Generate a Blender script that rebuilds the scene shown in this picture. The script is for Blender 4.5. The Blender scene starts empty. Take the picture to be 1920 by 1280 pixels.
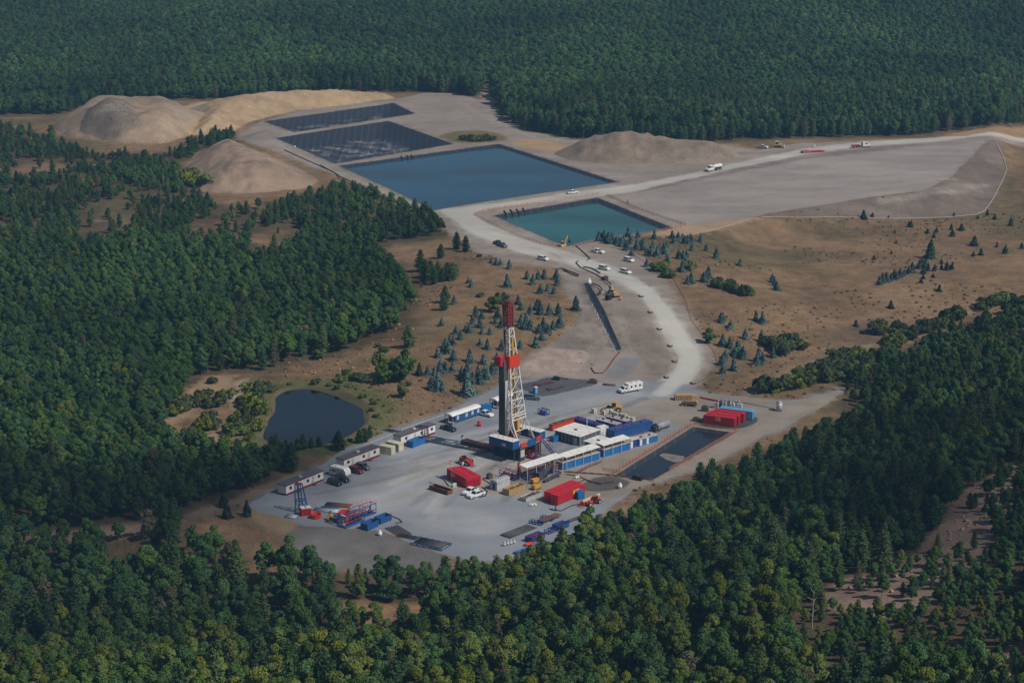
import bpy, bmesh, math, random
import numpy as np
from mathutils import Vector, Matrix
from mathutils.geometry import delaunay_2d_cdt
R = math.radians
random.seed(7); rng = np.random.default_rng(11)
scene = bpy.context.scene
C = scene.collection

# ------------------------------------------------------------------ camera
F, CX, CY = 3800.0, 960.0, 640.0
CAMH = 197.0
PITCH = math.atan(1050.0 / F)
cam_d = bpy.data.cameras.new('camera'); cam = bpy.data.objects.new('camera', cam_d); C.objects.link(cam)
cam.location = (0, 0, CAMH); cam.rotation_euler = (math.pi / 2 - PITCH, 0, 0)
cam_d.sensor_fit = 'HORIZONTAL'; cam_d.sensor_width = 36.0; cam_d.lens = 36.0 * F / 1920.0
cam_d.clip_start = 1.0; cam_d.clip_end = 12000.0
scene.camera = cam
# ------------------------------------------------------------------ light
SUN_EL, SUN_AZ = R(47), math.atan2(0.86, -0.51)      # azimuth clockwise from +Y
w = bpy.data.worlds.new('World'); scene.world = w; w.use_nodes = True
nt = w.node_tree; nt.nodes.clear()
sky = nt.nodes.new('ShaderNodeTexSky'); sky.sky_type = 'NISHITA'; sky.sun_disc = False
sky.sun_elevation = SUN_EL; sky.sun_rotation = SUN_AZ; sky.dust_density = 1.5; sky.air_density = 1.2
bg = nt.nodes.new('ShaderNodeBackground'); bg.inputs['Strength'].default_value = 0.055
wo = nt.nodes.new('ShaderNodeOutputWorld')
nt.links.new(sky.outputs[0], bg.inputs[0]); nt.links.new(bg.outputs[0], wo.inputs[0])
sl = bpy.data.lights.new('sun', 'SUN'); sl.energy = 4.3; sl.angle = R(0.53); sl.color = (1.0, 0.94, 0.86)
so = bpy.data.objects.new('sun', sl); C.objects.link(so)
sdir = Vector((math.sin(SUN_AZ) * math.cos(SUN_EL), math.cos(SUN_AZ) * math.cos(SUN_EL), math.sin(SUN_EL)))
so.rotation_euler = sdir.to_track_quat('Z', 'Y').to_euler(); so.location = (300, -100, 600)
scene.view_settings.view_transform = 'Standard'; scene.view_settings.look = 'None'
scene.view_settings.exposure = -0.28; scene.view_settings.gamma = 1.0
scene.render.engine = 'CYCLES'
scene.cycles.max_bounces = 5; scene.cycles.diffuse_bounces = 2; scene.cycles.glossy_bounces = 2
scene.cycles.transparent_max_bounces = 24; scene.cycles.transmission_bounces = 2; scene.cycles.volume_bounces = 0
scene.cycles.use_denoising = True

# ------------------------------------------------------------------ pixel <-> place
cp, sp = math.cos(PITCH), math.sin(PITCH)
def rays(px, py):
    a = (np.asarray(px, float) - CX) / F; b = (np.asarray(py, float) - CY) / F
    return np.stack([a, cp - b * sp, -sp - b * cp], -1)
def project(P):
    P = np.asarray(P, float); X, Y, Z = P[..., 0], P[..., 1], P[..., 2] - CAMH
    d = Y * cp - Z * sp
    return CX + F * X / d, CY + F * (-(Y * sp + Z * cp)) / d
def plane_hit(px, py, z=0.0):
    r = rays(px, py); t = (z - CAMH) / r[..., 2]
    return r[..., 0] * t, r[..., 1] * t
def sst(a, b, x):
    t = np.clip((x - a) / (b - a), 0, 1); return t * t * (3 - 2 * t)
def seg_dist(X, Y, P, closed=True):
    P = np.asarray(P, float); Q = np.roll(P, -1, 0)
    if not closed: P, Q = P[:-1], Q[:-1]
    best = np.full(np.shape(X), 1e9)
    for (ax, ay), (bx, by) in zip(P, Q):
        dx, dy = bx - ax, by - ay; l2 = dx * dx + dy * dy + 1e-12
        t = np.clip(((X - ax) * dx + (Y - ay) * dy) / l2, 0, 1)
        best = np.minimum(best, (X - ax - t * dx) ** 2 + (Y - ay - t * dy) ** 2)
    return np.sqrt(best)
def inside(X, Y, P):
    P = np.asarray(P, float); Q = np.roll(P, -1, 0); c = np.zeros(np.shape(X), bool)
    for (ax, ay), (bx, by) in zip(P, Q):
        if ay == by: continue
        c ^= ((ay > Y) != (by > Y)) & (X < (bx - ax) * (Y - ay) / (by - ay) + ax)
    return c
def hash2(ix, iy, s):
    h = (ix * 374761393 + iy * 668265263 + s * 1442695041) & 0xffffffff
    h = ((h ^ (h >> 13)) * 1274126177) & 0xffffffff
    return ((h ^ (h >> 16)) & 0xffff) / 65535.0
def vnoise(X, Y, scale, s=0):
    x = np.asarray(X) / scale; y = np.asarray(Y) / scale
    ix = np.floor(x).astype(np.int64); iy = np.floor(y).astype(np.int64); fx = x - ix; fy = y - iy
    fx = fx * fx * (3 - 2 * fx); fy = fy * fy * (3 - 2 * fy)
    return (hash2(ix, iy, s) * (1 - fx) + hash2(ix + 1, iy, s) * fx) * (1 - fy) + (hash2(ix, iy + 1, s) * (1 - fx) + hash2(ix + 1, iy + 1, s) * fx) * fy
def fbm(X, Y, scale, s=0, n=3):
    v = 0; a = 1; t = 0
    for i in range(n):
        v = v + a * vnoise(X, Y, scale / 2 ** i, s + i * 17); t += a; a *= .5
    return v / t

# ------------------------------------------------------------------ the lie of the land
def pl(pts, z=0.0):
    p = np.array(pts, float); x, y = plane_hit(p[:, 0], p[:, 1], z); return np.stack([x, y], -1)
LINE_A, LINE_B = pl([(860, 1098)])[0], pl([(1600, 787)])[0]
ldir = (LINE_B - LINE_A) / np.linalg.norm(LINE_B - LINE_A); lnor = np.array([ldir[1], -ldir[0]])
BACK_A, BACK_B = pl([(760, 800)])[0], pl([(1300, 712)])[0]
bdir = (BACK_B - BACK_A) / np.linalg.norm(BACK_B - BACK_A); bnor = np.array([-bdir[1], bdir[0]])
UP = 7.0
GRADED = pl([(1850, 262), (1785, 330), (1735, 357), (1600, 374), (1420, 404), (1250, 440), (1000, 470), (700, 470), (300, 330), (300, 120), (1850, 150)], UP)
def base(X, Y):
    X = np.asarray(X, float); Y = np.asarray(Y, float)
    d = (X - LINE_A[0]) * lnor[0] + (Y - LINE_A[1]) * lnor[1]          # wooded hill, near right
    front = 462 + 0.12 * X                                              # wooded rise at the foot of the picture
    d2 = front - Y
    k = 8.0
    soft = lambda v: np.where(v > 30, v, k * np.log1p(np.exp(np.clip(v, -80, 30) / k)))
    rise1 = soft(d - 4) * 0.20
    rise2 = soft(d2 - 6) * 0.24
    hill = np.where(X > LINE_A[0], np.maximum(rise1, rise2 * .8), rise2)
    bl = sst(LINE_A[0] - 25, LINE_A[0] + 25, X)
    hill = rise2 * (1 - bl) + np.maximum(rise1, 0.7 * rise2) * bl
    hill = 60 * np.tanh(hill / 60)
    e = (X - BACK_A[0]) * bnor[0] + (Y - BACK_A[1]) * bnor[1]
    up = UP * sst(4, 75, e) * (sst(-75, -15, X) + (1 - sst(-75, -15, X)) * sst(140, 330, e))
    gd = np.where(inside(X, Y, GRADED), 0, seg_dist(X, Y, GRADED))
    drop = -7 * sst(0, 24, gd) * (1 - sst(70, 260, gd)) * sst(65, 125, X) * sst(700, 800, Y)
    val = -8 * sst(0, 34, (-70 - X) * .62 + (500 - Y) * .78) * (1 - sst(300, 420, 600 - Y + 0 * X)) * sst(10, 60, Y - 380)
    pondlow = -2.0 * sst(80, 30, np.hypot((X + 88), (Y - 625) * .6)) * 0
    far = 0.085 * soft(Y - 1290) * 1.0
    crest = 25 + 6 * sst(-420, -200, X) + 7 * sst(-250, 0, X) + 30 * sst(0, 420, X)
    far = crest * np.tanh(far / crest) 
    far = far + 22 * (fbm(X, Y, 230, 77, 3) - .45) * sst(1240, 1420, Y)
    back = 130 * sst(1850, 2900, Y)
    mid = -22 * sst(1500, 1800, Y)
    roll = 2.5 * (fbm(X, Y, 90, 5, 2) - .5) * sst(20, 90, np.abs(Y - 620) - 120) * sst(15, 60, np.maximum(gd, 0) * (Y < 900) + 200 * (Y > 1230))
    return hill + up + drop + val + far + back + mid + roll
def hit(px, py):
    px = np.atleast_1d(np.asarray(px, float)); py = np.atleast_1d(np.asarray(py, float))
    r = rays(px, py); n = len(px); t0 = np.full(n, 150.0); found = np.zeros(n, bool); lo = t0.copy(); hi = np.full(n, 4000.0)
    for t in np.arange(220, 3600, 22.0):
        q = r * t
        below = (q[:, 2] + CAMH) < base(q[:, 0], q[:, 1])
        new = below & ~found
        lo[new] = t - 22; hi[new] = t; found |= new
        if found.all(): break
    for _ in range(18):
        m = (lo + hi) / 2; q = r * m[:, None]
        b = (q[:, 2] + CAMH) < base(q[:, 0], q[:, 1])
        hi = np.where(b, m, hi); lo = np.where(b, lo, m)
    q = r * hi[:, None]
    return q[:, :2]
def G(pts):
    p = np.array(pts, float); return hit(p[:, 0], p[:, 1])
def g1(x, y): return hit([x], [y])[0]

# ------------------------------------------------------------------ materials
def newmat(name):
    m = bpy.data.materials.new(name); m.use_nodes = True; t = m.node_tree
    return m, t, t.nodes['Principled BSDF'], t.nodes, t.links
def mat(name, col, rough=.6, metal=0., var=.18, scale=1.5, spec=.4, dirt=None):
    """painted or bare surface with procedural wear"""
    m, t, b, N, L = newmat(name)
    tc = N.new('ShaderNodeNewGeometry')
    nz = N.new('ShaderNodeTexNoise'); nz.inputs['Scale'].default_value = scale; nz.inputs['Detail'].default_value = 5
    L.new(tc.outputs['Position'], nz.inputs['Vector'])
    rp = N.new('ShaderNodeMapRange'); rp.inputs[1].default_value = .3; rp.inputs[2].default_value = .7
    rp.inputs[3].default_value = 1 - var; rp.inputs[4].default_value = 1 + var
    L.new(nz.outputs[0], rp.inputs[0])
    mx = N.new('ShaderNodeMix'); mx.data_type = 'RGBA'; mx.blend_type = 'MULTIPLY'; mx.inputs[0].default_value = 1
    mx.inputs[6].default_value = (*col, 1); L.new(rp.outputs[0], mx.inputs[7])
    out = mx.outputs[2]
    if dirt:
        n2 = N.new('ShaderNodeTexNoise'); n2.inputs['Scale'].default_value = scale * .45; n2.inputs['Detail'].default_value = 8
        L.new(tc.outputs['Position'], n2.inputs['Vector'])
        r2 = N.new('ShaderNodeMapRange'); r2.inputs[1].default_value = .5; r2.inputs[2].default_value = .72; r2.inputs[4].default_value = .7
        L.new(n2.outputs[0], r2.inputs[0])
        m2 = N.new('ShaderNodeMix'); m2.data_type = 'RGBA'; m2.inputs[7].default_value = (*dirt, 1)
        L.new(r2.outputs[0], m2.inputs[0]); L.new(out, m2.inputs[6]); out = m2.outputs[2]
    L.new(out, b.inputs['Base Color'])
    b.inputs['Roughness'].default_value = rough; b.inputs['Metallic'].default_value = metal
    b.inputs['Specular IOR Level'].default_value = spec
    return m
def ground_mat():
    m, t, b, N, L = newmat('ground_cover')
    at = N.new('ShaderNodeAttribute'); at.attribute_name = 'col'
    gr = N.new('ShaderNodeAttribute'); gr.attribute_name = 'rough_amt'
    pos = N.new('ShaderNodeNewGeometry')
    def noise(scale, det, lo, hi, a, c):
        nz = N.new('ShaderNodeTexNoise'); nz.inputs['Scale'].default_value = scale; nz.inputs['Detail'].default_value = det
        nz.inputs['Roughness'].default_value = .62
        L.new(pos.outputs['Position'], nz.inputs['Vector'])
        r = N.new('ShaderNodeMapRange'); r.inputs[1].default_value = lo; r.inputs[2].default_value = hi
        r.inputs[3].default_value = a; r.inputs[4].default_value = c
        L.new(nz.outputs[0], r.inputs[0]); return r.outputs[0], nz.outputs[0]
    a1, _ = noise(.022, 4, .3, .7, -.5, .5); a2, _ = noise(.16, 5, .3, .7, -.5, .5); a3, h3 = noise(1.1, 6, .25, .75, -.5, .5)
    def madd(x, k, y):
        q = N.new('ShaderNodeMath'); q.operation = 'MULTIPLY_ADD'; q.inputs[1].default_value = k
        L.new(x, q.inputs[0])
        if isinstance(y, float): q.inputs[2].default_value = y
        else: L.new(y, q.inputs[2])
        return q.outputs[0]
    s = madd(a1, .55, madd(a2, .6, madd(a3, .75, 0.0)))
    q = N.new('ShaderNodeMath'); q.operation = 'MULTIPLY_ADD'; L.new(s, q.inputs[0]); L.new(gr.outputs['Fac'], q.inputs[1]); q.inputs[2].default_value = 1.0
    mx = N.new('ShaderNodeMix'); mx.data_type = 'RGBA'; mx.blend_type = 'MULTIPLY'; mx.inputs[0].default_value = 1
    L.new(at.outputs['Color'], mx.inputs[6]); L.new(q.outputs[0], mx.inputs[7])
    # grass runs greener in broad drifts where it is rough
    gn, _ = noise(.045, 5, .5, .74, 0., .55)
    k2 = N.new('ShaderNodeMath'); k2.operation = 'MULTIPLY'; L.new(gn, k2.inputs[0])
    k3 = N.new('ShaderNodeMapRange'); k3.inputs[1].default_value = .55; k3.inputs[2].default_value = .95; L.new(gr.outputs['Fac'], k3.inputs[0]); L.new(k3.outputs[0], k2.inputs[1])
    m2 = N.new('ShaderNodeMix'); m2.data_type = 'RGBA'; m2.inputs[7].default_value = (.085, .085, .042, 1)
    L.new(k2.outputs[0], m2.inputs[0]); L.new(mx.outputs[2], m2.inputs[6])
    L.new(m2.outputs[2], b.inputs['Base Color'])
    b.inputs['Roughness'].default_value = .95; b.inputs['Specular IOR Level'].default_value = .12
    bp = N.new('ShaderNodeBump'); bp.inputs['Distance'].default_value = .5
    bs = N.new('ShaderNodeMath'); bs.operation = 'MULTIPLY'; L.new(gr.outputs['Fac'], bs.inputs[0]); bs.inputs[1].default_value = .8
    L.new(bs.outputs[0], bp.inputs['Strength']); L.new(h3, bp.inputs['Height']); L.new(bp.outputs[0], b.inputs['Normal'])
    return m
GROUND = ground_mat()
def liner_mat():
    m, t, b, N, L = newmat('black_liner')
    pos = N.new('ShaderNodeNewGeometry')
    nz = N.new('ShaderNodeTexNoise'); nz.inputs['Scale'].default_value = .12; nz.inputs['Detail'].default_value = 9; nz.inputs['Roughness'].default_value = .7
    L.new(pos.outputs['Position'], nz.inputs['Vector'])
    at = N.new('ShaderNodeAttribute'); at.attribute_name = 'rough_amt'     # silt lies on the floor of the pit only
    r = N.new('ShaderNodeMapRange'); r.inputs[1].default_value = .47; r.inputs[2].default_value = .62; L.new(nz.outputs[0], r.inputs[0])
    k = N.new('ShaderNodeMath'); k.operation = 'MULTIPLY'; L.new(r.outputs[0], k.inputs[0]); L.new(at.outputs['Fac'], k.inputs[1])
    mx = N.new('ShaderNodeMix'); mx.data_type = 'RGBA'; mx.inputs[6].default_value = (.021, .024, .034, 1); mx.inputs[7].default_value = (.19, .185, .18, 1)
    L.new(k.outputs[0], mx.inputs[0])
    wv = N.new('ShaderNodeTexWave'); wv.inputs['Scale'].default_value = .09; wv.inputs['Distortion'].default_value = .6
    L.new(pos.outputs['Position'], wv.inputs['Vector'])
    r2 = N.new('ShaderNodeMapRange'); r2.inputs[1].default_value = .93; r2.inputs[2].default_value = 1.; r2.inputs[3].default_value = 1; r2.inputs[4].default_value = 2.2; L.new(wv.outputs['Fac'], r2.inputs[0])
    m3 = N.new('ShaderNodeMix'); m3.data_type = 'RGBA'; m3.blend_type = 'MULTIPLY'; m3.inputs[0].default_value = 1; L.new(mx.outputs[2], m3.inputs[6]); L.new(r2.outputs[0], m3.inputs[7])
    L.new(m3.outputs[2], b.inputs['Base Color']); b.inputs['Roughness'].default_value = .5
    return m
LINER = liner_mat()
def water_mat(name, col, rough=.08, wave=.02, spec=.5):
    m, t, b, N, L = newmat(name)
    pos = N.new('ShaderNodeNewGeometry')
    nz = N.new('ShaderNodeTexNoise'); nz.inputs['Scale'].default_value = 1.2; nz.inputs['Detail'].default_value = 3
    mp = N.new('ShaderNodeMapping'); mp.inputs['Scale'].default_value = (.35, 1, 1); L.new(pos.outputs['Position'], mp.inputs[0]); L.new(mp.outputs[0], nz.inputs['Vector'])
    bp = N.new('ShaderNodeBump'); bp.inputs['Strength'].default_value = .5; bp.inputs['Distance'].default_value = wave; L.new(nz.outputs[0], bp.inputs['Height']); L.new(bp.outputs[0], b.inputs['Normal'])
    n2 = N.new('ShaderNodeTexNoise'); n2.inputs['Scale'].default_value = .03; n2.inputs['Detail'].default_value = 3; L.new(mp.outputs[0], n2.inputs['Vector'])
    r = N.new('ShaderNodeMapRange'); r.inputs[1].default_value = .35; r.inputs[2].default_value = .65; r.inputs[3].default_value = .62; r.inputs[4].default_value = 1.4; L.new(n2.outputs[0], r.inputs[0])
    mx = N.new('ShaderNodeMix'); mx.data_type = 'RGBA'; mx.blend_type = 'MULTIPLY'; mx.inputs[0].default_value = 1; mx.inputs[6].default_value = (*col, 1); L.new(r.outputs[0], mx.inputs[7])
    L.new(mx.outputs[2], b.inputs['Base Color']); b.inputs['Roughness'].default_value = rough; b.inputs['Specular IOR Level'].default_value = spec
    return m

# ------------------------------------------------------------------ ground, cut into its parts
def wob(P, amp, seed, step=3.0):
    """round the corners a little and let the outline wander"""
    P = np.asarray(P, float); out = []
    for a, b in zip(P, np.roll(P, -1, 0)):
        n = max(1, int(np.hypot(*(b - a)) / step))
        for i in range(n): out.append(a + (b - a) * i / n)
    Q = np.array(out)
    if amp:
        for _ in range(2): Q = (np.roll(Q, 1, 0) + 2 * Q + np.roll(Q, -1, 0)) / 4
        dx = fbm(Q[:, 0], Q[:, 1], 14, seed, 3) - .5; dy = fbm(Q[:, 0], Q[:, 1], 14, seed + 50, 3) - .5
        Q = Q + np.stack([dx, dy], -1) * 2 * amp
    return Q
ZONES = []      # name, polygon, colour, roughness, kind
def zone(name, px, col, rough=.3, amp=1.5, world=None, smooth=True):
    P = G(px) if world is None else np.asarray(world, float)
    ZONES.append(dict(name=name, P=wob(P, amp, len(ZONES) * 31 + 3), col=np.array(col), rough=rough, smooth=smooth))
    return ZONES[-1]
MEADOW = np.array((.195, .125, .07)); DIRT = (.262, .222, .192)
PAD_COL = (.225, .242, .268)
zone('dirt_terrace', [(440, 255), (490, 228), (560, 207), (740, 186), (800, 174), (860, 176), (905, 190), (912, 172), (922, 190), (945, 230), (975, 246), (1062, 263), (1150, 264), (1300, 276), (1360, 270), (1420, 282), (1500, 268), (1620, 264), (1750, 258), (1960, 252), (1960, 268), (1862, 264), (1790, 330), (1735, 357), (1600, 374), (1420, 405), (1320, 437), (1230, 440), (1180, 446), (1150, 462), (1205, 480), (1245, 520), (1285, 580), (1330, 640), (1340, 670), (1320, 712), (1300, 735), (1170, 725), (1060, 712), (1010, 716), (970, 706), (930, 712), (985, 676), (1020, 655), (1090, 615), (1095, 585), (1070, 560), (1058, 540), (1062, 512), (1040, 500), (960, 492), (885, 470), (835, 430), (815, 398), (740, 372), (680, 345), (600, 318), (520, 285), (470, 268)], DIRT, .32)
zone('graded_pad', [(1140, 372), (1340, 330), (1500, 300), (1640, 285), (1790, 272), (1850, 264), (1785, 330), (1735, 357), (1600, 374), (1420, 404), (1300, 420), (1270, 420)], (.285, .25, .225), .22)
zone('fill_slope', [(1850, 264), (1785, 330), (1735, 357), (1600, 374), (1420, 405), (1600, 408), (1830, 402), (1846, 395), (1870, 360), (1886, 322), (1880, 285), (1868, 262)], (.165, .13, .108), .6)  # colour darkened to give the slope its shaded look
zone('road_bank', [(1190, 352), (1340, 322), (1480, 296), (1640, 275), (1740, 270), (1640, 284), (1500, 300), (1340, 331), (1200, 360)], (.2, .17, .15), .5, .8)
zone('cut_slope', [(974, 695), (1022, 654), (1066, 653), (1112, 657), (1095, 680), (1079, 705), (1030, 700)], (.34, .268, .232), .35, .8)
zone('dark_cut', [(1124, 710), (1144, 689), (1164, 667), (1188, 667), (1213, 668), (1192, 690), (1168, 713), (1146, 712)], (.185, .185, .19), .3, .5)
zone('bare_bank', [(1020, 653), (1060, 622), (1086, 598), (1094, 578), (1112, 602), (1128, 638), (1132, 655), (1100, 700), (1080, 706), (1112, 658), (1066, 652)], (.18, .155, .135), .5)
zone('road_cut', [(1166, 572), (1200, 588), (1240, 640), (1256, 668), (1252, 694), (1222, 718), (1212, 690), (1205, 666), (1180, 655), (1172, 620)], (.20, .165, .138), .6)
zone('haul_road', [(820, 392), (930, 383), (1080, 360), (1200, 345), (1340, 316), (1500, 280), (1620, 266), (1750, 259), (1960, 255), (1960, 263), (1750, 266), (1620, 274), (1500, 291), (1350, 322), (1200, 356), (1100, 372), (930, 388), (890, 400), (900, 412), (1000, 452), (1080, 478), (1160, 505), (1215, 535), (1250, 575), (1285, 625), (1318, 660), (1316, 690), (1280, 725), (1235, 748), (1180, 765), (1190, 728), (1240, 712), (1272, 685), (1278, 665), (1255, 640), (1225, 590), (1195, 550), (1150, 525), (1060, 495), (960, 470), (880, 435), (845, 410)], (.42, .40, .36), .14)
zone('gravel_pad', [(450, 948), (500, 926), (516, 905), (610, 868), (640, 845), (720, 810), (830, 772), (900, 742), (945, 720), (1000, 710), (1060, 704), (1100, 716), (1190, 722), (1240, 712), (1290, 722), (1310, 735), (1390, 742), (1480, 752), (1590, 728), (1560, 745), (1490, 790), (1440, 815), (1330, 872), (1200, 912), (1140, 950), (1100, 1000), (1000, 1045), (900, 1052), (840, 1046), (720, 996), (640, 990), (560, 984), (520, 968)], PAD_COL, .2)
zone('pad_slope', [(528, 1003), (562, 985), (640, 991), (720, 997), (840, 1047), (850, 1062), (700, 1078), (600, 1066), (550, 1045)], (.15, .145, .14), .35)
zone('straw_bank', [(452, 952), (520, 969), (562, 985), (526, 1004), (490, 985)], (.3, .215, .12), .35)
zone('worn_pad', [(1310, 735), (1390, 744), (1480, 754), (1590, 730), (1490, 790), (1440, 815), (1330, 872), (1205, 908), (1130, 945), (1010, 940), (900, 920), (800, 925), (850, 890), (905, 850), (1010, 860), (1150, 905), (1310, 800), (1220, 790), (1130, 775), (1040, 790), (1010, 800), (1060, 780), (1140, 755), (1250, 745)], (.25, .215, .18), .28)
zone('dirt_apron', [(1060, 889), (1062, 883), (1132, 862), (1236, 829), (1262, 806), (1300, 790), (1330, 794), (1390, 806), (1400, 815), (1250, 890), (1225, 908), (1150, 895)], (.262, .218, .178), .35)
zone('containment_liner', [(1306, 797), (1318, 779), (1345, 766), (1420, 781), (1432, 787), (1395, 803), (1378, 806)], (.06, .062, .068), .3)
zone('dark_mud', [(1085, 900), (1110, 890), (1180, 900), (1170, 915), (1110, 922), (1070, 915)], (.1, .09, .08), .45, 6)
zone('liner_sheet', [(975, 722), (1040, 706), (1085, 712), (1130, 724), (1060, 735), (1000, 742)], (.09, .092, .098), .4, 5)
zone('oil_stain', [(885, 882), (905, 872), (945, 868), (930, 880), (895, 890)], (.08, .08, .08), .4, 4)
zone('far_field', [(1760, 256), (1850, 240), (1960, 226), (1960, 254), (1800, 256)], (.3, .19, .105), .35)
zone('far_lane', [(908, 192), (905, 172), (918, 150), (925, 152), (918, 175), (935, 195)], (.33, .27, .21), .3, .5)
zone('sand_patch', [(960, 262), (1000, 262), (1065, 270), (1050, 284), (1000, 280), (960, 270)], (.36, .245, .14), .3)
zone('grass_island', [(815, 256), (850, 246), (900, 244), (940, 252), (955, 262), (905, 268), (850, 268)], (.15, .12, .06), .8)
zone('orange_slope', [(1205, 436), (1260, 426), (1380, 412), (1440, 406), (1370, 424), (1290, 444), (1230, 442)], (.36, .245, .155), .4)
zone('dirt_track', [(1385, 742), (1440, 720), (1500, 693), (1560, 665), (1640, 640), (1645, 645), (1570, 672), (1500, 702), (1440, 728), (1395, 748)], (.27, .225, .18), .3, .6)
zone('pond_track', [(445, 712), (462, 707), (470, 716), (452, 745), (440, 778), (430, 770), (436, 740)], (.3, .235, .18), .3, .6)
zone('sand_shore', [(300, 800), (340, 745), (390, 705), (440, 700), (436, 735), (380, 760), (330, 800), (360, 830), (430, 800), (440, 830), (400, 850), (320, 830)], (.27, .19, .12), .6)
zone('valley_track', [(30, 1003), (130, 996), (260, 985), (380, 955), (440, 935), (510, 905), (560, 885), (570, 890), (515, 915), (440, 948), (380, 970), (260, 1000), (130, 1012)], (.21, .165, .12), .5, .8)
zone('hill_scar', [(1900, 870), (1960, 850), (1960, 935), (1900, 970), (1850, 1025), (1800, 1080), (1745, 1125), (1690, 1160), (1570, 1150), (1535, 1120), (1560, 1085), (1640, 1080), (1715, 1040), (1770, 975), (1810, 920)], (.235, .165, .13), .6)
zone('hill_scar_low', [(1820, 1240), (1960, 1190), (1960, 1300), (1850, 1300)], (.25, .175, .12), .6)
zone('foreground_clearing', [(610, 1150), (660, 1120), (740, 1135), (870, 1120), (860, 1150), (760, 1170), (680, 1175)], (.27, .165, .09), .6)

PITS = []
def pit(name, px, depth, slope, fill=None):
    z = zone(name, px, (.02, .022, .03), 0., 0)
    z['liner'] = True; PITS.append((z['P'], depth, slope, name))
    return z
pit('dry_pond_liner', [(495, 228), (738, 193), (778, 213), (552, 248)], 5, .5)
pit('empty_pond_liner', [(517, 259), (728, 227), (850, 270), (628, 307)], 6, .42)
pc = pit('blue_pond_liner', [(636, 311), (935, 270), (1158, 341), (815, 394)], 3, .45)
pd_ = pit('teal_pond_liner', [(926, 404), (1120, 371), (1263, 428), (1060, 462)], 4, .45)
pe = pit('reserve_pit_liner', [(1150, 893), (1300, 800), (1378, 811), (1222, 900)], 2.5, .6)
tr = pit('trench_liner', [(1096, 533), (1104, 531), (1121, 560), (1143, 605), (1165, 655), (1156, 657), (1131, 608), (1108, 566)], 2.2, 1.2)
POND = G([(492, 818), (500, 775), (510, 742), (530, 730), (575, 725), (620, 724), (655, 736), (692, 752), (694, 770), (686, 795), (662, 818), (620, 834), (560, 838), (505, 834)])
pz = zone('pond_bed', None, (.09, .085, .045), .3, 0, world=wob(POND, 2.4, 99))
POND_Z = float(base(*POND.mean(0))) - .5

MOUNDS = []     # polygon, height, flank width, colour
def mound(name, px, h, wd, col, rough=.5, seed=0, lump=.25):
    z = zone(name, px, col, rough, 1.0); MOUNDS.append((z['P'], h, wd, seed, lump))
mound('earth_mound', [(96, 238), (128, 258), (230, 269), (310, 269), (360, 252), (385, 226), (345, 207), (230, 201), (138, 208)], 11, 22, (.285, .212, .15), .6, 1)
mound('rubble_mound', [(148, 257), (170, 236), (205, 230), (255, 238), (268, 262), (205, 266)], 6, 16, (.185, .15, .125), .9, 2, .5)
mound('sandy_ridge', [(352, 253), (420, 254), (470, 227), (560, 207), (700, 190), (745, 185), (725, 177), (640, 180), (480, 187), (420, 191), (345, 207)], 9, 30, (.36, .255, .155), .5, 3)
mound('sandy_face', [(300, 208), (360, 196), (395, 190), (370, 205), (345, 214)], 1.5, 12, (.37, .245, .13), .4, 4)
mound('spoil_mound', [(340, 322), (352, 345), (385, 360), (480, 362), (578, 352), (600, 338), (560, 315), (470, 278), (440, 270), (375, 284)], 11, 30, (.275, .2, .145), .6, 5)
mound('berm_mound', [(1036, 288), (1070, 301), (1150, 308), (1300, 306), (1400, 297), (1390, 288), (1290, 280), (1150, 273), (1070, 275)], 11, 26, (.225, .175, .135), .7, 6)
mound('trench_spoil', [(1112, 540), (1126, 545), (1150, 590), (1172, 640), (1184, 662), (1170, 656), (1146, 605), (1124, 562)], 1.9, 3.5, (.21, .17, .14), .9, 8, .6)
mound('pipe_berm', [(440, 262), (475, 250), (500, 245), (545, 254), (490, 264)], 2.5, 14, (.2, .165, .145), .5, 7)

def height(X, Y):
    z = base(X, Y)
    for P, h, wd, s, lump in MOUNDS:
        x0, y0 = P.min(0); x1, y1 = P.max(0)
        m = (X >= x0) & (X <= x1) & (Y >= y0) & (Y <= y1)
        if not m.any(): continue
        xs, ys = X[m], Y[m]; ins = inside(xs, ys, P); d = np.where(ins, seg_dist(xs, ys, P), 0)
        t = np.clip(d / wd, 0, 1); prof = np.sin(t * math.pi / 2) ** 1.15
        z[m] += h * prof * (1 - lump + 2 * lump * fbm(xs, ys, 22, 40 + s, 4)) + sst(0, 5, d) * 2.0 * (fbm(xs * 1.6, ys * .6, 6, 60 + s, 3) - .5)
    for P, dep, sl, nm in PITS:
        x0, y0 = P.min(0); x1, y1 = P.max(0)
        m = (X >= x0) & (X <= x1) & (Y >= y0) & (Y <= y1)
        if not m.any(): continue
        xs, ys = X[m], Y[m]; ins = inside(xs, ys, P); d = np.where(ins, seg_dist(xs, ys, P), 0)
        z[m] -= np.minimum(dep, d * sl)
    P = pz['P']; ins = inside(X, Y, P)
    if ins.any():
        d = seg_dist(X[ins], Y[ins], P); z[ins] = np.minimum(z[ins], z[ins] * 0 + np.maximum(POND_Z - 2.5, base(X[ins], Y[ins]) - d * .35))
    return z
def hz(x, y): return float(height(np.array([float(x)]), np.array([float(y)]))[0])

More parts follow.
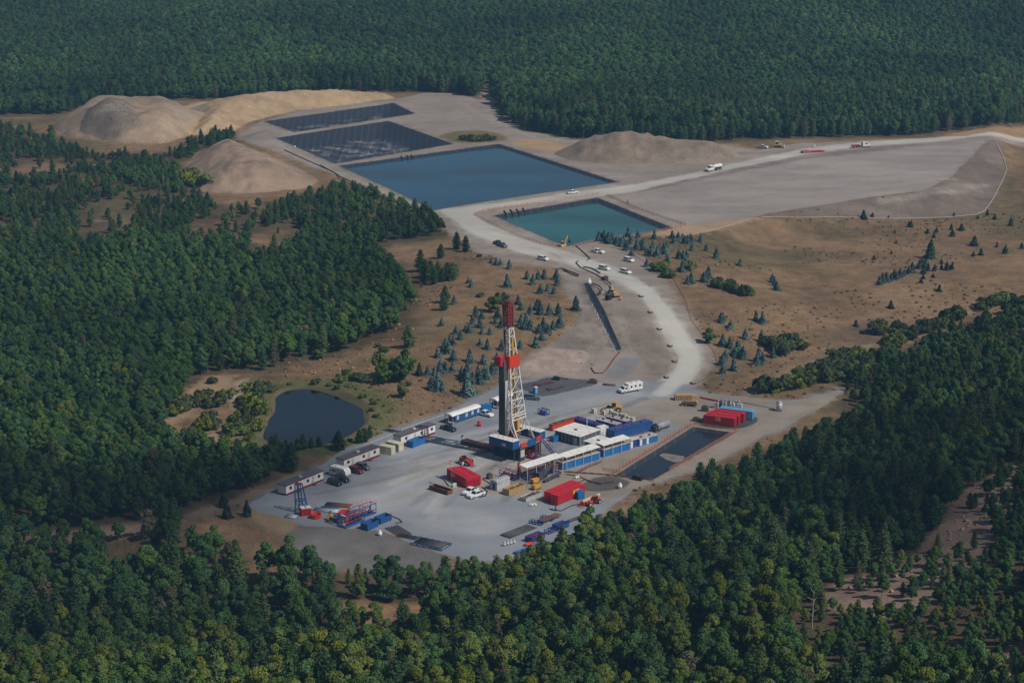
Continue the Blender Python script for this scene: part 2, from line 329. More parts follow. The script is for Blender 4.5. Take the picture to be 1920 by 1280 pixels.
def build_ground():
    pts = []
    def grid(x0, x1, y0, y1, s, jit=.35):
        gx, gy = np.meshgrid(np.arange(x0, x1, s), np.arange(y0, y1, s))
        p = np.stack([gx.ravel(), gy.ravel()], -1) + rng.uniform(-jit, jit, (gx.size, 2)) * s
        return p
    p = grid(-500, 500, 260, 1420, 3.6)
    keep = np.abs(p[:, 0]) < p[:, 1] * .27 + 45
    p = p[keep]
    dz = np.full(len(p), False)
    for z in ZONES:
        dz |= inside(p[:, 0], p[:, 1], z['P'])
    pts.append(p)
    q = grid(-180, 330, 480, 1260, 1.9); near = np.full(len(q), False)
    for z in ZONES:
        if z['name'] in ('earth_mound', 'rubble_mound', 'sandy_ridge', 'spoil_mound', 'berm_mound', 'gravel_pad', 'haul_road', 'worn_pad', 'fill_slope', 'trench_liner', 'pond_bed', 'cut_slope'): near |= inside(q[:, 0], q[:, 1], z['P'])
    pts.append(q[near])
    q = grid(-110, 130, 480, 800, 1.25); near = np.full(len(q), False)
    for z in ZONES:
        if z['name'] in ('gravel_pad', 'haul_road', 'worn_pad'): near |= inside(q[:, 0], q[:, 1], z['P'])
    pts.append(q[near])
    o = grid(-2200, 2200, 60, 3400, 45)
    o = o[~((np.abs(o[:, 0]) < o[:, 1] * .27 + 40) & (o[:, 1] > 265) & (o[:, 1] < 1415))]
    pts.append(o)
    P = np.concatenate(pts)
    V = [Vector((a, b)) for a, b in P]; faces = []
    for z in ZONES:
        i0 = len(V); V += [Vector((a, b)) for a, b in z['P']]; faces.append(list(range(i0, i0 + len(z['P']))))
    # zone outline orientation must be counter-clockwise
    for f in faces:
        a = sum(V[f[i]].x * V[f[(i + 1) % len(f)]].y - V[f[(i + 1) % len(f)]].x * V[f[i]].y for i in range(len(f)))
        if a < 0: f.reverse()
    ov, oe, of, iv, ie, if_ = delaunay_2d_cdt(V, [], faces, 0, 1e-3)
    XY = np.array([(v.x, v.y) for v in ov]); Z = height(XY[:, 0], XY[:, 1])
    nz = len(ZONES)
    fz = np.array([max(o) if o else -1 for o in if_]) if len(if_) == len(of) else None
    cols = [MEADOW] + [z['col'] for z in ZONES]; rg = [.95] + [z['rough'] for z in ZONES]
    acc = np.zeros((len(XY), 3)); ar = np.zeros(len(XY)); cnt = np.zeros(len(XY))
    tri = np.array([list(f)[:3] for f in of])
    c_f = np.array(cols)[fz + 1]; r_f = np.array(rg)[fz + 1]
    for k in range(3):
        np.add.at(acc, tri[:, k], c_f); np.add.at(ar, tri[:, k], r_f); np.add.at(cnt, tri[:, k], 1)
    cnt = np.maximum(cnt, 1); col = acc / cnt[:, None]; ra = ar / cnt
    return XY, Z, tri, fz, col, ra
def mesh_from(name, V, F, mats=(), smooth=False):
    me = bpy.data.meshes.new(name); V = np.asarray(V, np.float32); F = np.asarray(F, np.int32)
    me.vertices.add(len(V)); me.vertices.foreach_set('co', V.ravel())
    k = F.shape[1]; me.loops.add(F.size); me.loops.foreach_set('vertex_index', F.ravel())
    me.polygons.add(len(F)); me.polygons.foreach_set('loop_start', np.arange(0, F.size, k, dtype=np.int32))
    if smooth: me.polygons.foreach_set('use_smooth', np.ones(len(F), bool))
    for m in mats: me.materials.append(m)
    me.update(calc_edges=True); me.validate()
    return me

# ------------------------------------------------------------------ object helpers
def tag(o, label=None, cat=None, group=None, kind=None):
    if label: o['label'] = label
    if cat: o['category'] = cat
    if group: o['group'] = group
    if kind: o['kind'] = kind
    return o
def link(name, me, parent=None, coll=None):
    o = bpy.data.objects.new(name, me); (coll or C).objects.link(o)
    if parent is not None: o.parent = parent
    return o
def thing(name, label, cat, loc, rz=0., group=None):
    o = bpy.data.objects.new(name, None); C.objects.link(o); o.empty_display_size = .5
    o.location = loc; o.rotation_euler = (0, 0, rz)
    return tag(o, label, cat, group)

# ------------------------------------------------------------------ woods: where trees stand
FOREST_L = [(-400, 225), (92, 250), (130, 282), (190, 296), (300, 296), (350, 280), (395, 256), (435, 246), (438, 264), (372, 288), (332, 326), (346, 358), (392, 380), (420, 392), (470, 388), (500, 386), (590, 370), (640, 348), (690, 362), (745, 385), (805, 405), (832, 440), (770, 448), (715, 455), (690, 470), (720, 500), (760, 545), (775, 575), (740, 618), (690, 640), (640, 660), (560, 672), (480, 700), (440, 694), (392, 702), (345, 742), (305, 800), (318, 852), (420, 850), (470, 872), (560, 880), (548, 900), (500, 905), (430, 938), (300, 975), (180, 985), (60, 1003), (-500, 1030)]
CLEAR_L = [([(140, 395), (165, 380), (262, 380), (250, 415), (240, 462), (150, 462)], .95), ([(270, 405), (320, 380), (300, 420)], .9), ([(340, 430), (400, 375), (475, 375), (440, 420), (380, 455)], .8), ([(420, 360), (545, 355), (520, 400), (440, 440), (400, 420)], .8),
           ([(455, 450), (545, 408), (575, 440), (560, 475), (470, 492)], .93), ([(0, 215), (110, 240), (115, 330), (0, 400)], .25), ([(40, 205), (140, 225), (120, 280), (60, 260)], .6), ([(140, 330), (220, 310), (215, 345), (150, 350)], .7)]
FAR = [(-900, 226), (112, 214), (165, 198), (240, 192), (330, 186), (425, 186), (428, 198), (500, 182), (545, 180), (640, 170), (725, 172), (790, 172), (862, 178), (902, 186), (908, 150), (925, 150), (922, 186), (944, 222), (975, 240), (1060, 258), (1130, 262), (1240, 274), (1300, 268), (1400, 262), (1470, 260), (1560, 258), (1700, 254), (1760, 250), (1850, 238), (2000, 222), (3000, 215), (3000, -100), (-900, -100)]
SCRUB_R = [(1450, 720), (1500, 690), (1590, 655), (1640, 640), (1700, 625), (1760, 600), (1840, 560), (1960, 520), (2100, 500), (2300, 700), (1900, 760), (1700, 720), (1560, 728)]
VALLEY = [(-300, 1030), (60, 1015), (260, 1003), (380, 972), (440, 955), (500, 992), (530, 1050), (600, 1075), (760, 1085), (860, 1068), (980, 1052), (1000, 1200), (-300, 1300)]
def in_any(px, py, polys):
    m = np.zeros(len(px), bool)
    for p in polys: m |= inside(px, py, p)
    return m
OPEN_ZONES = [z for z in ZONES if z['name'] not in ('grass_island', 'sand_shore', 'hill_scar', 'hill_scar_low', 'far_field')]
def not_zoned(p, m=0.):
    ok = np.ones(len(p), bool)
    for z in OPEN_ZONES:
        P = z['P']; x0, y0 = P.min(0) - 4; x1, y1 = P.max(0) + 4
        b = (p[:, 0] > x0) & (p[:, 0] < x1) & (p[:, 1] > y0) & (p[:, 1] < y1)
        if b.any():
            i = inside(p[b, 0], p[b, 1], P)
            if m: i |= seg_dist(p[b, 0], p[b, 1], P) < m
            q = ok[b]; q &= ~i; ok[b] = q
    return ok
def scatter(x0, x1, y0, y1, s):
    gx, gy = np.meshgrid(np.arange(x0, x1, s), np.arange(y0, y1, s))
    gx = gx + (np.arange(gx.shape[0]) % 2)[:, None] * s * .5
    p = np.stack([gx.ravel(), gy.ravel()], -1) + rng.uniform(-.42, .42, (gx.size, 2)) * s
    return p
TREES = []      # x, y, z, scale, kind ('b' broadleaf, 'p' pine, 's' shrub), region
def add_trees(p, kindp, smin, smax, region, sink=0.3):
    if not len(p): return
    z = height(p[:, 0], p[:, 1]) - sink
    for (x, y), zz, kp in zip(p, z, kindp):
        TREES.append((x, y, zz, rng.uniform(smin, smax), kp, region))
# 1. left wood
p = scatter(-330, 20, 470, 1160, 4.5)
px, py = project(np.column_stack([p, base(p[:, 0], p[:, 1])]))
m = inside(px, py, FOREST_L) & (px > -140) & not_zoned(p, 1.5)
for poly, pr in CLEAR_L: m &= ~(inside(px, py, poly) & (rng.random(len(p)) < pr))
up_part = py < 470 + 30 * np.sin(px / 70)
gapn = fbm(p[:, 0], p[:, 1], 40, 71, 3)
m &= ~(up_part & (gapn > .58) & (rng.random(len(p)) < .88))
m &= ~((rng.random(len(p)) < np.where(py < 470, .2, .06)))
p2, py2, px2 = p[m], py[m], px[m]
pine_p = np.where(py2 < 440, .6, np.where(py2 < 520, .25, .05)); pine_p = np.where((py2 > 600) & (px2 > 400), .35, pine_p); pine_p = np.where((py2 > 850), .3, pine_p)
k = np.where(rng.random(len(p2)) < pine_p, 'p', 'b')
sc_m = np.where(py2 < 470, .50, .70)
z = height(p2[:, 0], p2[:, 1]) - .3
for i in range(len(p2)): TREES.append((p2[i, 0], p2[i, 1], z[i], sc_m[i] * rng.uniform(.8, 1.15), k[i], 'left'))
q = scatter(-330, -60, 780, 1160, 3.4); qx, qy = project(np.column_stack([q, base(q[:, 0], q[:, 1])])); low = inside(qx, qy, FOREST_L) & (qy < 480) & not_zoned(q, 1.0) & (fbm(q[:, 0], q[:, 1], 24, 45, 3) > .47) & (qx > -140)
for poly, pr in CLEAR_L: low &= ~(inside(qx, qy, poly) & (rng.random(len(q)) < pr))
q = q[low]; z = height(q[:, 0], q[:, 1]) - .2
for i in range(len(q)): TREES.append((q[i, 0], q[i, 1], z[i], rng.uniform(.2, .42), 'p' if rng.random() < .2 else 'b', 'left'))
# 2. far hillside
p = scatter(-640, 700, 1000, 1900, 4.9)
keep = np.abs(p[:, 0]) < p[:, 1] * .27 + 30; p = p[keep]
zb = base(p[:, 0], p[:, 1]); px, py = project(np.column_stack([p, zb]))
m = inside(px, py, FAR) & not_zoned(p, 2.0)
p, px, py = p[m], px[m], py[m]
edge = np.interp(px, [100, 430, 760, 940, 1060, 1250, 1500, 1900], [205, 185, 172, 215, 255, 270, 260, 235])
near_edge = edge - py
pp = np.where((px > 1000) & (near_edge < 60), .8, np.where(near_edge < 25, .5, .12))
k = np.where(rng.random(len(p)) < pp, 'p', 'b')
z = height(p[:, 0], p[:, 1]) - .3
sc = np.where((px > 1000) & (near_edge < 60), 1.1, .95) * rng.uniform(.85, 1.13, len(p)); sc = np.where((near_edge < 10), sc * .75, sc)
for i in range(len(p)): TREES.append((p[i, 0], p[i, 1], z[i], sc[i], k[i], 'far'))
p = scatter(-800, 800, 1900, 3000, 12.0); p = p[(np.abs(p[:, 0]) < p[:, 1] * .27 + 20)]
z = height(p[:, 0], p[:, 1]) - .3
for i in range(len(p)): TREES.append((p[i, 0], p[i, 1], z[i], rng.uniform(1.6, 2.1), 'b', 'far'))
# 3. wooded hill near right and rise at the foot
p = scatter(-170, 330, 285, 760, 4.5)
d = (p[:, 0] - LINE_A[0]) * lnor[0] + (p[:, 1] - LINE_A[1]) * lnor[1]
front = 462 + 0.12 * p[:, 0]
px, py = project(np.column_stack([p, base(p[:, 0], p[:, 1])]))
in_right = (d > 7 + 5 * fbm(p[:, 0], p[:, 1], 18, 9)) & (p[:, 0] > -30) & (p[:, 1] < 700)
in_foot = (p[:, 1] < front - 2) & (py > 1075 + (px < 620) * 75)
m = (in_right | in_foot) & not_zoned(p, .5) & (np.abs(p[:, 0]) < p[:, 1] * .27 + 25)
scar_n = np.zeros(len(p), bool)
for zz in ZONES:
    if zz['name'] in ('hill_scar', 'hill_scar_low'): scar_n |= inside(p[:, 0], p[:, 1], zz['P'])
m &= ~(scar_n & (rng.random(len(p)) < .93))
upslope = (py < 740) & (px > 1450)
m &= ~(upslope & (fbm(p[:, 0], p[:, 1], 30, 15, 3) > .40))
m &= ~(inside(px, py, [(1450, 560), (1960, 400), (1960, 640), (1640, 690), (1500, 700)]))
m &= rng.random(len(p)) > .08
m &= ~(inside(px, py, [(1960, 900), (1880, 960), (1780, 1090), (1600, 1120), (1500, 1300), (1960, 1300)]) & (fbm(p[:, 0], p[:, 1], 16, 19, 3) > .56))
p, px, py, d = p[m], px[m], py[m], d[m]
pp = np.where((px > 1250) & (py < 1120), .6, .25); k = np.where(rng.random(len(p)) < pp, 'p', 'b')
below_scar = inside(px, py, [(1960, 880), (1880, 950), (1800, 1060), (1700, 1130), (1540, 1130), (1480, 1180), (1480, 1290), (1960, 1290)])
scar_in = np.zeros(len(p), bool)
for zz in ZONES:
    if zz['name'] in ('hill_scar', 'hill_scar_low'): scar_in |= inside(p[:, 0], p[:, 1], zz['P'])
sc = np.where(below_scar | scar_in, .36, .84) * rng.uniform(.72, 1.15, len(p)); sc = np.where(d < 16, sc * .85, sc)
z = height(p[:, 0], p[:, 1]) - .3
for i in range(len(p)): TREES.append((p[i, 0], p[i, 1], z[i], sc[i], k[i], 'right' if px[i] > 1150 and py[i] < 1150 else ('foot' if px[i] > 620 else 'footleft')))
q = scatter(60, 260, 300, 520, 3.5); qx, qy = project(np.column_stack([q, base(q[:, 0], q[:, 1])]))
low = inside(qx, qy, [(1990, 905), (1890, 960), (1850, 1040), (1745, 1135), (1600, 1165), (1480, 1300), (1990, 1300)]) & (fbm(q[:, 0], q[:, 1], 12, 29, 3) > .42); sc_in = np.zeros(len(q), bool)
for zz in ZONES:
    if zz['name'] in ('hill_scar', 'hill_scar_low'): sc_in |= inside(q[:, 0], q[:, 1], zz['P'])
low = (low & ~sc_in) | (sc_in & (fbm(q[:, 0], q[:, 1], 10, 57, 2) > .52) & (rng.random(len(q)) < .8)); q = q[low]; z = height(q[:, 0], q[:, 1]) - .2
for i in range(len(q)): TREES.append((q[i, 0], q[i, 1], z[i], rng.uniform(.2, .46), 'p' if rng.random() < .25 else 'b', 'right'))
q = scatter(70, 300, 500, 760, 3.3); qx, qy = project(np.column_stack([q, base(q[:, 0], q[:, 1])]))
low = inside(qx, qy, [(1560, 742), (1620, 700), (1690, 668), (1760, 640), (1850, 600), (1990, 560), (1990, 720), (1800, 760), (1640, 775)]) & (fbm(q[:, 0], q[:, 1], 15, 83, 3) > .40) & not_zoned(q, 1.0); q = q[low]; z = height(q[:, 0], q[:, 1]) - .2
for i in range(len(q)): TREES.append((q[i, 0], q[i, 1], z[i], rng.uniform(.25, .55), 'p' if rng.random() < .3 else 'b', 'right'))
# 4. valley below the pad slope
p = scatter(-190, 20, 395, 540, 5.0); px, py = project(np.column_stack([p, base(p[:, 0], p[:, 1])]))
m = inside(px, py, VALLEY) & not_zoned(p, 1.0) & ~inside(px, py, [(440, 940), (900, 1000), (1000, 1030), (960, 1062), (860, 1074), (700, 1088), (600, 1085), (520, 1060)]) & ~(p[:, 1] < 462 + .12 * p[:, 0] - 2)
m &= fbm(p[:, 0], p[:, 1], 26, 33, 3) > np.where((px > 200) & (px < 560) & (py < 1078), .56, .2)
p, px, py = p[m], px[m], py[m]; z = height(p[:, 0], p[:, 1]) - .3
k = np.where(rng.random(len(p)) < .45, 'p', 'b')
for i in range(len(p)): TREES.append((p[i, 0], p[i, 1], z[i], rng.uniform(.45, .8) * (1 if py[i] < 1085 or px[i] > 600 else 1.2) * (.62 if px[i] > 600 and py[i] < 1110 else 1), k[i], 'valley'))

# ------------------------------------------------------------------ build the ground
XY, ZZ, TRI, FZ, COL, RA = build_ground()
# earth colours: forest floor under the woods, traffic wear, raked streaks
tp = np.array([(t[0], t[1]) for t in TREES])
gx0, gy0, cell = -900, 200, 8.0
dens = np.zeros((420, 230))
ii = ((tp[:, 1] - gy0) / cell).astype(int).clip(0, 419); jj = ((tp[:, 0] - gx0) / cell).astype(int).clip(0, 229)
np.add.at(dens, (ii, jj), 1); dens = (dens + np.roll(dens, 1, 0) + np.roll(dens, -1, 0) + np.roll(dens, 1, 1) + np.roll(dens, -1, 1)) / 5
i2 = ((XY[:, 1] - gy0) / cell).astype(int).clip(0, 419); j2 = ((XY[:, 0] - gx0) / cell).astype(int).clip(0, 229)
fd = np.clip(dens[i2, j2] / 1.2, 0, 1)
vz = np.full(len(XY), -1)
for kk in range(3): np.maximum.at(vz, TRI[:, kk], FZ)
is_meadow = (vz == -1)
n1 = fbm(XY[:, 0], XY[:, 1], 45, 3, 4)[:, None]; n2 = fbm(XY[:, 0] * .35, XY[:, 1], 9, 8, 4)[:, None]
mcol = MEADOW * (1 + .5 * (n1 - .5)) * (1 + .35 * (n2 - .5))
green = np.array((.085, .082, .038)); straw = np.array((.225, .145, .085))
g_amt = sst(.54, .70, fbm(XY[:, 0], XY[:, 1], 60, 91, 4))[:, None] * .55; mcol = mcol * (1 - g_amt) + green * g_amt
s_amt = sst(.52, .72, fbm(XY[:, 0], XY[:, 1], 38, 66, 4))[:, None] * .7; mcol = mcol * (1 - s_amt) + straw * s_amt
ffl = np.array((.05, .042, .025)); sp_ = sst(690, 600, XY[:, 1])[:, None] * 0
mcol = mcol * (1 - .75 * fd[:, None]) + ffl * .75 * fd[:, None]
d_p = seg_dist(XY[:, 0], XY[:, 1], POND); wet = (sst(16, 3, d_p) * is_meadow)[:, None]
mcol = mcol * (1 - wet) + np.array((.10, .11, .04)) * wet
brim = sst(0.2, 1.0, np.where(is_meadow, 1., 0.))[:, None]
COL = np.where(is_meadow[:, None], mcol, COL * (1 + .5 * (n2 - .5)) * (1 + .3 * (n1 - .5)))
def stroke(px, width, col, amt, soft=.6):
    P = G(px); d = seg_dist(XY[:, 0], XY[:, 1], P, False)
    a = (sst(width, width * (1 - soft), d) * amt * (.55 + .9 * (fbm(XY[:, 0], XY[:, 1], 10, 21, 3) - .25)))[:, None].clip(0, 1)
    liner = np.isin(vz, [i for i, z in enumerate(ZONES) if z.get('liner')])[:, None]
    global COL
    COL = np.where(liner, COL, COL * (1 - a) + np.array(col) * a)
light = (.48, .465, .43)
for off in (-2.2, 2.2, 0):
    stroke([(1240, 738), (1284, 700), (1298, 668), (1272, 625), (1240, 578), (1200, 538), (1150, 512), (1080, 490)], 4.2, light, .55)
stroke([(1180, 745), (1080, 765), (1000, 800), (900, 840), (800, 890), (700, 950)], 11, (.34, .345, .35), .5)
stroke([(700, 900), (790, 880), (870, 850)], 10, (.33, .325, .32), .4); stroke([(640, 930), (720, 950), (800, 960), (900, 985)], 12, (.37, .375, .38), .6)
stroke([(1320, 775), (1250, 770), (1180, 760), (1120, 752)], 8, (.31, .29, .27), .5)
for k in range(46):
    r_ = np.random.default_rng(900 + k); a = [(1220, 745), (1240, 738), (1180, 750)][k % 3]; e = [(560, 930), (640, 960), (780, 985), (900, 1000), (720, 870), (860, 850), (760, 930), (1060, 780)][k % 8]
    mid = (920 + r_.uniform(-140, 60), 850 + r_.uniform(-40, 50)); e = (e[0] + r_.uniform(-40, 40), e[1] + r_.uniform(-18, 18)); u = np.linspace(r_.uniform(0, .4), r_.uniform(.6, 1), 14)
    stroke([((1 - t) ** 2 * a[0] + 2 * t * (1 - t) * mid[0] + t * t * e[0], (1 - t) ** 2 * a[1] + 2 * t * (1 - t) * mid[1] + t * t * e[1]) for t in u], r_.uniform(1.2, 3.2), [(.38, .385, .39), (.15, .15, .152), (.30, .28, .25)][k % 3], r_.uniform(.4, .75))
for k in range(26):
    r_ = np.random.default_rng(950 + k); x, y = r_.uniform(1200, 1780), r_.uniform(295, 395); stroke([(x, y), (x + 60, y - 7), (x + r_.uniform(100, 220), y - r_.uniform(10, 28))], r_.uniform(1.5, 4), [(.34, .30, .265), (.22, .19, .165)][k % 2], .4)
for k in range(22):
    r_ = np.random.default_rng(980 + k); x, y = r_.uniform(850, 1150), r_.uniform(430, 520); stroke([(x, y), (x + 40, y + 12), (x + r_.uniform(60, 110), y + r_.uniform(15, 40))], r_.uniform(1, 2), [(.36, .31, .26), (.2, .16, .125)][k % 2], .4)
for k in range(16):
    x = 995 + k * 6.5; stroke([(x + 8, 657), (x - 4, 680), (x - 14, 703)], .9, [(.36, .28, .235), (.22, .17, .14)][k % 2], .55)
for k in range(12):
    x = 545 + k * 24; stroke([(x + 6, 1000 + (k > 7) * 12), (x, 1040), (x - 10, 1066)], 1.0, [(.2, .185, .17), (.11, .105, .10)][k % 2], .5)
stroke([(1500, 762), (1420, 812), (1340, 858), (1240, 900)], 4, (.31, .26, .22), .6)
stroke([(860, 420), (930, 455), (1020, 480)], 3.5, light, .5); stroke([(520, 270), (600, 312), (700, 352), (800, 392)], 3, (.38, .34, .29), .55)
stroke([(945, 206), (960, 236), (1010, 252), (1080, 262)], 4, (.38, .34, .29), .6); stroke([(860, 190), (940, 235), (1000, 258), (1100, 268)], 3, (.36, .32, .28), .5)
stroke([(1085, 590), (1112, 640), (1118, 662), (1090, 700)], 3, (.29, .245, .2), .6)
stroke([(1430, 700), (1560, 660), (1700, 622)], 3.5, (.1, .08, .055), .45)
stroke([(1560, 640), (1640, 610), (1660, 600)], 9, (.1, .075, .06), .6)
for y0 in (480, 520, 560): stroke([(800, y0 + 40), (830, y0 + 100), (860, y0 + 150)], 1.6, (.21, .14, .09), .5)
stroke([(380, 170 + 25), (372, 215), (345, 240)], 8, (.31, .26, .2), .8)
liners = {z['name']: z for z in ZONES if z.get('liner')}
for i, z in enumerate(ZONES):
    if z.get('liner'):
        mk = vz == i; d = seg_dist(XY[mk, 0], XY[mk, 1], z['P']); dep, sl = [(q[1], q[2]) for q in PITS if q[3] == z['name']][0]
        RA[mk] = sst(dep / sl - .5, dep / sl + 2, d) * (1.0 if 'pond' in z['name'] else .2)
col4 = np.concatenate([COL.clip(0.005, .9), np.ones((len(COL), 1))], 1).astype(np.float32)
for i in sorted(set(FZ.tolist())):
    f = TRI[FZ == i]; idx, inv = np.unique(f, return_inverse=True); F_ = inv.reshape(f.shape)
    V_ = np.column_stack([XY[idx], ZZ[idx]]); name = 'ground' if i < 0 else ZONES[i]['name']
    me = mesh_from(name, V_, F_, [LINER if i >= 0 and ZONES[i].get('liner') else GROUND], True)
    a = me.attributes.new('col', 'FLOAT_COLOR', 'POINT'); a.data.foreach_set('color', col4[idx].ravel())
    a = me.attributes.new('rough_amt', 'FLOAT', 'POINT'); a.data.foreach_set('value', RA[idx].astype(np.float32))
    o = link(name, me); tag(o, kind='structure')
    # facing up
    if me.polygons[0].normal.z < 0: me.flip_normals()
def water(name, poly, z, m, inset=0):
    P = np.asarray(poly); c = P.mean(0); P = c + (P - c) * (1 - inset)
    bm = bmesh.new(); bm.faces.new([bm.verts.new((a, b, z)) for a, b in P]); bmesh.ops.triangulate(bm, faces=bm.faces[:])
    me = bpy.data.meshes.new(name); bm.to_mesh(me); bm.free(); me.materials.append(m)
    if me.polygons[0].normal.z < 0: me.flip_normals()
    return tag(link(name, me), kind='structure')
def rim_z(P): return float(np.median(base(P[:, 0], P[:, 1])))
water('blue_pond_water', pc['P'], rim_z(pc['P']) - 1.0, water_mat('deep_blue_water', (.006, .042, .085)))
water('teal_pond_water', pd_['P'], rim_z(pd_['P']) - 1.3, water_mat('teal_water', (.012, .10, .10)))
water('reserve_pit_water', pe['P'], rim_z(pe['P']) - .8, water_mat('dark_pit_water', (.012, .016, .026), .15))
water('mud_bar', G([(1236, 849), (1243, 845), (1262, 847), (1284, 851), (1281, 858), (1266, 862), (1250, 857)]), rim_z(pe['P']) - .74, mat('pale_mud', (.20, .175, .15), .8, var=.3, scale=.6))
water('natural_pond_water', wob(POND, 2.4, 99), POND_Z, water_mat('dark_pond_water', (.006, .008, .012), .03, .008))

# ------------------------------------------------------------------ trees
def leaf_mat(name, col, var=.22, hue=.025):
    lum = sum(col) / 3; col = tuple((c * .90 + lum * .10) * 1.75 for c in col)
    m, t, b, N, L = newmat(name)
    oi = N.new('ShaderNodeObjectInfo')
    hs = N.new('ShaderNodeHueSaturation'); hs.inputs['Color'].default_value = (*col, 1)
    r1 = N.new('ShaderNodeMapRange'); r1.inputs[3].default_value = 1 - var; r1.inputs[4].default_value = 1 + var; L.new(oi.outputs['Random'], r1.inputs[0]); L.new(r1.outputs[0], hs.inputs['Value'])
    mu = N.new('ShaderNodeMath'); mu.operation = 'MULTIPLY'; mu.inputs[1].default_value = 7.31; L.new(oi.outputs['Random'], mu.inputs[0])
    fr = N.new('ShaderNodeMath'); fr.operation = 'FRACT'; L.new(mu.outputs[0], fr.inputs[0])
    r2 = N.new('ShaderNodeMapRange'); r2.inputs[3].default_value = .5 - hue; r2.inputs[4].default_value = .5 + hue * .6; L.new(fr.outputs[0], r2.inputs[0]); L.new(r2.outputs[0], hs.inputs['Hue'])
    r3 = N.new('ShaderNodeMapRange'); r3.inputs[3].default_value = 1.08; r3.inputs[4].default_value = .85; L.new(fr.outputs[0], r3.inputs[0]); L.new(r3.outputs[0], hs.inputs['Saturation'])
    tc = N.new('ShaderNodeTexCoord'); nz = N.new('ShaderNodeTexNoise'); nz.inputs['Scale'].default_value = 1.3; nz.inputs['Detail'].default_value = 3; L.new(tc.outputs['Object'], nz.inputs['Vector'])
    r4 = N.new('ShaderNodeMapRange'); r4.inputs[1].default_value = .3; r4.inputs[2].default_value = .7; r4.inputs[3].default_value = .65; r4.inputs[4].default_value = 1.35; L.new(nz.outputs[0], r4.inputs[0])
    mx = N.new('ShaderNodeMix'); mx.data_type = 'RGBA'; mx.blend_type = 'MULTIPLY'; mx.inputs[0].default_value = 1; L.new(hs.outputs[0], mx.inputs[6]); L.new(r4.outputs[0], mx.inputs[7])
    gp = N.new('ShaderNodeNewGeometry'); n5 = N.new('ShaderNodeTexNoise'); n5.inputs['Scale'].default_value = .010; n5.inputs['Detail'].default_value = 3; L.new(gp.outputs['Position'], n5.inputs['Vector'])
    r5 = N.new('ShaderNodeMapRange'); r5.inputs[1].default_value = .32; r5.inputs[2].default_value = .68; r5.inputs[3].default_value = .68; r5.inputs[4].default_value = 1.38; L.new(n5.outputs[0], r5.inputs[0])
    m5 = N.new('ShaderNodeMix'); m5.data_type = 'RGBA'; m5.blend_type = 'MULTIPLY'; m5.inputs[0].default_value = 1; L.new(mx.outputs[2], m5.inputs[6]); L.new(r5.outputs[0], m5.inputs[7])
    df = N.new('ShaderNodeBsdfDiffuse'); tl = N.new('ShaderNodeBsdfTranslucent'); ms = N.new('ShaderNodeMixShader'); ms.inputs[0].default_value = .38
    L.new(m5.outputs[2], df.inputs[0]); L.new(m5.outputs[2], tl.inputs[0]); L.new(df.outputs[0], ms.inputs[1]); L.new(tl.outputs[0], ms.inputs[2]); L.new(ms.outputs[0], N['Material Output'].inputs[0]); N.remove(b)
    return m
BARK = mat('bark', (.11, .085, .065), .9, var=.35, scale=3); PALEBARK = mat('pale_bark', (.3, .27, .23), .9, var=.3, scale=3)
L_GREEN = leaf_mat('leaves_green', (.044, .096, .020)); L_YEL = leaf_mat('leaves_yellow_green', (.094, .125, .016)); L_DARK = leaf_mat('leaves_dark_green', (.031, .074, .022)); L_DULL = leaf_mat('leaves_thinning', (.085, .072, .042), .2)
L_FAR = leaf_mat('leaves_far_green', (.038, .082, .022), .16); L_FAR2 = leaf_mat('leaves_far_light', (.055, .10, .024), .16)
L_PINE = leaf_mat('needles_green', (.031, .068, .022)); L_PINE2 = leaf_mat('needles_olive', (.052, .08, .022)); L_SPR = leaf_mat('needles_blue', (.075, .125, .125), .25, .02); L_SPRG = leaf_mat('needles_dark', (.035, .062, .038), .25, .02); L_SHR = leaf_mat('shrub_leaves', (.052, .072, .026))
def quads(c, n, size, r, face=.5, asp=1.):
    k = len(c); q = r.normal(size=(k, 3)); q /= np.linalg.norm(q, axis=1)[:, None]
    nn = n * face + q * (1 - face); nn /= np.linalg.norm(nn, axis=1)[:, None] + 1e-9
    t = np.cross(nn, r.normal(size=(k, 3))); t /= np.linalg.norm(t, axis=1)[:, None] + 1e-9
    b = np.cross(nn, t); s = (size * r.uniform(.6, 1.35, k))[:, None]
    V = np.stack([c - t * s * asp - b * s * .6, c + t * s * asp * .8 - b * s, c + t * s * asp + b * s * .7, c - t * s * asp * .7 + b * s], 1).reshape(-1, 3)
    F_ = np.arange(4 * k).reshape(-1, 4)
    nv = np.repeat(n * .6 + nn * np.sign((nn * n).sum(1))[:, None] * .4, 4, 0); nv /= np.linalg.norm(nv, axis=1)[:, None] + 1e-9
    return V, F_, nv
def leaf_mesh(name, V, F_, nv, m):
    me = mesh_from(name, V, F_, [m], True)
    me.normals_split_custom_set_from_vertices([tuple(v) for v in nv]); return me
def tubes(name, segs, m, n=6):
    V = []; F_ = []
    for p0, p1, r0, r1 in segs:
        p0 = np.array(p0, float); p1 = np.array(p1, float); a = p1 - p0; a /= np.linalg.norm(a) + 1e-9
        u = np.cross(a, (0, 1, .3) if abs(a[1]) < .9 else (1, 0, .3)); u /= np.linalg.norm(u); v = np.cross(a, u); i0 = len(V)
        for i in range(n):
            w_ = math.cos(2 * math.pi * i / n) * u + math.sin(2 * math.pi * i / n) * v
            V.append(p0 + w_ * r0); V.append(p1 + w_ * r1)
        for i in range(n): j = (i + 1) % n; F_.append((i0 + 2 * i, i0 + 2 * j, i0 + 2 * j + 1, i0 + 2 * i + 1))
    return mesh_from(name, V, F_, [m], True)
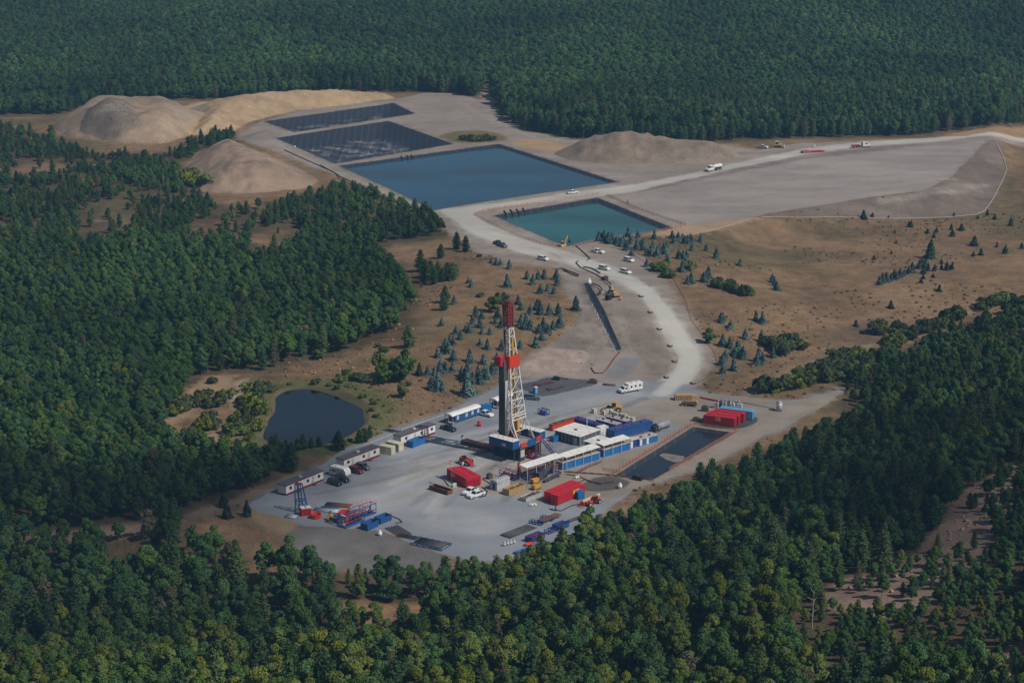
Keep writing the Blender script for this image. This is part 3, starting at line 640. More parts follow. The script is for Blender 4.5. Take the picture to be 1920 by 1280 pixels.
def broadleaf(seed, m, nleaf=1700, size=.34, H=12., Rr=4.0, low=.6, lobes=24):
    r = np.random.default_rng(seed); cz = H * low; hz_ = H * (1 - low)
    L_ = []; 
    while len(L_) < lobes:
        v = r.normal(size=3); v /= np.linalg.norm(v); rad = r.uniform(.4, .9)
        c = np.array([v[0] * Rr * rad, v[1] * Rr * rad, cz + v[2] * hz_ * rad])
        tap = 1 - .35 * max(0, (c[2] - cz) / hz_); c[:2] *= tap
        L_.append((c, r.uniform(.18, .38) * Rr))
    L_.append((np.array([r.uniform(-.4, .4), r.uniform(-.4, .4), H - Rr * .35]), Rr * .36))
    wts = np.array([l[1] ** 2 for l in L_]); wts /= wts.sum(); ids = r.choice(len(L_), nleaf * 2, p=wts)
    v = r.normal(size=(nleaf * 2, 3)); v /= np.linalg.norm(v, axis=1)[:, None]; v[:, 2] = np.where(v[:, 2] < -.35, -v[:, 2], v[:, 2])
    cen = np.array([l[0] for l in L_]); rad = np.array([l[1] for l in L_])
    pos = cen[ids] + v * (rad[ids] * r.uniform(.72, 1.08, nleaf * 2))[:, None]
    dd = np.linalg.norm(pos[:, None] - cen[None], axis=2) / rad[None]; ok = dd.min(1) > .62
    pos, v, = pos[ok][:nleaf], v[ok][:nleaf]
    out = pos - np.array([0, 0, cz - 1]); out /= np.linalg.norm(out, axis=1)[:, None]
    nrm = v * .65 + out * .35; nrm /= np.linalg.norm(nrm, axis=1)[:, None]
    V, F_, nv = quads(pos, nrm, size, r, .45); crown = leaf_mesh('crown', V, F_, nv, m)
    segs = [((0, 0, -.3), (r.uniform(-.2, .2), r.uniform(-.2, .2), H * .45), .2, .13), ((0, 0, H * .44), (r.uniform(-.6, .6), r.uniform(-.6, .6), H * .85), .13, .04)]
    for l in L_[:6]: segs.append(((0, 0, H * r.uniform(.3, .5)), tuple(l[0]), .08, .03))
    return crown, tubes('trunk', segs, BARK)
def pine(seed, m, H=13., Rr=3.0, base_h=.14, size=.19, per=11, m_trunk=None, dens=1.0):
    r = np.random.default_rng(seed); P = []; Nn = []; segs = [((0, 0, -.3), (r.uniform(-.3, .3), r.uniform(-.3, .3), H * .97), .19, .03)]
    h = H * base_h
    while h < H * .98:
        f = (h / H - base_h) / (1 - base_h); ln = Rr * (min(1, .55 + f * 2.2)) * (1 - f) ** .75 + .25; a0 = r.uniform(0, 6.28); nb = 6 if f < .8 else 4
        for b_ in range(nb):
            a = a0 + 6.283 * b_ / nb + r.uniform(-.35, .35); l = ln * r.uniform(.65, 1.2); up = .12 + .35 * f
            e = np.array([math.cos(a) * l, math.sin(a) * l, h + l * up]); segs.append(((0, 0, h), tuple(e), .045, .012))
            k = max(2, int(l / .55))
            for i in range(k):
                t = (i + .8) / k
                if t < .2: continue
                c = np.array([0, 0, h]) * (1 - t) + e * t
                n_ = int(per * dens); q = c + r.normal(size=(n_, 3)) * np.array([.32, .32, .16]); P.append(q)
                o_ = np.tile(np.array([math.cos(a) * .6, math.sin(a) * .6, .75]), (n_, 1)); Nn.append(o_)
        h += r.uniform(.55, .95) * (H / 13)
    P.append(np.array([[0, 0, H]]) + r.normal(size=(14, 3)) * np.array([.15, .15, .4])); Nn.append(np.tile([0, 0, 1.], (14, 1)))
    P = np.concatenate(P); Nn = np.concatenate(Nn); Nn /= np.linalg.norm(Nn, axis=1)[:, None]
    V, F_, nv = quads(P, Nn, size, r, .45); return leaf_mesh('crown', V, F_, nv, m), tubes('trunk', segs, m_trunk or BARK, 5)
def spruce(seed, m, H=5., Rr=1.75, n=1000, size=.17):
    r = np.random.default_rng(seed); f = r.uniform(0, 1, n) ** 1.5 * .97; tier = np.floor(f * 13) / 13; fr = f * 13 % 1
    rad = Rr * (1 - f) ** .9 * (1.08 - .38 * fr) + .05; a = r.uniform(0, 6.283, n); lob = 1 + .13 * np.sin(a * 5 + tier * 40 + seed)
    rr = rad * lob * r.uniform(.6, 1.08, n) * (1 + .22 * np.sin(a * 2 + tier * 9 + seed * 1.7))
    P = np.column_stack([np.cos(a) * rr, np.sin(a) * rr, H * (f * .95 + .04) - .12 * rr]); Nn = np.column_stack([np.cos(a), np.sin(a), np.full(n, .55)]); Nn /= np.linalg.norm(Nn, axis=1)[:, None]
    V, F_, nv = quads(P, Nn, size, r, .35, 1.3)
    return leaf_mesh('crown', V, F_, nv, m), tubes('trunk', [((0, 0, -.2), (0, 0, H * 1.0), .1, .015)], BARK, 5)
def shrub(seed, m, H=2.6, Rr=2.0, n=520, size=.26):
    r = np.random.default_rng(seed); k = 8; c = np.column_stack([r.uniform(-.6, .6, k) * Rr, r.uniform(-.6, .6, k) * Rr, r.uniform(.25, .62, k) * H]); rd = r.uniform(.35, .55, k) * Rr
    i = r.integers(0, k, n); v = r.normal(size=(n, 3)); v /= np.linalg.norm(v, axis=1)[:, None]; v[:, 2] = np.abs(v[:, 2]) * .9 - .1
    P = c[i] + v * (rd[i] * r.uniform(.75, 1.05, n))[:, None]; P[:, 2] = np.maximum(P[:, 2], .08)
    V, F_, nv = quads(P, v, size, r, .45); return leaf_mesh('foliage', V, F_, nv, m), tubes('stem', [((0, 0, -.2), (c[j, 0] * .7, c[j, 1] * .7, c[j, 2]), .06, .02) for j in range(4)], BARK, 5)
B_KINDS = [(L_GREEN, 'mid green'), (L_YEL, 'yellow-green'), (L_DARK, 'dark green'), (L_GREEN, 'mid green'), (L_DULL, 'thinning grey-brown'), (L_YEL, 'yellow-green'), (L_DARK, 'dark green')]
B_MESH = [broadleaf(100 + i, m, nleaf=2000 if i == 4 else 4400, size=.19, H=[12, 13, 11.5, 14, 12, 11, 13.5][i], Rr=[4, 3.6, 4.2, 3.7, 3.5, 3.3, 4.3][i]) for i, (m, _) in enumerate(B_KINDS)]
P_KINDS = [(L_PINE, 'dark green'), (L_PINE2, 'olive green'), (L_PINE, 'dark green'), (L_PINE2, 'olive green'), (L_DULL, 'browning')]
P_MESH = [pine(200 + i, m, H=[13, 14, 12, 13, 12][i], Rr=[3.4, 3.0, 3.7, 3.3, 2.8][i], dens=1.0 if i < 4 else .5, m_trunk=PALEBARK if i == 4 else None) for i, (m, _) in enumerate(P_KINDS)]
FB_MESH = [broadleaf(300 + i, [L_FAR, L_DARK, L_FAR, L_FAR2, L_DARK][i], nleaf=2000, size=.3, H=12.5, Rr=4.6) for i in range(5)]
BT_MESH = [broadleaf(500 + i, [L_GREEN, L_DARK, L_YEL][i], nleaf=2600, size=.26, H=9.5, Rr=3.9, low=.5) for i in range(3)]; MP_MESH = [pine(520 + i, [L_PINE, L_PINE2, L_PINE][i], H=11, Rr=3.6, base_h=.05) for i in range(3)]
SPR_MESH = [spruce(400 + i, L_SPR, Rr=[1.9, 1.7, 2.1, 1.8][i]) for i in range(4)]; SPRG_MESH = [spruce(420 + i, L_SPRG, Rr=[1.8, 1.6, 2.0][i]) for i in range(3)]
SHR_MESH = [shrub(440 + i, L_SHR if i != 2 else L_YEL) for i in range(4)]

lib = bpy.data.collections.new('tree_library')
def joined(name, crown, trunk):
    nc, ntk = len(crown.vertices), len(trunk.vertices)
    bm = bmesh.new(); bm.from_mesh(crown); bm.from_mesh(trunk)
    me = bpy.data.meshes.new(name); bm.to_mesh(me); bm.free()
    me.materials.append(crown.materials[0]); me.materials.append(trunk.materials[0])
    mi = np.zeros(len(me.polygons), np.int32); mi[len(crown.polygons):] = 1; me.polygons.foreach_set('material_index', mi)
    sm = np.ones(len(me.polygons), bool); me.polygons.foreach_set('use_smooth', sm); me.update(); return me
def lib_coll(name, meshes):
    c = bpy.data.collections.new(name)
    for i, (cr, tk) in enumerate(meshes):
        V = np.zeros(len(cr.vertices) * 3); cr.vertices.foreach_get('co', V)
        o = bpy.data.objects.new('%s_%d' % (name, i), joined(name, cr, tk)); c.objects.link(o)
    return c
COLL = {'b': lib_coll('broadleaf_source', B_MESH), 'p': lib_coll('pine_source', P_MESH), 'f': lib_coll('far_source', FB_MESH)}
def stuff_forest(name, rows, coll, nvar, label, cat):
    n = len(rows); me = bpy.data.meshes.new(name); me.vertices.add(n); me.vertices.foreach_set('co', np.array([r[:3] for r in rows], np.float32).ravel())
    a = me.attributes.new('sc', 'FLOAT', 'POINT'); a.data.foreach_set('value', np.array([r[3] for r in rows], np.float32))
    a = me.attributes.new('rz', 'FLOAT', 'POINT'); a.data.foreach_set('value', rng.uniform(0, 6.28, n).astype(np.float32))
    a = me.attributes.new('vi', 'INT', 'POINT'); a.data.foreach_set('value', np.array([r[6] for r in rows], np.int32))
    o = link(name, me); tag(o, label, cat, kind='stuff')
    ng = bpy.data.node_groups.new(name, 'GeometryNodeTree'); ng.interface.new_socket('Geometry', in_out='INPUT', socket_type='NodeSocketGeometry'); ng.interface.new_socket('Geometry', in_out='OUTPUT', socket_type='NodeSocketGeometry')
    N, L = ng.nodes, ng.links; gi = N.new('NodeGroupInput'); go = N.new('NodeGroupOutput')
    ci = N.new('GeometryNodeCollectionInfo'); ci.inputs['Collection'].default_value = coll; ci.inputs['Separate Children'].default_value = True; ci.inputs['Reset Children'].default_value = True
    ip = N.new('GeometryNodeInstanceOnPoints'); ip.inputs['Pick Instance'].default_value = True
    def at(nm, ty):
        x = N.new('GeometryNodeInputNamedAttribute'); x.data_type = ty; x.inputs['Name'].default_value = nm; return x.outputs[0]
    cx = N.new('ShaderNodeCombineXYZ'); L.new(at('rz', 'FLOAT'), cx.inputs[2])
    L.new(gi.outputs[0], ip.inputs['Points']); L.new(ci.outputs[0], ip.inputs['Instance']); L.new(at('vi', 'INT'), ip.inputs['Instance Index']); L.new(at('sc', 'FLOAT'), ip.inputs['Scale'])
    L.new(cx.outputs[0], ip.inputs['Rotation']); L.new(ip.outputs[0], go.inputs[0])
    md = o.modifiers.new('scatter', 'NODES'); md.node_group = ng
    return o
def var_of(t):
    x, y, z, s, k, reg = t
    if reg == 'far' and k == 'b': return int(rng.integers(0, 5))
    if k == 'b':
        if reg in ('foot', 'footleft'): return int(rng.choice(7, p=[.17, .33, .03, .17, .03, .26, .01]))
        return int(rng.choice(7, p=[.3, .02, .2, .3, .03, .02, .13]))
    return int(rng.choice(5, p=[.3, .2, .28, .18, .04]))
rows = [t + (var_of(t),) for t in TREES]
def frame_ok(t):
    px, py = project(np.array([t[0], t[1], t[2] + 8 * t[3]])); return -20 < px < 1940 and py < 1320
near = {'b': [], 'p': []}
for i, t in enumerate(rows):
    if t[5] in ('right', 'foot', 'footleft', 'valley') and frame_ok(t): near[t[4]].append((math.hypot(t[0], t[1]) / t[3], i))
single = set()
for k in 'bp':
    single |= {i for _, i in sorted(near[k])[:300]}
REG_TXT = {'foot': 'in the wood at the foot of the photo', 'footleft': 'in the wood at the bottom left corner', 'right': 'on the wooded hill right of the pad', 'valley': 'in the hollow below the pad slope'}
def place_tree(kindname, meshes, parts, x, y, z, s, rz, label, cat, group):
    o = thing(kindname, label, cat, (x, y, z), rz, group); o.scale = (s, s, s * rng.uniform(.82, 1.16)); o.rotation_euler = (rng.normal() * .03, rng.normal() * .03, rz)
    a = link(parts[0], meshes[0], o); b = link(parts[1], meshes[1], o); return o
for i in sorted(single):
    x, y, z, s, k, reg, vi = rows[i]
    if k == 'b': place_tree('deciduous_tree', B_MESH[vi], ('crown', 'trunk'), x, y, z, s, rng.uniform(0, 6.28), '%s broadleaf tree %s' % (B_KINDS[vi][1], REG_TXT[reg]), 'tree', '%s broadleaf trees %s' % (B_KINDS[vi][1], REG_TXT[reg]))
    else: place_tree('pine_tree', P_MESH[vi], ('crown', 'trunk'), x, y, z, s, rng.uniform(0, 6.28), '%s pine tree %s' % (P_KINDS[vi][1], REG_TXT[reg]), 'tree', '%s pine trees %s' % (P_KINDS[vi][1], REG_TXT[reg]))
rest = [t for i, t in enumerate(rows) if i not in single]
stuff_forest('broadleaf_wood', [t for t in rest if t[4] == 'b' and t[5] != 'far'], COLL['b'], 7, 'dense green broadleaf wood covering the left side and lower slopes', 'wood')
stuff_forest('pine_wood', [t for t in rest if t[4] == 'p' and t[5] != 'far'], COLL['p'], 5, 'dark pine stands mixed through the woods around the meadow', 'wood')
stuff_forest('hillside_forest', [t for t in rest if t[4] == 'b' and t[5] == 'far'], COLL['f'], 5, 'blue-green broadleaf forest covering the far hillside across the top', 'forest')
stuff_forest('pine_belt', [t for t in rest if t[4] == 'p' and t[5] == 'far'], COLL['p'], 5, 'belt of tall dark pines along the front edge of the far forest', 'forest')
print('TREES', len(TREES), 'single', len(single), 'verts', len(XY))

# ------------------------------------------------------------------ mesh builder
class MB:
    def __init__(s): s.V = []; s.F = []; s.M = []; s.S = []
    def add(s, V, F_, mi=0, sm=False):
        i = len(s.V); s.V += [tuple(v) for v in V]; s.F += [tuple(j + i for j in f) for f in F_]; s.M += [mi] * len(F_); s.S += [sm] * len(F_); return s
    def hexa(s, b, t, mi=0): return s.add(list(b) + list(t), [(3, 2, 1, 0), (4, 5, 6, 7), (0, 1, 5, 4), (1, 2, 6, 5), (2, 3, 7, 6), (3, 0, 4, 7)], mi)
    def box(s, x0, x1, y0, y1, z0, z1, mi=0): return s.hexa([(x0, y0, z0), (x1, y0, z0), (x1, y1, z0), (x0, y1, z0)], [(x0, y0, z1), (x1, y0, z1), (x1, y1, z1), (x0, y1, z1)], mi)
    def prism(s, prof, y0, y1, mi=0):      # profile in x,z counter-clockwise seen from -y
        n = len(prof); V = [(x, y0, z) for x, z in prof] + [(x, y1, z) for x, z in prof]
        F_ = [tuple(range(n)), tuple(range(2 * n - 1, n - 1, -1))] + [(i, i + n, (i + 1) % n + n, (i + 1) % n) for i in range(n)]
        return s.add(V, F_, mi)
    def cyl(s, p0, p1, r, r1=None, n=10, mi=0, sm=True):
        p0 = np.array(p0, float); p1 = np.array(p1, float); a = p1 - p0; a /= np.linalg.norm(a) + 1e-9; r1 = r if r1 is None else r1
        u = np.cross(a, (0, 0, 1) if abs(a[2]) < .9 else (1, 0, 0)); u /= np.linalg.norm(u); v = np.cross(a, u)
        c = [math.cos(6.28318 * i / n) * u + math.sin(6.28318 * i / n) * v for i in range(n)]
        V = [p0 + q * r for q in c] + [p1 + q * r1 for q in c]
        i0 = len(s.V); s.add(V, [(i, (i + 1) % n, (i + 1) % n + n, i + n) for i in range(n)], mi, sm)
        s.F += [tuple(i0 + i for i in range(n - 1, -1, -1)), tuple(i0 + n + i for i in range(n))]; s.M += [mi, mi]; s.S += [False, False]; return s
    def bar(s, p0, p1, w, h=None, mi=0):
        h = h or w; p0 = np.array(p0, float); p1 = np.array(p1, float); a = p1 - p0; a /= np.linalg.norm(a) + 1e-9
        u = np.cross(a, (0, 0, 1) if abs(a[2]) < .95 else (1, 0, 0)); u /= np.linalg.norm(u); v = np.cross(u, a)
        o = [(-1, -1), (1, -1), (1, 1), (-1, 1)]
        return s.hexa([p0 + u * w / 2 * i + v * h / 2 * j for i, j in o], [p1 + u * w / 2 * i + v * h / 2 * j for i, j in o], mi)
    def path(s, P, r, n=6, mi=0):
        for a, b in zip(P[:-1], P[1:]): s.cyl(a, b, r, r, n, mi)
        return s
    def build(s, name, mats, parent=None):
        mats = mats if isinstance(mats, (list, tuple)) else [mats]
        me = bpy.data.meshes.new(name); me.from_pydata([tuple(map(float, v)) for v in s.V], [], s.F)
        for m in mats: me.materials.append(m)
        me.polygons.foreach_set('material_index', s.M); me.polygons.foreach_set('use_smooth', s.S)
        bm = bmesh.new(); bm.from_mesh(me); bmesh.ops.recalc_face_normals(bm, faces=bm.faces[:]); bm.to_mesh(me); bm.free(); me.update()
        return link(name, me, parent)
def box(x0, x1, y0, y1, z0, z1): return MB().box(x0, x1, y0, y1, z0, z1)
def copy_tree(o, parent=None):
    c = o.copy(); C.objects.link(c)
    if parent is not None: c.parent = parent
    for ch in list(o.children): copy_tree(ch, c)
    return c
def frame(p1, p2, sink=.03):
    a, b = g1(*p1), g1(*p2); L_ = float(np.hypot(*(b - a))); rz = math.atan2(b[1] - a[1], b[0] - a[0])
    return (a[0], a[1], min(hz(*a), hz(*b)) - sink), rz, L_
def spot(px, py, dpx=(10, 0), sink=.02):
    a, b = g1(px, py), g1(px + dpx[0], py + dpx[1]); return (a[0], a[1], hz(*a) - sink), math.atan2(b[1] - a[1], b[0] - a[0])

M = dict(grass_stone=mat('dirty_stone', (.21, .175, .145), .95, var=.35),
    
    white=mat('white_paint', (.72, .72, .70), .45, var=.08, dirt=(.5, .47, .42)), roofw=mat('white_roof', (.76, .75, .71), .6, var=.08, dirt=(.5, .47, .42)), cream=mat('cream_paint', (.58, .54, .40), .55, var=.1, dirt=(.4, .34, .25)),
    grey=mat('grey_steel', (.28, .29, .31), .55, var=.2, dirt=(.2, .17, .14)), lgrey=mat('light_grey_steel', (.46, .47, .48), .5, var=.15, dirt=(.3, .27, .23)), dgrey=mat('dark_steel', (.055, .058, .065), .6, var=.3, dirt=(.11, .085, .065)),
    rooff=mat('dark_roof_shaded_wall', (.10, .105, .125), .7, var=.2), blue=mat('blue_paint', (.014, .085, .27), .5, var=.2, dirt=(.05, .08, .16)), blue2=mat('bright_blue_paint', (.018, .155, .43), .5, var=.15), lblue=mat('light_blue_paint', (.13, .38, .62), .5, var=.12),
    violet=mat('violet_blue_paint', (.032, .045, .20), .5, var=.25), red=mat('red_paint', (.50, .012, .03), .5, var=.15, dirt=(.35, .06, .06)), dred=mat('dark_red_paint', (.22, .02, .024), .55, var=.25, dirt=(.12, .05, .05)), maroon=mat('maroon_paint', (.10, .022, .03), .6, var=.3, dirt=(.05, .03, .03)),
    orange=mat('orange_paint', (.60, .045, .016), .5, var=.15), yellow=mat('yellow_paint', (.60, .30, .02), .5, var=.15, dirt=(.3, .2, .08)), ctan=mat('tan_machine', (.5, .33, .14), .6, var=.2), wood=mat('timber', (.42, .27, .12), .85, var=.25, scale=3), rust=mat('rusty_steel', (.14, .065, .035), .85, var=.35, scale=3),
    tyre=mat('tyre_rubber', (.02, .02, .021), .9, var=.1), glass=mat('dark_glass', (.012, .015, .02), .08, var=.05, spec=.6), black=mat('black_plastic', (.014, .014, .016), .55, var=.15), net=mat('orange_netting', (.46, .17, .11), .8, var=.2), carblk=mat('black_car_paint', (.012, .014, .02), .2, var=.05, spec=.6),
    carred=mat('maroon_car_paint', (.16, .012, .018), .25, var=.05, spec=.6), cargrey=mat('slate_car_paint', (.10, .13, .17), .3, var=.05, spec=.6), carw=mat('white_car_paint', (.76, .77, .78), .3, var=.04, spec=.5), lamp=mat('lamp_glass', (.7, .7, .66), .2, var=.02), galv=mat('galvanised_steel', (.38, .40, .42), .35, .1, var=.15), sack=mat('sack_cloth', (.52, .50, .44), .8, var=.2), soil=mat('brown_soil', (.12, .085, .06), .95, var=.4, scale=2), mast=mat('white_mast_paint', (.68, .66, .63), .5, var=.12, dirt=(.4, .3, .26)), dteal=mat('dark_teal_steel', (.035, .055, .062), .6, var=.3), yell2=mat('sign_yellow', (.72, .42, .04), .6, var=.06), rock=mat('tan_rock', (.34, .23, .14), .95, var=.35))

# ------------------------------------------------------------------ vehicles
def wheel_at(root, x, y, r=.4, w_=.28):
    wob_ = bpy.data.objects.new('wheel', WH(r, w_)); C.objects.link(wob_); wob_.parent = root; wob_.location = (x, y, r)
_wh = {}
def WH(r, w_):
    if (r, w_) not in _wh:
        m = MB(); m.cyl((0, -w_ / 2, 0), (0, w_ / 2, 0), r, n=14); m.cyl((0, -w_ / 2 - .02, 0), (0, w_ / 2 + .02, 0), r * .52, n=10, mi=1)
        o = m.build('wheel', [M['tyre'], M['lgrey']]); _wh[(r, w_)] = o.data; bpy.data.objects.remove(o)
    return _wh[(r, w_)]
def car(px, py, d, paint, label, kind='pickup', group=None, cat=None, scale=1.0):
    loc, rz = spot(px, py, d); nm = {'pickup': 'pickup_truck', 'suv': 'parked_car', 'van': 'minivan', 'utility': 'utility_truck'}[kind]
    t = thing(nm, label, cat or {'pickup': 'pickup truck', 'suv': 'car', 'van': 'van', 'utility': 'truck'}[kind], loc, rz, group); t.scale = (scale,) * 3
    P = M[paint]; m = MB(); W = .95
    L0, L1 = (-2.85, 2.85) if kind != 'suv' else (-2.4, 2.45)
    m.prism([(L0, .5), (L0 + .1, .42), (L1 - .15, .42), (L1, .55), (L1 - .02, .98), (L1 - .25, 1.06), (1.0, 1.14), (L0 + .03, 1.12)], -W, W)
    m.box(L1 - .06, L1 + .08, -W * .96, W * .96, .42, .62); m.box(L0 - .08, L0 + .06, -W * .96, W * .96, .45, .62)
    m.build('body', P, t)
    if kind == 'pickup' or kind == 'utility': cb0, cb1 = -.95, 1.15
    else: cb0, cb1 = L0 + .12, 1.1
    m = MB(); k = .16
    m.hexa([(cb0, -W + .02, 1.12), (cb1, -W + .02, 1.12), (cb1, W - .02, 1.12), (cb0, W - .02, 1.12)], [(cb0 + .15, -W + k, 1.86), (cb1 - .62, -W + k, 1.86), (cb1 - .62, W - k, 1.86), (cb0 + .15, W - k, 1.86)])
    m.build('cab', P, t)
    m = MB()
    m.hexa([(cb1 - .06, -W + .1, 1.17), (cb1 + .02, -W + .1, 1.17), (cb1 + .02, W - .1, 1.17), (cb1 - .06, W - .1, 1.17)], [(cb1 - .62, -W + .24, 1.8), (cb1 - .54, -W + .24, 1.8), (cb1 - .54, W - .24, 1.8), (cb1 - .62, W - .24, 1.8)])
    m.build('windscreen', M['glass'], t)
    for s in (-1, 1):
        m = MB(); a, b = s * (W - .005), s * (W - .125)
        m.hexa([(cb0 + .14, a - s * .05, 1.2), (cb1 - .2, a - s * .05, 1.2), (cb1 - .2, a + s * .01, 1.2), (cb0 + .14, a + s * .01, 1.2)], [(cb0 + .24, b - s * .05, 1.76), (cb1 - .66, b - s * .05, 1.76), (cb1 - .66, b + s * .01, 1.76), (cb0 + .24, b + s * .01, 1.76)])
        m.build('side_window', M['glass'], t)
        box(L1 - .03, L1 + .03, s * .62 - .17, s * .62 + .17, .78, .95).build('headlight', M['lamp'], t)
        box(L0 - .03, L0 + .03, s * .8 - .08, s * .8 + .08, .75, 1.05).build('tail_light', M['dred'], t)
        for x in (L0 + 1.05, L1 - 1.0): wheel_at(t, x, s * (W - .1), .40 if kind != 'suv' else .36)
    box(cb0 - .02 if kind != 'suv' else cb0 + .02, cb0 + .06, -W + .22, W - .22, 1.2, 1.7).build('rear_window', M['glass'], t)
    if kind == 'pickup': box(L0 + .14, cb0 - .1, -W + .16, W - .16, 1.1, 1.135).build('cargo_bed', M['dgrey'], t)
    if kind == 'utility':
        box(L0 + .05, cb0 - .1, -W, -W + .4, 1.13, 1.6).build('tool_box', M['white'], t); box(L0 + .05, cb0 - .1, W - .4, W, 1.13, 1.6).build('tool_box', M['white'], t)
        m = MB(); m.bar((L0 + .3, -.5, 1.1), (L0 + .3, -.5, 2.1), .1); m.bar((L0 + .3, .5, 1.1), (L0 + .3, .5, 2.1), .1); m.bar((L0 + .3, -.6, 2.1), (L0 + .3, .6, 2.1), .1); m.build('ladder_rack', M['dgrey'], t)
        for s in (-1, 1): MB().hexa([(.7, s * .95, .5), (.76, s * .95, .5), (.5, s * 1.75, .5), (.44, s * 1.75, .5)], [(.7, s * .95, 1.1), (.76, s * .95, 1.1), (.5, s * 1.75, 1.1), (.44, s * 1.75, 1.1)]).build('door', P, t)
    return t
W_ = 'carw'
car(628, 908, (14, 4.5), 'carblk', 'black car parked nearest the blue frame tower', 'suv')
car(642, 901.5, (14, 4.5), 'carblk', 'black car parked close in front of the white camper', 'suv')
car(667, 885.5, (14, 3.5), 'carred', 'maroon car parked beside the middle white office trailer', 'suv')
car(681, 878.5, (14, 4), 'cargrey', 'slate car parked behind the maroon car at the middle office trailer', 'suv')
car(841, 806, (14, 4), 'carblk', 'black pickup truck at the left end of the blue bunkhouse with white windows')
car(910, 779, (14, 3.5), W_, 'white pickup truck in front of the blue bunkhouses')
car(997, 748.5, (14, 1), 'cargrey', 'slate blue van parked just right of the derrick', 'van')
car(882, 924.5, (-12, 5.5), W_, 'white pickup truck on the pad, farther one of the pair by the red tanks', 'pickup', None)
car(892.5, 930.5, (-12, 4), W_, 'white pickup truck on the pad, nearer one of the pair by the red tanks')
car(934, 458.5, (10, 3.5), 'carblk', 'black pickup truck on the dirt road, rear one of two dark trucks')
car(942, 462.5, (10, 3.5), 'cargrey', 'dark pickup truck on the dirt road, front one of two dark trucks')
car(1018, 487.5, (10, 2), W_, 'white car parked alone beside the two dark trucks', 'suv')
car(1133, 505.5, (10, 2), W_, 'silver white car on the haul road beside the black hoses', 'suv')
car(1173, 512, (10, 2.5), W_, 'silver white car on the haul road where the bend begins', 'suv')
car(1179, 490, (8, 2), W_, 'white car parked at the edge of the blue spruces', 'suv')
car(1121, 474, (9, 1.5), W_, 'white service truck with open doors right of the pond excavator', 'utility')
car(1074, 363, (10, -.8), W_, 'white pickup truck on the strip between the blue and teal ponds')
car(1430, 277.5, (10, 1), W_, 'white pickup truck standing by the far tree line near the bulldozer')

def frac_tank(fr, label, paint='red', L_=None, W=2.5, H=3.0, group=None, sign=None, wheels_end=1, dx=0, dy=0):
    loc, rz, L0 = fr; L_ = L_ or L0; c, s = math.cos(rz), math.sin(rz)
    t = thing('storage_tank', label, 'tank', (loc[0] + c * dx - s * dy, loc[1] + s * dx + c * dy, loc[2]), rz, group)
    m = MB(); m.box(.0, L_, .08, W - .08, .35, H)
    n = int(L_ / .55)
    for i in range(n + 1):
        x = .04 + (L_ - .2) * i / n
        m.box(x, x + .12, .0, .08, .4, H - .08); m.box(x, x + .12, W - .08, W, .4, H - .08)
    for i in range(5):
        y = .12 + (W - .36) * i / 4; m.box(L_, L_ + .08, y, y + .12, .45, H - .1); m.box(-.08, 0, y, y + .12, .45, H - .1)
    m.box(0.002, L_ - .002, 0, .1, H - .12, H + .02); m.box(0.002, L_ - .002, W - .1, W, H - .12, H + .02)
    m.build('shell', M[paint], t)
    for x in (L_ * .3, L_ * .72): MB().cyl((x, W / 2, H), (x, W / 2, H + .18), .3).build('hatch', M[paint], t)
    m = MB(); m.bar((.6, W * .5, H + .15), (L_ - .6, W * .5, H + .15), .1); m.build('vent_pipe', M[paint], t)
    xe = L_ - .9 if wheels_end else .9
    for y in (.35, W - .35):
        for k in (0, 1): wheel_at(t, xe - k * 1.0 if wheels_end else xe + k * 1.0, y, .45, .3)
    xo = -.35 if wheels_end else L_ + .35
    m = MB(); m.bar((xo, .5, .3), (xo, .5, H - .4), .12); m.bar((xo, W - .5, .3), (xo, W - .5, H - .4), .12)
    for z in (.5, 1.1, 1.7, 2.3): m.bar((xo, .5, z), (xo, W - .5, z), .1)
    m.build('end_ladder', M[paint], t)
    if sign:
        x0, x1 = L_ * sign[0], L_ * sign[1]
        sg = box(x0, x1, -.05, -.005, H * .52, H * .88).build('sign', M['yell2'], t)
        m = MB()
        for row, zz in ((0, .72), (1, .58)):
            k = 5 if row == 0 else 8
            for i in range(k):
                xx = x0 + (x1 - x0) * (.1 + .8 * i / k); wv = (x1 - x0) * .8 / k * .62
                m.box(xx, xx + wv, -.062, -.05, H * zz, H * (zz + (.09 if row == 0 else .06)))
        m.build('lettering', M['red'], sg)
    return t
TG = 'red storage tanks standing on the drilling pad'
f = frame((837.8, 895.5), (873.8, 915.5))
frac_tank(f, 'red tank left of the grey shed, its dark side to the road', group=None, wheels_end=0, sign=(.25, .42)); frac_tank(f, 'red tank behind its twin, left of the grey shed', dy=2.55, wheels_end=0)
f = frame((1046, 948), (1097, 926))
frac_tank(f, 'bright red ribbed tank with yellow sign beside the blue water tank', sign=(.55, .78), wheels_end=1); frac_tank(f, 'red ribbed tank just behind the one with the bright yellow sign', dy=3.0, dx=.6, wheels_end=1)
f = frame((1319.5, 794.2), (1376.6, 801.3))
frac_tank(f, 'front red tank with yellow sign beside the reserve pit', sign=(.38, .54)); frac_tank(f, 'second red tank from the reserve pit', dy=2.9, dx=.4)
frac_tank(f, 'third red tank from the reserve pit, beside the light blue one', dy=5.8, dx=1.2); frac_tank(f, 'light blue tank at the back of the row of red tanks', 'lblue', dy=9.2, dx=2.2, L_=11)

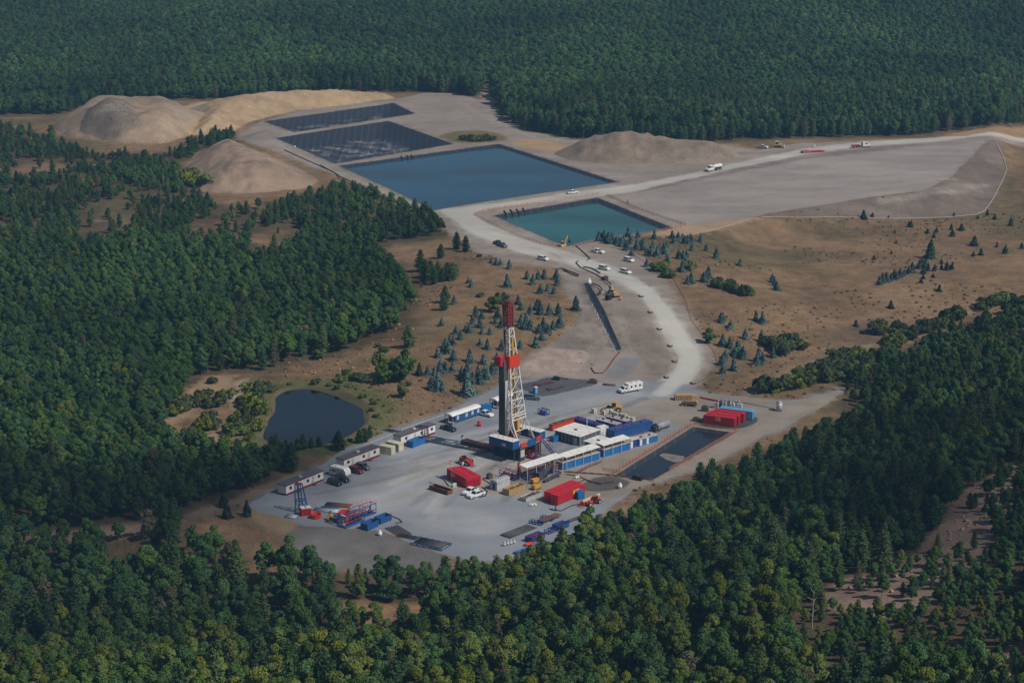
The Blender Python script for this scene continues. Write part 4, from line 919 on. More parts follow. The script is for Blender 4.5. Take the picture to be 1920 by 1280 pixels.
# ------------------------------------------------------------------ trailers, containers, bins
def window(root, x, y, z0, z1, w_, face=-1, m='glass'):
    fr_ = box(x - w_ / 2 - .08, x + w_ / 2 + .08, y - .03, y + .03, z0 - .08, z1 + .08).build('window', M['white'], root)
    box(x - w_ / 2, x + w_ / 2, y - .045, y + .045, z0, z1).build('pane', M[m], fr_)
def office(p1, p2, label, wins, doors):
    loc, rz, L_ = frame(p1, p2); W = 3.2; H = 3.1; t = thing('office_trailer', label, 'trailer', loc, rz, 'white office trailers along the left edge of the pad')
    box(0, L_, 0, W, .55, H).build('wall', M['white'], t)
    MB().prism([(-.12, H), (L_ + .12, H), (L_ + .12, H + .1), (-.12, H + .1)], -.15, W + .15).build('roof', M['rooff'], t)
    m = MB(); m.box(-.16, L_ + .16, -.2, -.15, H - .12, H + .13); m.box(-.2, -.12, -.15, W + .15, H - .12, H + .13); m.box(L_ + .12, L_ + .2, -.15, W + .15, H - .12, H + .13); m.build('roof_trim', M['dred'], t)
    m = MB(); m.box(.1, L_ - .1, .06, .16, .0, .55); m.box(.1, .2, .06, W - .06, 0, .55); m.box(-.02, L_ + .02, -.03, 0, .5, .68); m.build('skirt', M['dred'], t)
    for x in wins: window(t, L_ * x, -.01, 1.5, 2.4, 1.0)
    for x in doors:
        box(L_ * x - .45, L_ * x + .45, -.04, -.0, .6, 2.6).build('door', M['lgrey'], t)
        m = MB()
        for k in range(3): m.box(L_ * x - .5, L_ * x + .5, -.35 - .3 * k, -.05 - .3 * k, 0, .5 - .16 * k)
        m.build('steps', M['dred'], t)
    for y in (.5, W - .5):
        for k in range(2): wheel_at(t, L_ * .6 + k, y, .35, .22)
    m = MB(); m.box(L_ * .45, L_ * .45 + 1.1, W * .35, W * .35 + .9, H + .1, H + .5); m.build('roof_unit', M['lgrey'], t)
    return t
office((536.7, 929.3), (606.5, 900.5), 'white office trailer nearest the blue frame tower, leftmost of three', (.12, .58, .88), (.3, .72))
office((645.3, 880), (711.7, 855), 'middle white office trailer with the camper at its near end', (.12, .55, .86), (.24, .7))
office((752, 835.5), (816, 812.5), 'white office trailer behind the cream containers and blue skip', (.15, .6, .9), (.4, .75))
def camper():
    loc, rz, L_ = frame((617, 890.5), (641.5, 896)); L_ = 6.2; W = 2.5; t = thing('travel_trailer', 'white travel camper parked at the end of the middle office trailer', 'camper', loc, rz)
    MB().prism([(0, .5), (L_ - .3, .5), (L_, 1.1), (L_ - .15, 2.0), (L_ - .9, 2.9), (.25, 2.95), (0, 2.5)], 0, W).build('shell', M['white'], t)
    box(1.2, 2.3, -.03, 0, 1.5, 2.1).build('window', M['glass'], t); box(.3, .75, -.03, 0, 1.5, 2.0).build('window', M['glass'], t); box(4.3, 4.8, -.03, 0, 1.6, 2.1).build('window', M['glass'], t)
    box(3.1, 3.8, -.035, 0, .6, 2.3).build('door', M['lgrey'], t); box(1.5, 2.3, .8, 1.6, 2.96, 3.2).build('roof_unit', M['white'], t); box(.02, L_ - .5, -.02, 0, .9, 1.0).build('stripe', M['lgrey'], t)
    for y in (.2, W - .2):
        for k in range(2): wheel_at(t, 2.6 + k * .8, y, .33, .2)
    MB().bar((L_ - .3, W / 2, .5), (L_ + 1, W / 2, .45), .1).build('tow_bar', M['dgrey'], t)
camper()
def container(p1, p2, label, paint, W=2.44, H=2.6, doors=True):
    loc, rz, L_ = frame(p1, p2); t = thing('shipping_container', label, 'container', loc, rz)
    m = MB(); m.box(.02, L_ - .02, .05, W - .05, .1, H - .02)
    n = int(L_ / .35)
    for i in range(n): x = .1 + (L_ - .2) * i / n; m.box(x, x + .15, 0.01, .05, .2, H - .15); m.box(x, x + .15, W - .05, W - .01, .2, H - .15)
    for x in (0, L_ - .12):
        for y in (0, W - .12): m.box(x, x + .12, y, y + .12, 0, H)
    for y in (0, W - .12): m.box(.12, L_ - .12, y, y + .12, H - .14, H - .004); m.box(.12, L_ - .12, y, y + .12, 0.004, .16)
    m.build('shell', M[paint], t)
    if doors:
        for k in (0, 1):
            d = box(L_, L_ + .04, .16 + k * (W - .3) / 2, .12 + (k + 1) * (W - .3) / 2, .2, H - .2).build('door', M[paint], t)
            MB().bar((L_ + .07, .5 + k * 1.3, .3), (L_ + .07, .5 + k * 1.3, H - .3), .05).build('lock_bar', M['lgrey'], d)
    return t
container((709.4, 849.8), (733.6, 854), 'cream shipping container, nearer the red trimmed office trailer', 'cream'); container((723.5, 842), (747.5, 847.8), 'cream shipping container beside the bright blue skip', 'cream')
def bin_(p1, p2, label, paint, W, H, fill=None, fill_h=.8, rib=.6, name='open_bin', cat='bin', group=None):
    loc, rz, L_ = frame(p1, p2); t = thing(name, label, cat, loc, rz, group); w_ = .1; m = MB()
    m.box(0, L_, 0, w_, .05, H); m.box(0, L_, W - w_, W, .05, H); m.box(0, w_, w_, W - w_, .05, H); m.box(L_ - w_, L_, w_, W - w_, .05, H); m.box(w_, L_ - w_, w_, W - w_, .05, .2)
    if rib:
        for i in range(int(L_ / rib) + 1):
            x = min(L_ - .12, i * rib); m.box(x, x + .12, -.08, 0, .1, H - .05); m.box(x, x + .12, W, W + .08, .1, H - .05)
    m.box(-.06, L_ + .06, -.1, .02, H - .04, H + .08); m.box(-.06, L_ + .06, W - .02, W + .1, H - .04, H + .08)
    m.build('shell', M[paint], t)
    if fill:
        m = MB(); n = 5
        for i in range(n):
            x0 = w_ + (L_ - 2 * w_) * i / n; x1 = w_ + (L_ - 2 * w_) * (i + 1) / n; k = H * fill_h * random.uniform(.75, 1.1)
            m.hexa([(x0, w_, .2), (x1, w_, .2), (x1, W - w_, .2), (x0, W - w_, .2)], [(x0 + .1, .2, k), (x1 - .1, .3, k * .9), (x1 - .1, W - .3, k), (x0 + .1, W - .2, k * .85)])
        m.build('contents', M[fill], t)
    return t
bin_((774, 840), (797, 831), 'bright blue open skip beside the cream containers', 'blue2', 2.4, 2.0, 'soil', .75, .9, 'rubbish_skip', 'skip')
bin_((954.2, 929.6), (984.7, 918.6), 'tan timber bin filled with soil in front of the grey shed', 'wood', 2.4, 1.8, 'soil', .95, .7)
bin_((986.3, 941.2), (1016, 929.5), 'low grey steel bin heaped with cuttings left of the red tanks', 'lgrey', 2.3, 1.2, 'soil', 1.1, .7)
bin_((805, 917.3), (839.4, 928.2), 'long rusty steel pipe basket beside the windsock pole', 'rust', 2.0, 1.3, 'rust', .5, .9, 'pipe_basket', 'basket')
bin_((689, 995.5), (710, 986.5), 'blue open tank nearest the pad edge in the cluster of blue equipment', 'blue', 2.4, 1.9, 'dgrey', .4, .8, 'open_tank', 'tank'); bin_((713.5, 983), (735, 974.5), 'blue open tank with a tan end at the right of the blue equipment cluster', 'blue', 2.4, 1.7, 'dgrey', .4, .8, 'open_tank', 'tank')
bin_((632, 981), (648, 976), 'small blue open tank left of the grey panel on the pad edge', 'blue', 3.4, 1.2, 'dgrey', .4, .8, 'open_tank', 'tank')
def bunkhouse(p1, p2, label, wins, L_=None):
    loc, rz, L0 = frame(p1, p2); L_ = L_ or L0; W = 3.2; H = 2.7; t = thing('bunkhouse', label, 'cabin', loc, rz, 'blue bunkhouses with arched white roofs')
    box(1.6, L_, 0, W, .45, H).build('wall', M['blue'], t); box(0, 1.6, 0.05, W - .05, .3, .5).build('porch_floor', M['grey'], t)
    prof = [(W / 2 + (W / 2 + .12) * math.cos(a), H + .62 * math.sin(a)) for a in np.linspace(0, math.pi, 11)]
    n = len(prof); V = [(-.05, y, z) for y, z in prof] + [(L_ + .05, y, z) for y, z in prof]; m = MB(); m.add(V, [tuple(range(n)), tuple(range(2 * n - 1, n - 1, -1))] + [(i, i + 1, i + 1 + n, i + n) for i in range(n - 1)] + [(n - 1, 0, n, 2 * n - 1)]); m.build('roof', M['roofw'], t)
    for y in (.1, W / 2, W - .1): MB().bar((.1, y, .3), (.1, y, H), .14).build('porch_post', M['white'] if y == W / 2 else M['dred'], t)
    box(1.55, 1.6, .6, 1.5, .5, 2.4).build('door', M['lgrey'], t)
    for x in wins: window(t, L_ * x, -.01, 1.2, 2.2, .8, m='lgrey')
    box(.5, L_ - .5, .3, W - .3, 0, .45).build('skid', M['dgrey'], t)
bunkhouse((847.6, 796), (902, 777.3), 'blue bunkhouse with white arched roof and four white windows', (.2, .5, .7, .9)); bunkhouse((932, 766.8), (966, 754), 'blue bunkhouse with white arched roof, half hidden behind the derrick', (.3, .7))
def small_tank(p1, p2, label, paint, W, H, name, cat, dome=False):
    loc, rz, L_ = frame(p1, p2); t = thing(name, label, cat, loc, rz); m = MB(); m.box(0, L_, 0, W, .15, H)
    for i in range(int(L_ / .5) + 1): m.box(min(i * .5, L_ - .08), min(i * .5, L_ - .08) + .08, -.05, 0, .2, H - .1)
    m.build('shell', M[paint], t); box(-.06, L_ + .06, -.08, W + .06, H, H + .08).build('lid', M[paint], t); MB().cyl((L_ * .5, W * .5, H + .08), (L_ * .5, W * .5, H + .3), .3).build('hatch', M['dgrey'], t)
    m = MB(); m.bar((-.1, .3, .08), (L_ + .1, .3, .08), .15); m.bar((-.1, W - .3, .08), (L_ + .1, W - .3, .08), .15); m.build('skid', M['dgrey'], t); return t
small_tank((905, 773.5), (922, 772), 'square blue water tank between the two blue bunkhouses', 'blue2', 2.2, 2.3, 'water_tank', 'tank')
small_tank((1084, 937), (1096, 935), 'blue water tank in front of the signed red tank', 'blue2', 2.0, 2.2, 'water_tank', 'tank')
small_tank((1038, 829), (1048, 827), 'small blue pump box left of the white roofed shed', 'blue2', 1.6, 1.7, 'pump_box', 'box')
def shed():
    loc, rz, L_ = frame((932, 920.4), (956, 911)); W = 2.6; t = thing('steel_shed', 'grey steel shed with curved roof between red tanks and timber bin', 'shed', loc, rz); H = 2.6
    box(0, L_, 0, W, .1, H).build('wall', M['lgrey'], t)
    prof = [(W / 2 + (W / 2 + .1) * math.cos(a), H + .5 * math.sin(a)) for a in np.linspace(0, math.pi, 9)]; n = 9
    m = MB(); m.add([(-.1, y, z) for y, z in prof] + [(L_ + .1, y, z) for y, z in prof], [tuple(range(n)), tuple(range(2 * n - 1, n - 1, -1))] + [(i, i + 1, i + 1 + n, i + n) for i in range(n - 1)] + [(n - 1, 0, n, 2 * n - 1)]); m.build('roof', M['galv'], t)
    box(-.05, 0, .7, 1.8, .2, 2.2).build('door', M['blue'], t); box(-.2, L_ + .2, .2, .4, 0, .1).build('skid', M['dgrey'], t)
shed()
def toilet():
    loc, rz = spot(1004, 737.5, (10, -2)); t = thing('portable_toilet', 'bright blue portable toilet standing just right of the derrick', 'toilet', loc, rz); box(-.6, .6, -.6, .6, .1, 2.2).build('cabin', M['blue2'], t)
    MB().hexa([(-.65, -.65, 2.2), (.65, -.65, 2.2), (.65, .65, 2.2), (-.65, .65, 2.2)], [(-.4, -.4, 2.5), (.4, -.4, 2.5), (.4, .4, 2.5), (-.4, .4, 2.5)]).build('roof', M['lgrey'], t); box(-.4, .4, -.64, -.6, .2, 2.0).build('door', M['lblue'], t); box(-.7, .7, -.7, .7, 0, .1).build('skid', M['dgrey'], t)
toilet()
def motorhome():
    loc, rz, L_ = frame((1205, 731.5), (1167, 739)); L_ = 8.6; t = thing('crew_truck', 'white box bodied crew truck parked where the haul road meets the pad', 'truck', loc, rz, None); W = 2.4
    box(0, L_ - 2.6, -W, 0, .7, 3.1).build('box_body', M['white'], t); m = MB(); m.prism([(L_ - 2.5, .6), (L_, .6), (L_ - .02, 1.35), (L_ - .9, 1.5), (L_ - 1.35, 2.3), (L_ - 2.5, 2.35)], -W + .15, -.15); m.build('cab', M['white'], t)
    for s in (-.14, -W + .14): box(L_ - 2.3, L_ - 1.5, s - .03, s + .03, 1.5, 2.1).build('side_window', M['glass'], t)
    for x in (.8, 2.6, 4.3): box(x, x + .7, -.02, .04, 1.7, 2.4).build('window', M['glass'], t)
    MB().hexa([(L_ - .98, -W + .25, 1.52), (L_ - .88, -W + .25, 1.52), (L_ - .88, -.25, 1.52), (L_ - .98, -.25, 1.52)], [(L_ - 1.38, -W + .3, 2.22), (L_ - 1.28, -W + .3, 2.22), (L_ - 1.28, -.3, 2.22), (L_ - 1.38, -.3, 2.22)]).build('windscreen', M['glass'], t)
    for x in (1.5, L_ - 1.1):
        for y in (-.2, -W + .2): wheel_at(t, x, y, .45, .3)
    box(1, 1.9, -1.6, -.8, 3.1, 3.35).build('roof_unit', M['lgrey'], t); box(3.4, 4.2, -1.6, -.8, 3.1, 3.35).build('roof_unit', M['lgrey'], t); MB().cyl((.5, -.4, 3.1), (.5, -.4, 5.2), .03, n=5).build('antenna', M['lgrey'], t)
motorhome()
def silo():
    loc, rz = spot(1461, 770); t = thing('steel_silo', 'upright galvanised steel tank with domed top at the right pad edge', 'tank', loc, rz); MB().cyl((0, 0, 0), (0, 0, 2.9), .98, n=20).build('shell', M['galv'], t)
    MB().cyl((0, 0, 2.9), (0, 0, 3.3), 1.02, .3, n=20).build('lid', M['galv'], t); MB().cyl((0, 0, 3.3), (0, 0, 3.6), .18, n=8).build('vent', M['lgrey'], t)
silo()
def windsock():
    loc, rz = spot(847, 912.3); t = thing('windsock', 'red and white windsock on a tall pole with white base', 'windsock', loc, rz); MB().cyl((0, 0, 0), (0, 0, 7.9), .06, .04, n=6).build('pole', M['grey'], t)
    m = MB(); d = (-.25, -.15, -.95)
    for i in range(4):
        p = np.array((-.1, 0, 8.0)) + np.array(d) * .4 * i; q = np.array((-.1, 0, 8.0)) + np.array(d) * .4 * (i + 1); m.cyl(p, q, .34 - .05 * i, .34 - .05 * (i + 1), 8, i % 2)
    m.build('sock', [M['orange'], M['white']], t); box(.4, 1.4, -.6, .4, 0, 1.1).build('base_block', M['white'], t)
windsock()

# ------------------------------------------------------------------ drilling rig
RIGF = frame((914, 849.5), (974, 866))
RO = g1(974, 866); RZ = RIGF[1]
def rig_thing(name, label, cat, x=0, y=0, drz=0.):
    c, s = math.cos(RZ), math.sin(RZ)
    wx, wy = RO[0] + c * x - s * y, RO[1] + s * x + c * y
    return thing(name, label, cat, (wx, wy, hz(wx, wy) - .03), RZ + drz)
def lerp(a, b, t): return np.array(a) * (1 - t) + np.array(b) * t
def rail(m, P, z0, h=1.1, step=1.6, r=.05, mi=0):
    for a, b in zip(P[:-1], P[1:]):
        a = np.array([*a, z0], float); b = np.array([*b, z0], float); n = max(1, int(np.linalg.norm(b - a) / step))
        for i in range(n + 1): p = lerp(a, b, i / n); m.bar(p, p + (0, 0, h), r, mi=mi)
        m.bar(a + (0, 0, h), b + (0, 0, h), r, mi=mi); m.bar(a + (0, 0, h * .55), b + (0, 0, h * .55), r, mi=mi)
def rig():
    t = rig_thing('drilling_rig', 'tall drilling rig with red and white lattice derrick on blue raised floor', 'drilling rig')
    m = MB()
    for y0 in (.3, 7.4):
        m.box(-10, 0, y0, y0 + 2.2, 0, 1.0); m.box(-10, 0, y0, y0 + 2.2, 3.5, 4.2)
        for x in (-9.9, -7.4, -4.9, -2.4, -.3):
            for yy in (y0 + .15, y0 + 2.05): m.bar((x, yy, 1), (x, yy, 3.5), .3)
        for x in (-9.9, -7.4, -4.9, -2.4): m.bar((x, y0 + .1, 1), (x + 2.4, y0 + .1, 3.5), .2)
        m.box(-9.8, -.3, y0 + .5, y0 + 1.7, 1.0, 3.5)
    m.box(-10, .0, 2.5, 7.4, 3.6, 4.2); m.box(-7, -3, 2.5, 7.4, 0, .6)
    m.build('substructure', M['dteal'], t)
    box(-.25, .06, .5, 2.3, 1.3, 3.5).build('mud_box', M['lgrey'], t); MB().cyl((-4.5, 5, .6), (-4.5, 5, 3.5), .6).build('blowout_preventer', M['dred'], t)
    box(-10.2, .1, .3, 9.7, 4.202, 4.6).build('drill_floor', M['grey'], t)
    def house(y0, y1, nm):
        m = box(-9.8, -.3, y0, y1, 4.4, 6.9)
        for k in range(18): x = -9.6 + k * .53; m.box(x, x + .12, y0 - .06, y0, 4.5, 6.8); m.box(x, x + .12, y1, y1 + .06, 4.5, 6.8)
        h = m.build('doghouse', M['blue'], t); box(-9.9, -.2, y0 - .1, y1 + .1, 6.9, 7.0).build('roof', M['roofw'], h)
        box(-4.6, -3.0, y0 - .1, y0 - .06, 4.9, 5.9).build('window', M['lgrey'], h)
        m = MB(); rail(m, [(-9.8, y0), (-.3, y0)], 7.0); rail(m, [(-9.8, y1), (-9.8, y0)], 7.0); m.build('railing', M['dred'], h)
        m = MB()
        for x in (-9, -5, -1): m.bar((x, (y0 + y1) / 2, 0), (x, (y0 + y1) / 2, 4.4), .25)
        m.build('leg_frame', M['dteal'], h)
    house(-2.7, .2, 'a'); house(9.8, 12.5, 'b')
    box(0.1, .3, .4, 3.1, 4.5, 5.7).build('red_panel', M['orange'], t); box(0.1, .35, 3.7, 7.4, 3.9, 6.0).build('wind_wall', M['blue'], t); box(0.1, .3, 7.7, 9.9, 4.8, 6.1).build('red_panel', M['orange'], t)
    m = MB(); rail(m, [(.1, .3), (.1, 9.7)], 4.6); rail(m, [(-10.1, .3), (-10.1, 9.7)], 4.6); m.build('railing', M['dred'], t)
    dw = box(-9.4, -6.9, 5.2, 8.6, 4.6, 6.6).build('drawworks', M['dred'], t); MB().cyl((-8.1, 5.4, 6.7), (-8.1, 8.4, 6.7), .6).build('drum', M['maroon'], dw)
    MB().cyl((-9.2, .9, 7.6), (-9.2, 3.6, 7.6), .4).build('air_tank', M['dred'], t)
    # derrick
    Z = [4.6, 12, 16, 20.5, 25, 29.5, 34, 38, 40.5, 43, 45.3, 47.5]
    def pts(z):
        if z <= 12:
            k = (z - 4.6) / 7.4; FL = lerp((-1.7, 1.7), (-4.0, 1.1), k); FR = lerp((-1.7, 9.2), (-4.0, 7.5), k); BL = lerp((-6.6, 1.4), (-6.7, 1.4), k); BR = lerp((-6.6, 7.6), (-6.7, 7.2), k)
        elif z <= 40.5:
            k = (z - 12) / 28.5; FL = lerp((-4.0, 1.1), (-7.2, 3.4), k); FR = lerp((-4.0, 7.5), (-7.2, 5.45), k); BL = lerp((-6.7, 1.4), (-8.9, 3.4), k); BR = lerp((-6.7, 7.2), (-8.9, 5.45), k)
        else:
            k = (z - 40.5) / 7; FL = lerp((-7.2, 3.4), (-7.3, 3.2), k); FR = lerp((-7.2, 5.45), (-7.3, 5.5), k); BL = lerp((-8.9, 3.4), (-9.3, 3.2), k); BR = lerp((-8.9, 5.45), (-9.3, 5.5), k)
        return [np.array([*p, z]) for p in (FL, FR, BR, BL)]
    white = MB(); red = MB()
    for a, b in zip(Z[:-1], Z[1:]):
        A, B = pts(a), pts(b); m = red if a >= 40 else white; top = a >= 40
        for k in range(4): m.bar(A[k], B[k], .34 if not top else .3)
        for k in range(4):
            j = (k + 1) % 4; 
            if k == 0 and a < 12: m.bar(lerp(A[0], B[0], .55), lerp(A[1], B[1], .55), .22); m.bar(B[0], B[1], .3); continue
            m.bar(B[k], B[j], .2 if not top else .2)
            m.bar(A[k], B[j], .17 if not top else .16)
            if top or k in (1, 3): m.bar(A[j], B[k], .15)
            if top: 
                mm = lerp(A[k], A[j], .5); m.bar(mm, lerp(B[k], B[j], .5), .15); m.bar(lerp(A[k], B[k], .5), lerp(A[j], B[j], .5), .14)
    A = pts(16); B = pts(18.2)
    white.bar(B[0], B[1], .3); white.bar(lerp(A[0], A[1], .5), B[0], .16); white.bar(lerp(A[0], A[1], .5), B[1], .16)
    for z in (13, 13.8): A = pts(z); white.bar(A[0], A[1], .28)
    md = white.build('derrick', M['mast'], t); md.scale = (1, 1, .972); md.location = (0, 0, 4.6 * .028); red.build('crown_section', M['dred'], md)
    P = pts(47.5); m = MB(); m.box(-9.5, -7.1, 3.1, 5.6, 47.4, 48.1); 
    for y in (3.6, 4.2, 4.8): m.cyl((-8.2, y, 48.2), (-8.2, y + .2, 48.2), .6)
    rail(m, [(-9.5, 3.0), (-7.1, 3.0), (-7.1, 5.7), (-9.5, 5.7), (-9.5, 3.0)], 48.0, .9, 1.0, .07); m.build('crown_block', M['dred'], md)
    m = MB(); m.box(-5.6, -5.45, 1.9, 6.55, 28.4, 32.2); m.box(-8.0, -5.6, 1.8, 1.95, 28.4, 32.2); m.box(-8.0, -5.6, 6.5, 6.65, 28.4, 32.2); m.box(-8.1, -5.6, 1.95, 6.5, 28.4, 28.55); m.build('monkey_board', M['orange'], md)
    m = MB(); m.box(-9.2, -7.2, -.4, 1.5, 29.2, 29.4); m.box(-9.3, -9.2, -.4, 1.5, 29.2, 32.2); m.box(-9.2, -7.2, -.5, -.4, 29.2, 32.2); m.box(-7.2, -7.1, -.4, 1.5, 29.2, 32.2); m.build('pipe_platform', M['red'], md)
    m = MB()
    for i in range(9):
        for j in range(8):
            x = -8.7 + i * .25; y = .7 + j * .22; m.cyl((x, y, 4.6), (x + .05, y + .05, 30 + (i % 2) * .3), .09, n=5)
    tag(m.build('racked_pipe', M['dgrey'], t), 'bundle of dark drill pipe standing in the derrick')
    m = MB()
    for j in range(5): m.cyl((-6.3, .8 + j * .3, 4.6), (-6.2, .8 + j * .3, 24), .11, n=5)
    m.build('lit_face_pipe', M['lgrey'], t)  # pale row paints the bundle's lit face, the dark pipes its shaded side
    m = MB(); m.bar((-5.2, 4.3, 7), (-6.6, 4.3, 37.5), .5, .45); m.build('guide_rail', M['yellow'], md)
    m = MB(); m.box(-5.2, -4.0, 3.8, 5.0, 8.2, 12.2); m.cyl((-4.6, 4.4, 12.2), (-4.6, 4.4, 13.4), .5); m.build('travelling_block', M['yellow'], md)
    m = MB()
    for k in range(4): m.cyl((-4.6 - .1 * k, 4.1 + .15 * k, 13), (-8, 4.2 + .1 * k, 47.5), .035, n=4)
    m.build('drill_line', M['dgrey'], md)
    m = MB(); m.bar((-7.4, 2.3, 4.6), (-8.7, 3.1, 40), .25); m.bar((-7.0, 2.3, 4.6), (-8.3, 3.1, 40), .2); m.build('standpipe', M['maroon'], md)
    # stairs
    m = MB()
    for s_ in (0, 1.1): m.bar((.4, 9.6 + s_, 4.6), (6.2, 9.6 + s_, .2), .12, .25); m.bar((.4, 9.6 + s_, 5.7), (6.2, 9.6 + s_, 1.3), .07); 
    for k in range(16): x = .5 + k * .36; m.box(x, x + .3, 9.6, 10.7, 4.5 - k * .275, 4.55 - k * .275)
    m.build('stair', M['violet'], t)
    m = MB()
    for s_ in (0, 1.1):
        for k in range(6): q = lerp((.4, 9.6 + s_, 4.6), (6.2, 9.6 + s_, .2), k / 5); m.bar(q, q + (0, 0, 1.1), .07)
    m.build('stair_rail', M['red'], t)
    return t
rig()
def catwalk():
    t = rig_thing('catwalk', 'long maroon pipe catwalk reaching left from the drilling rig', 'catwalk'); m = MB(); m.box(-25, -11, 1.5, 4.2, .7, 1.2)
    for x in (-24.5, -21, -17.5, -14, -11.5):
        for y in (1.7, 4.0): m.box(x - .12, x + .12, y - .12, y + .12, 0, .7)
    m.build('deck', M['maroon'], t); m = MB(); m.hexa([(-11, 1.9, .8), (-10.4, 1.9, 4.3), (-10.4, 3.8, 4.3), (-11, 3.8, .8)], [(-11.3, 1.9, 1.0), (-10.6, 1.9, 4.7), (-10.6, 3.8, 4.7), (-11.3, 3.8, 1.0)]); m.build('ramp', M['dred'], t)
    m = MB()
    for y in (.3, 5.4): m.bar((-20, y, .5), (-13, y, .9), .25, .4)
    m.build('pipe_tub', M['dred'], t); m = MB(); m.bar((-24.6, 1.6, 1.2), (-24.6, 1.6, 2.6), .12); m.bar((-24.6, 1.0, 2.4), (-24.4, 2.3, 2.7), .12); m.cyl((-24.6, 1.6, 2.6), (-24.2, 1.5, 2.9), .25); m.build('floodlight', M['black'], t)
catwalk()
# ------------------------------------------------------------------ mud system
def blue_tank(p1, p2, label, paint, W, H, top='rooff', rails='dred', group=None, name='mud_tank', cat='tank', doors=()):
    loc, rz, L_ = frame(p1, p2); t = thing(name, label, cat, loc, rz, group); m = MB(); m.box(0, L_, .05, W - .05, .1, H)
    for i in range(int(L_ / .8) + 1): x = min(i * .8, L_ - .1); m.box(x, x + .1, 0, .05, .15, H - .05); m.box(x, x + .1, W - .05, W, .15, H - .05)
    m.build('shell', M[paint], t); box(-.05, L_ + .05, -.12, W + .12, H, H + .1).build('walkway', M[top], t)
    if rails:
        m = MB(); rail(m, [(0, -.05), (L_, -.05)], H + .1); rail(m, [(0, W + .05), (L_, W + .05)], H + .1); m.build('railing', M[rails], t)
    for k in range(int(L_ / 3.5)): x = 1.6 + k * 3.5; MB().cyl((x, W * .45, H + .35), (x + .8, W * .45, H + .35), .22).box(x + .1, x + .5, W * .45 - .25, W * .45 + .25, H + .1, H + .25).build('agitator_motor', M['violet' if k % 2 else 'dred'], t)
    for x in doors: box(L_ * x, L_ * x + .9, -.05, -.0, .2, 2.1).build('door', M['white'], t)
    return t
MG = 'blue mud tanks of the drilling rig'
blue_tank((1055, 881.5), (1124.5, 861), 'blue mud tank under the middle white awning', 'blue2', 2.8, 2.3, 'sack')
blue_tank((1132, 857.3), (1182, 841.8), 'blue mud tank under the right white awning', 'blue2', 2.8, 2.3, 'sack')
blue_tank((1198, 837), (1233.5, 827.3), 'blue tank with rounded end at the far right of the mud system', 'blue2', 2.8, 2.2, 'sack', doors=(.05, .4))
blue_tank((1152, 825), (1224, 806.5), 'long blue roofed tank behind the right white awning', 'blue', 3.6, 2.9, 'blue')
blue_tank((1117.5, 797), (1155, 807.5), 'blue tank with grey deck behind the white tall box', 'violet', 2.6, 2.0, 'lgrey'); blue_tank((1136, 791.5), (1174, 801.5), 'violet blue tank with grey deck just below the white sacks', 'violet', 2.6, 2.0, 'lgrey')
blue_tank((1073, 794), (1122, 809), 'blue tank along the back edge of the white roofed building', 'violet', 2.4, 2.0, 'violet', None); blue_tank((1036, 808.5), (1079, 795), 'orange steel bin behind the white roofed building', 'orange', 1.6, 2.0, 'rust', None, name='steel_bin', cat='bin')
box_ = None
def gap_house():
    loc, rz, L_ = frame((1183, 841.4), (1197, 837.2)); t = thing('control_cabin', 'dark blue cabin with white door between two blue mud tanks', 'cabin', loc, rz); box(0, L_, .4, 2.6, 0, 2.5).build('wall', M['violet'], t); box(.3, 1.2, .34, .4, .1, 2.2).build('door', M['white'], t); box(-.1, L_ + .1, .2, 2.7, 2.5, 2.6).build('roof', M['sack'], t)
gap_house()
def flat_house(p1, p2, W, H, label, pumps=False):
    loc, rz, L_ = frame(p1, p2); t = thing('pump_house', label, 'building', loc, rz)
    box(.2, L_ - .2, .2, W - .2, .1, H - .05).build('wall', M['rooff'], t); r_ = box(-.25, L_ + .25, -.25, W + .25, H - .05, H + .12).build('roof', M['roofw'], t)  # wall in the dark roof grey, its shade put into the colour
    m = MB()
    for k in range(8): x = .1 + (L_ - .2) * k / 7; m.bar((x, .08, 0), (x, .08, H - .05), .14); m.bar((x, -.2, H + .1), (x, -.2, H + 1.1), .05)
    for k in range(6): y = .1 + (W - .2) * k / 5; m.bar((L_ - .08, y, 0), (L_ - .08, y, H - .05), .14)
    m.build('wall_post', M['lgrey'], t)
    m = MB()
    for k in range(4): y = W * (.15 + .23 * k); m.box(.4, L_ - .4, y, y + .12, H + .122, H + .16)
    m.build('roof_rib', M['lgrey'], r_); box(L_ * .45, L_ * .45 + 1.0, W * .4, W * .4 + .5, H + .12, H + .45).build('roof_vent', M['dgrey'], r_)
    MB().cyl((L_ * .65, W * .8, H + .1), (L_ * .65, W * .8, H + 3.2), .08, n=6).build('exhaust_pipe', M['white'], t)
    box(L_ * .75, L_ * .75 + 1.4, .1, .17, .1, 2.3).build('door', M['lgrey'], t); return t
flat_house((1039.7, 823.5), (1087.3, 836.5), 9.6, 3.1, 'largest white flat roofed pump house right of the derrick'); flat_house((1095, 844), (1122.5, 851.5), 7.0, 3.0, 'smaller white flat roofed pump house between the big one and the awnings')
def tall_box():
    loc, rz, L_ = frame((1126, 822.5), (1141, 818.5)); t = thing('equipment_box', 'tall white box standing behind the smaller pump house', 'box', loc, rz); box(0, L_, 0, 2.2, 0, 3.6).build('shell', M['white'], t); box(.3, 1.3, -.05, 0, .2, 2.2).build('door', M['lgrey'], t); box(L_, L_ + .06, .4, 1.8, .6, 2.8).build('grille', M['dgrey'], t)
tall_box()
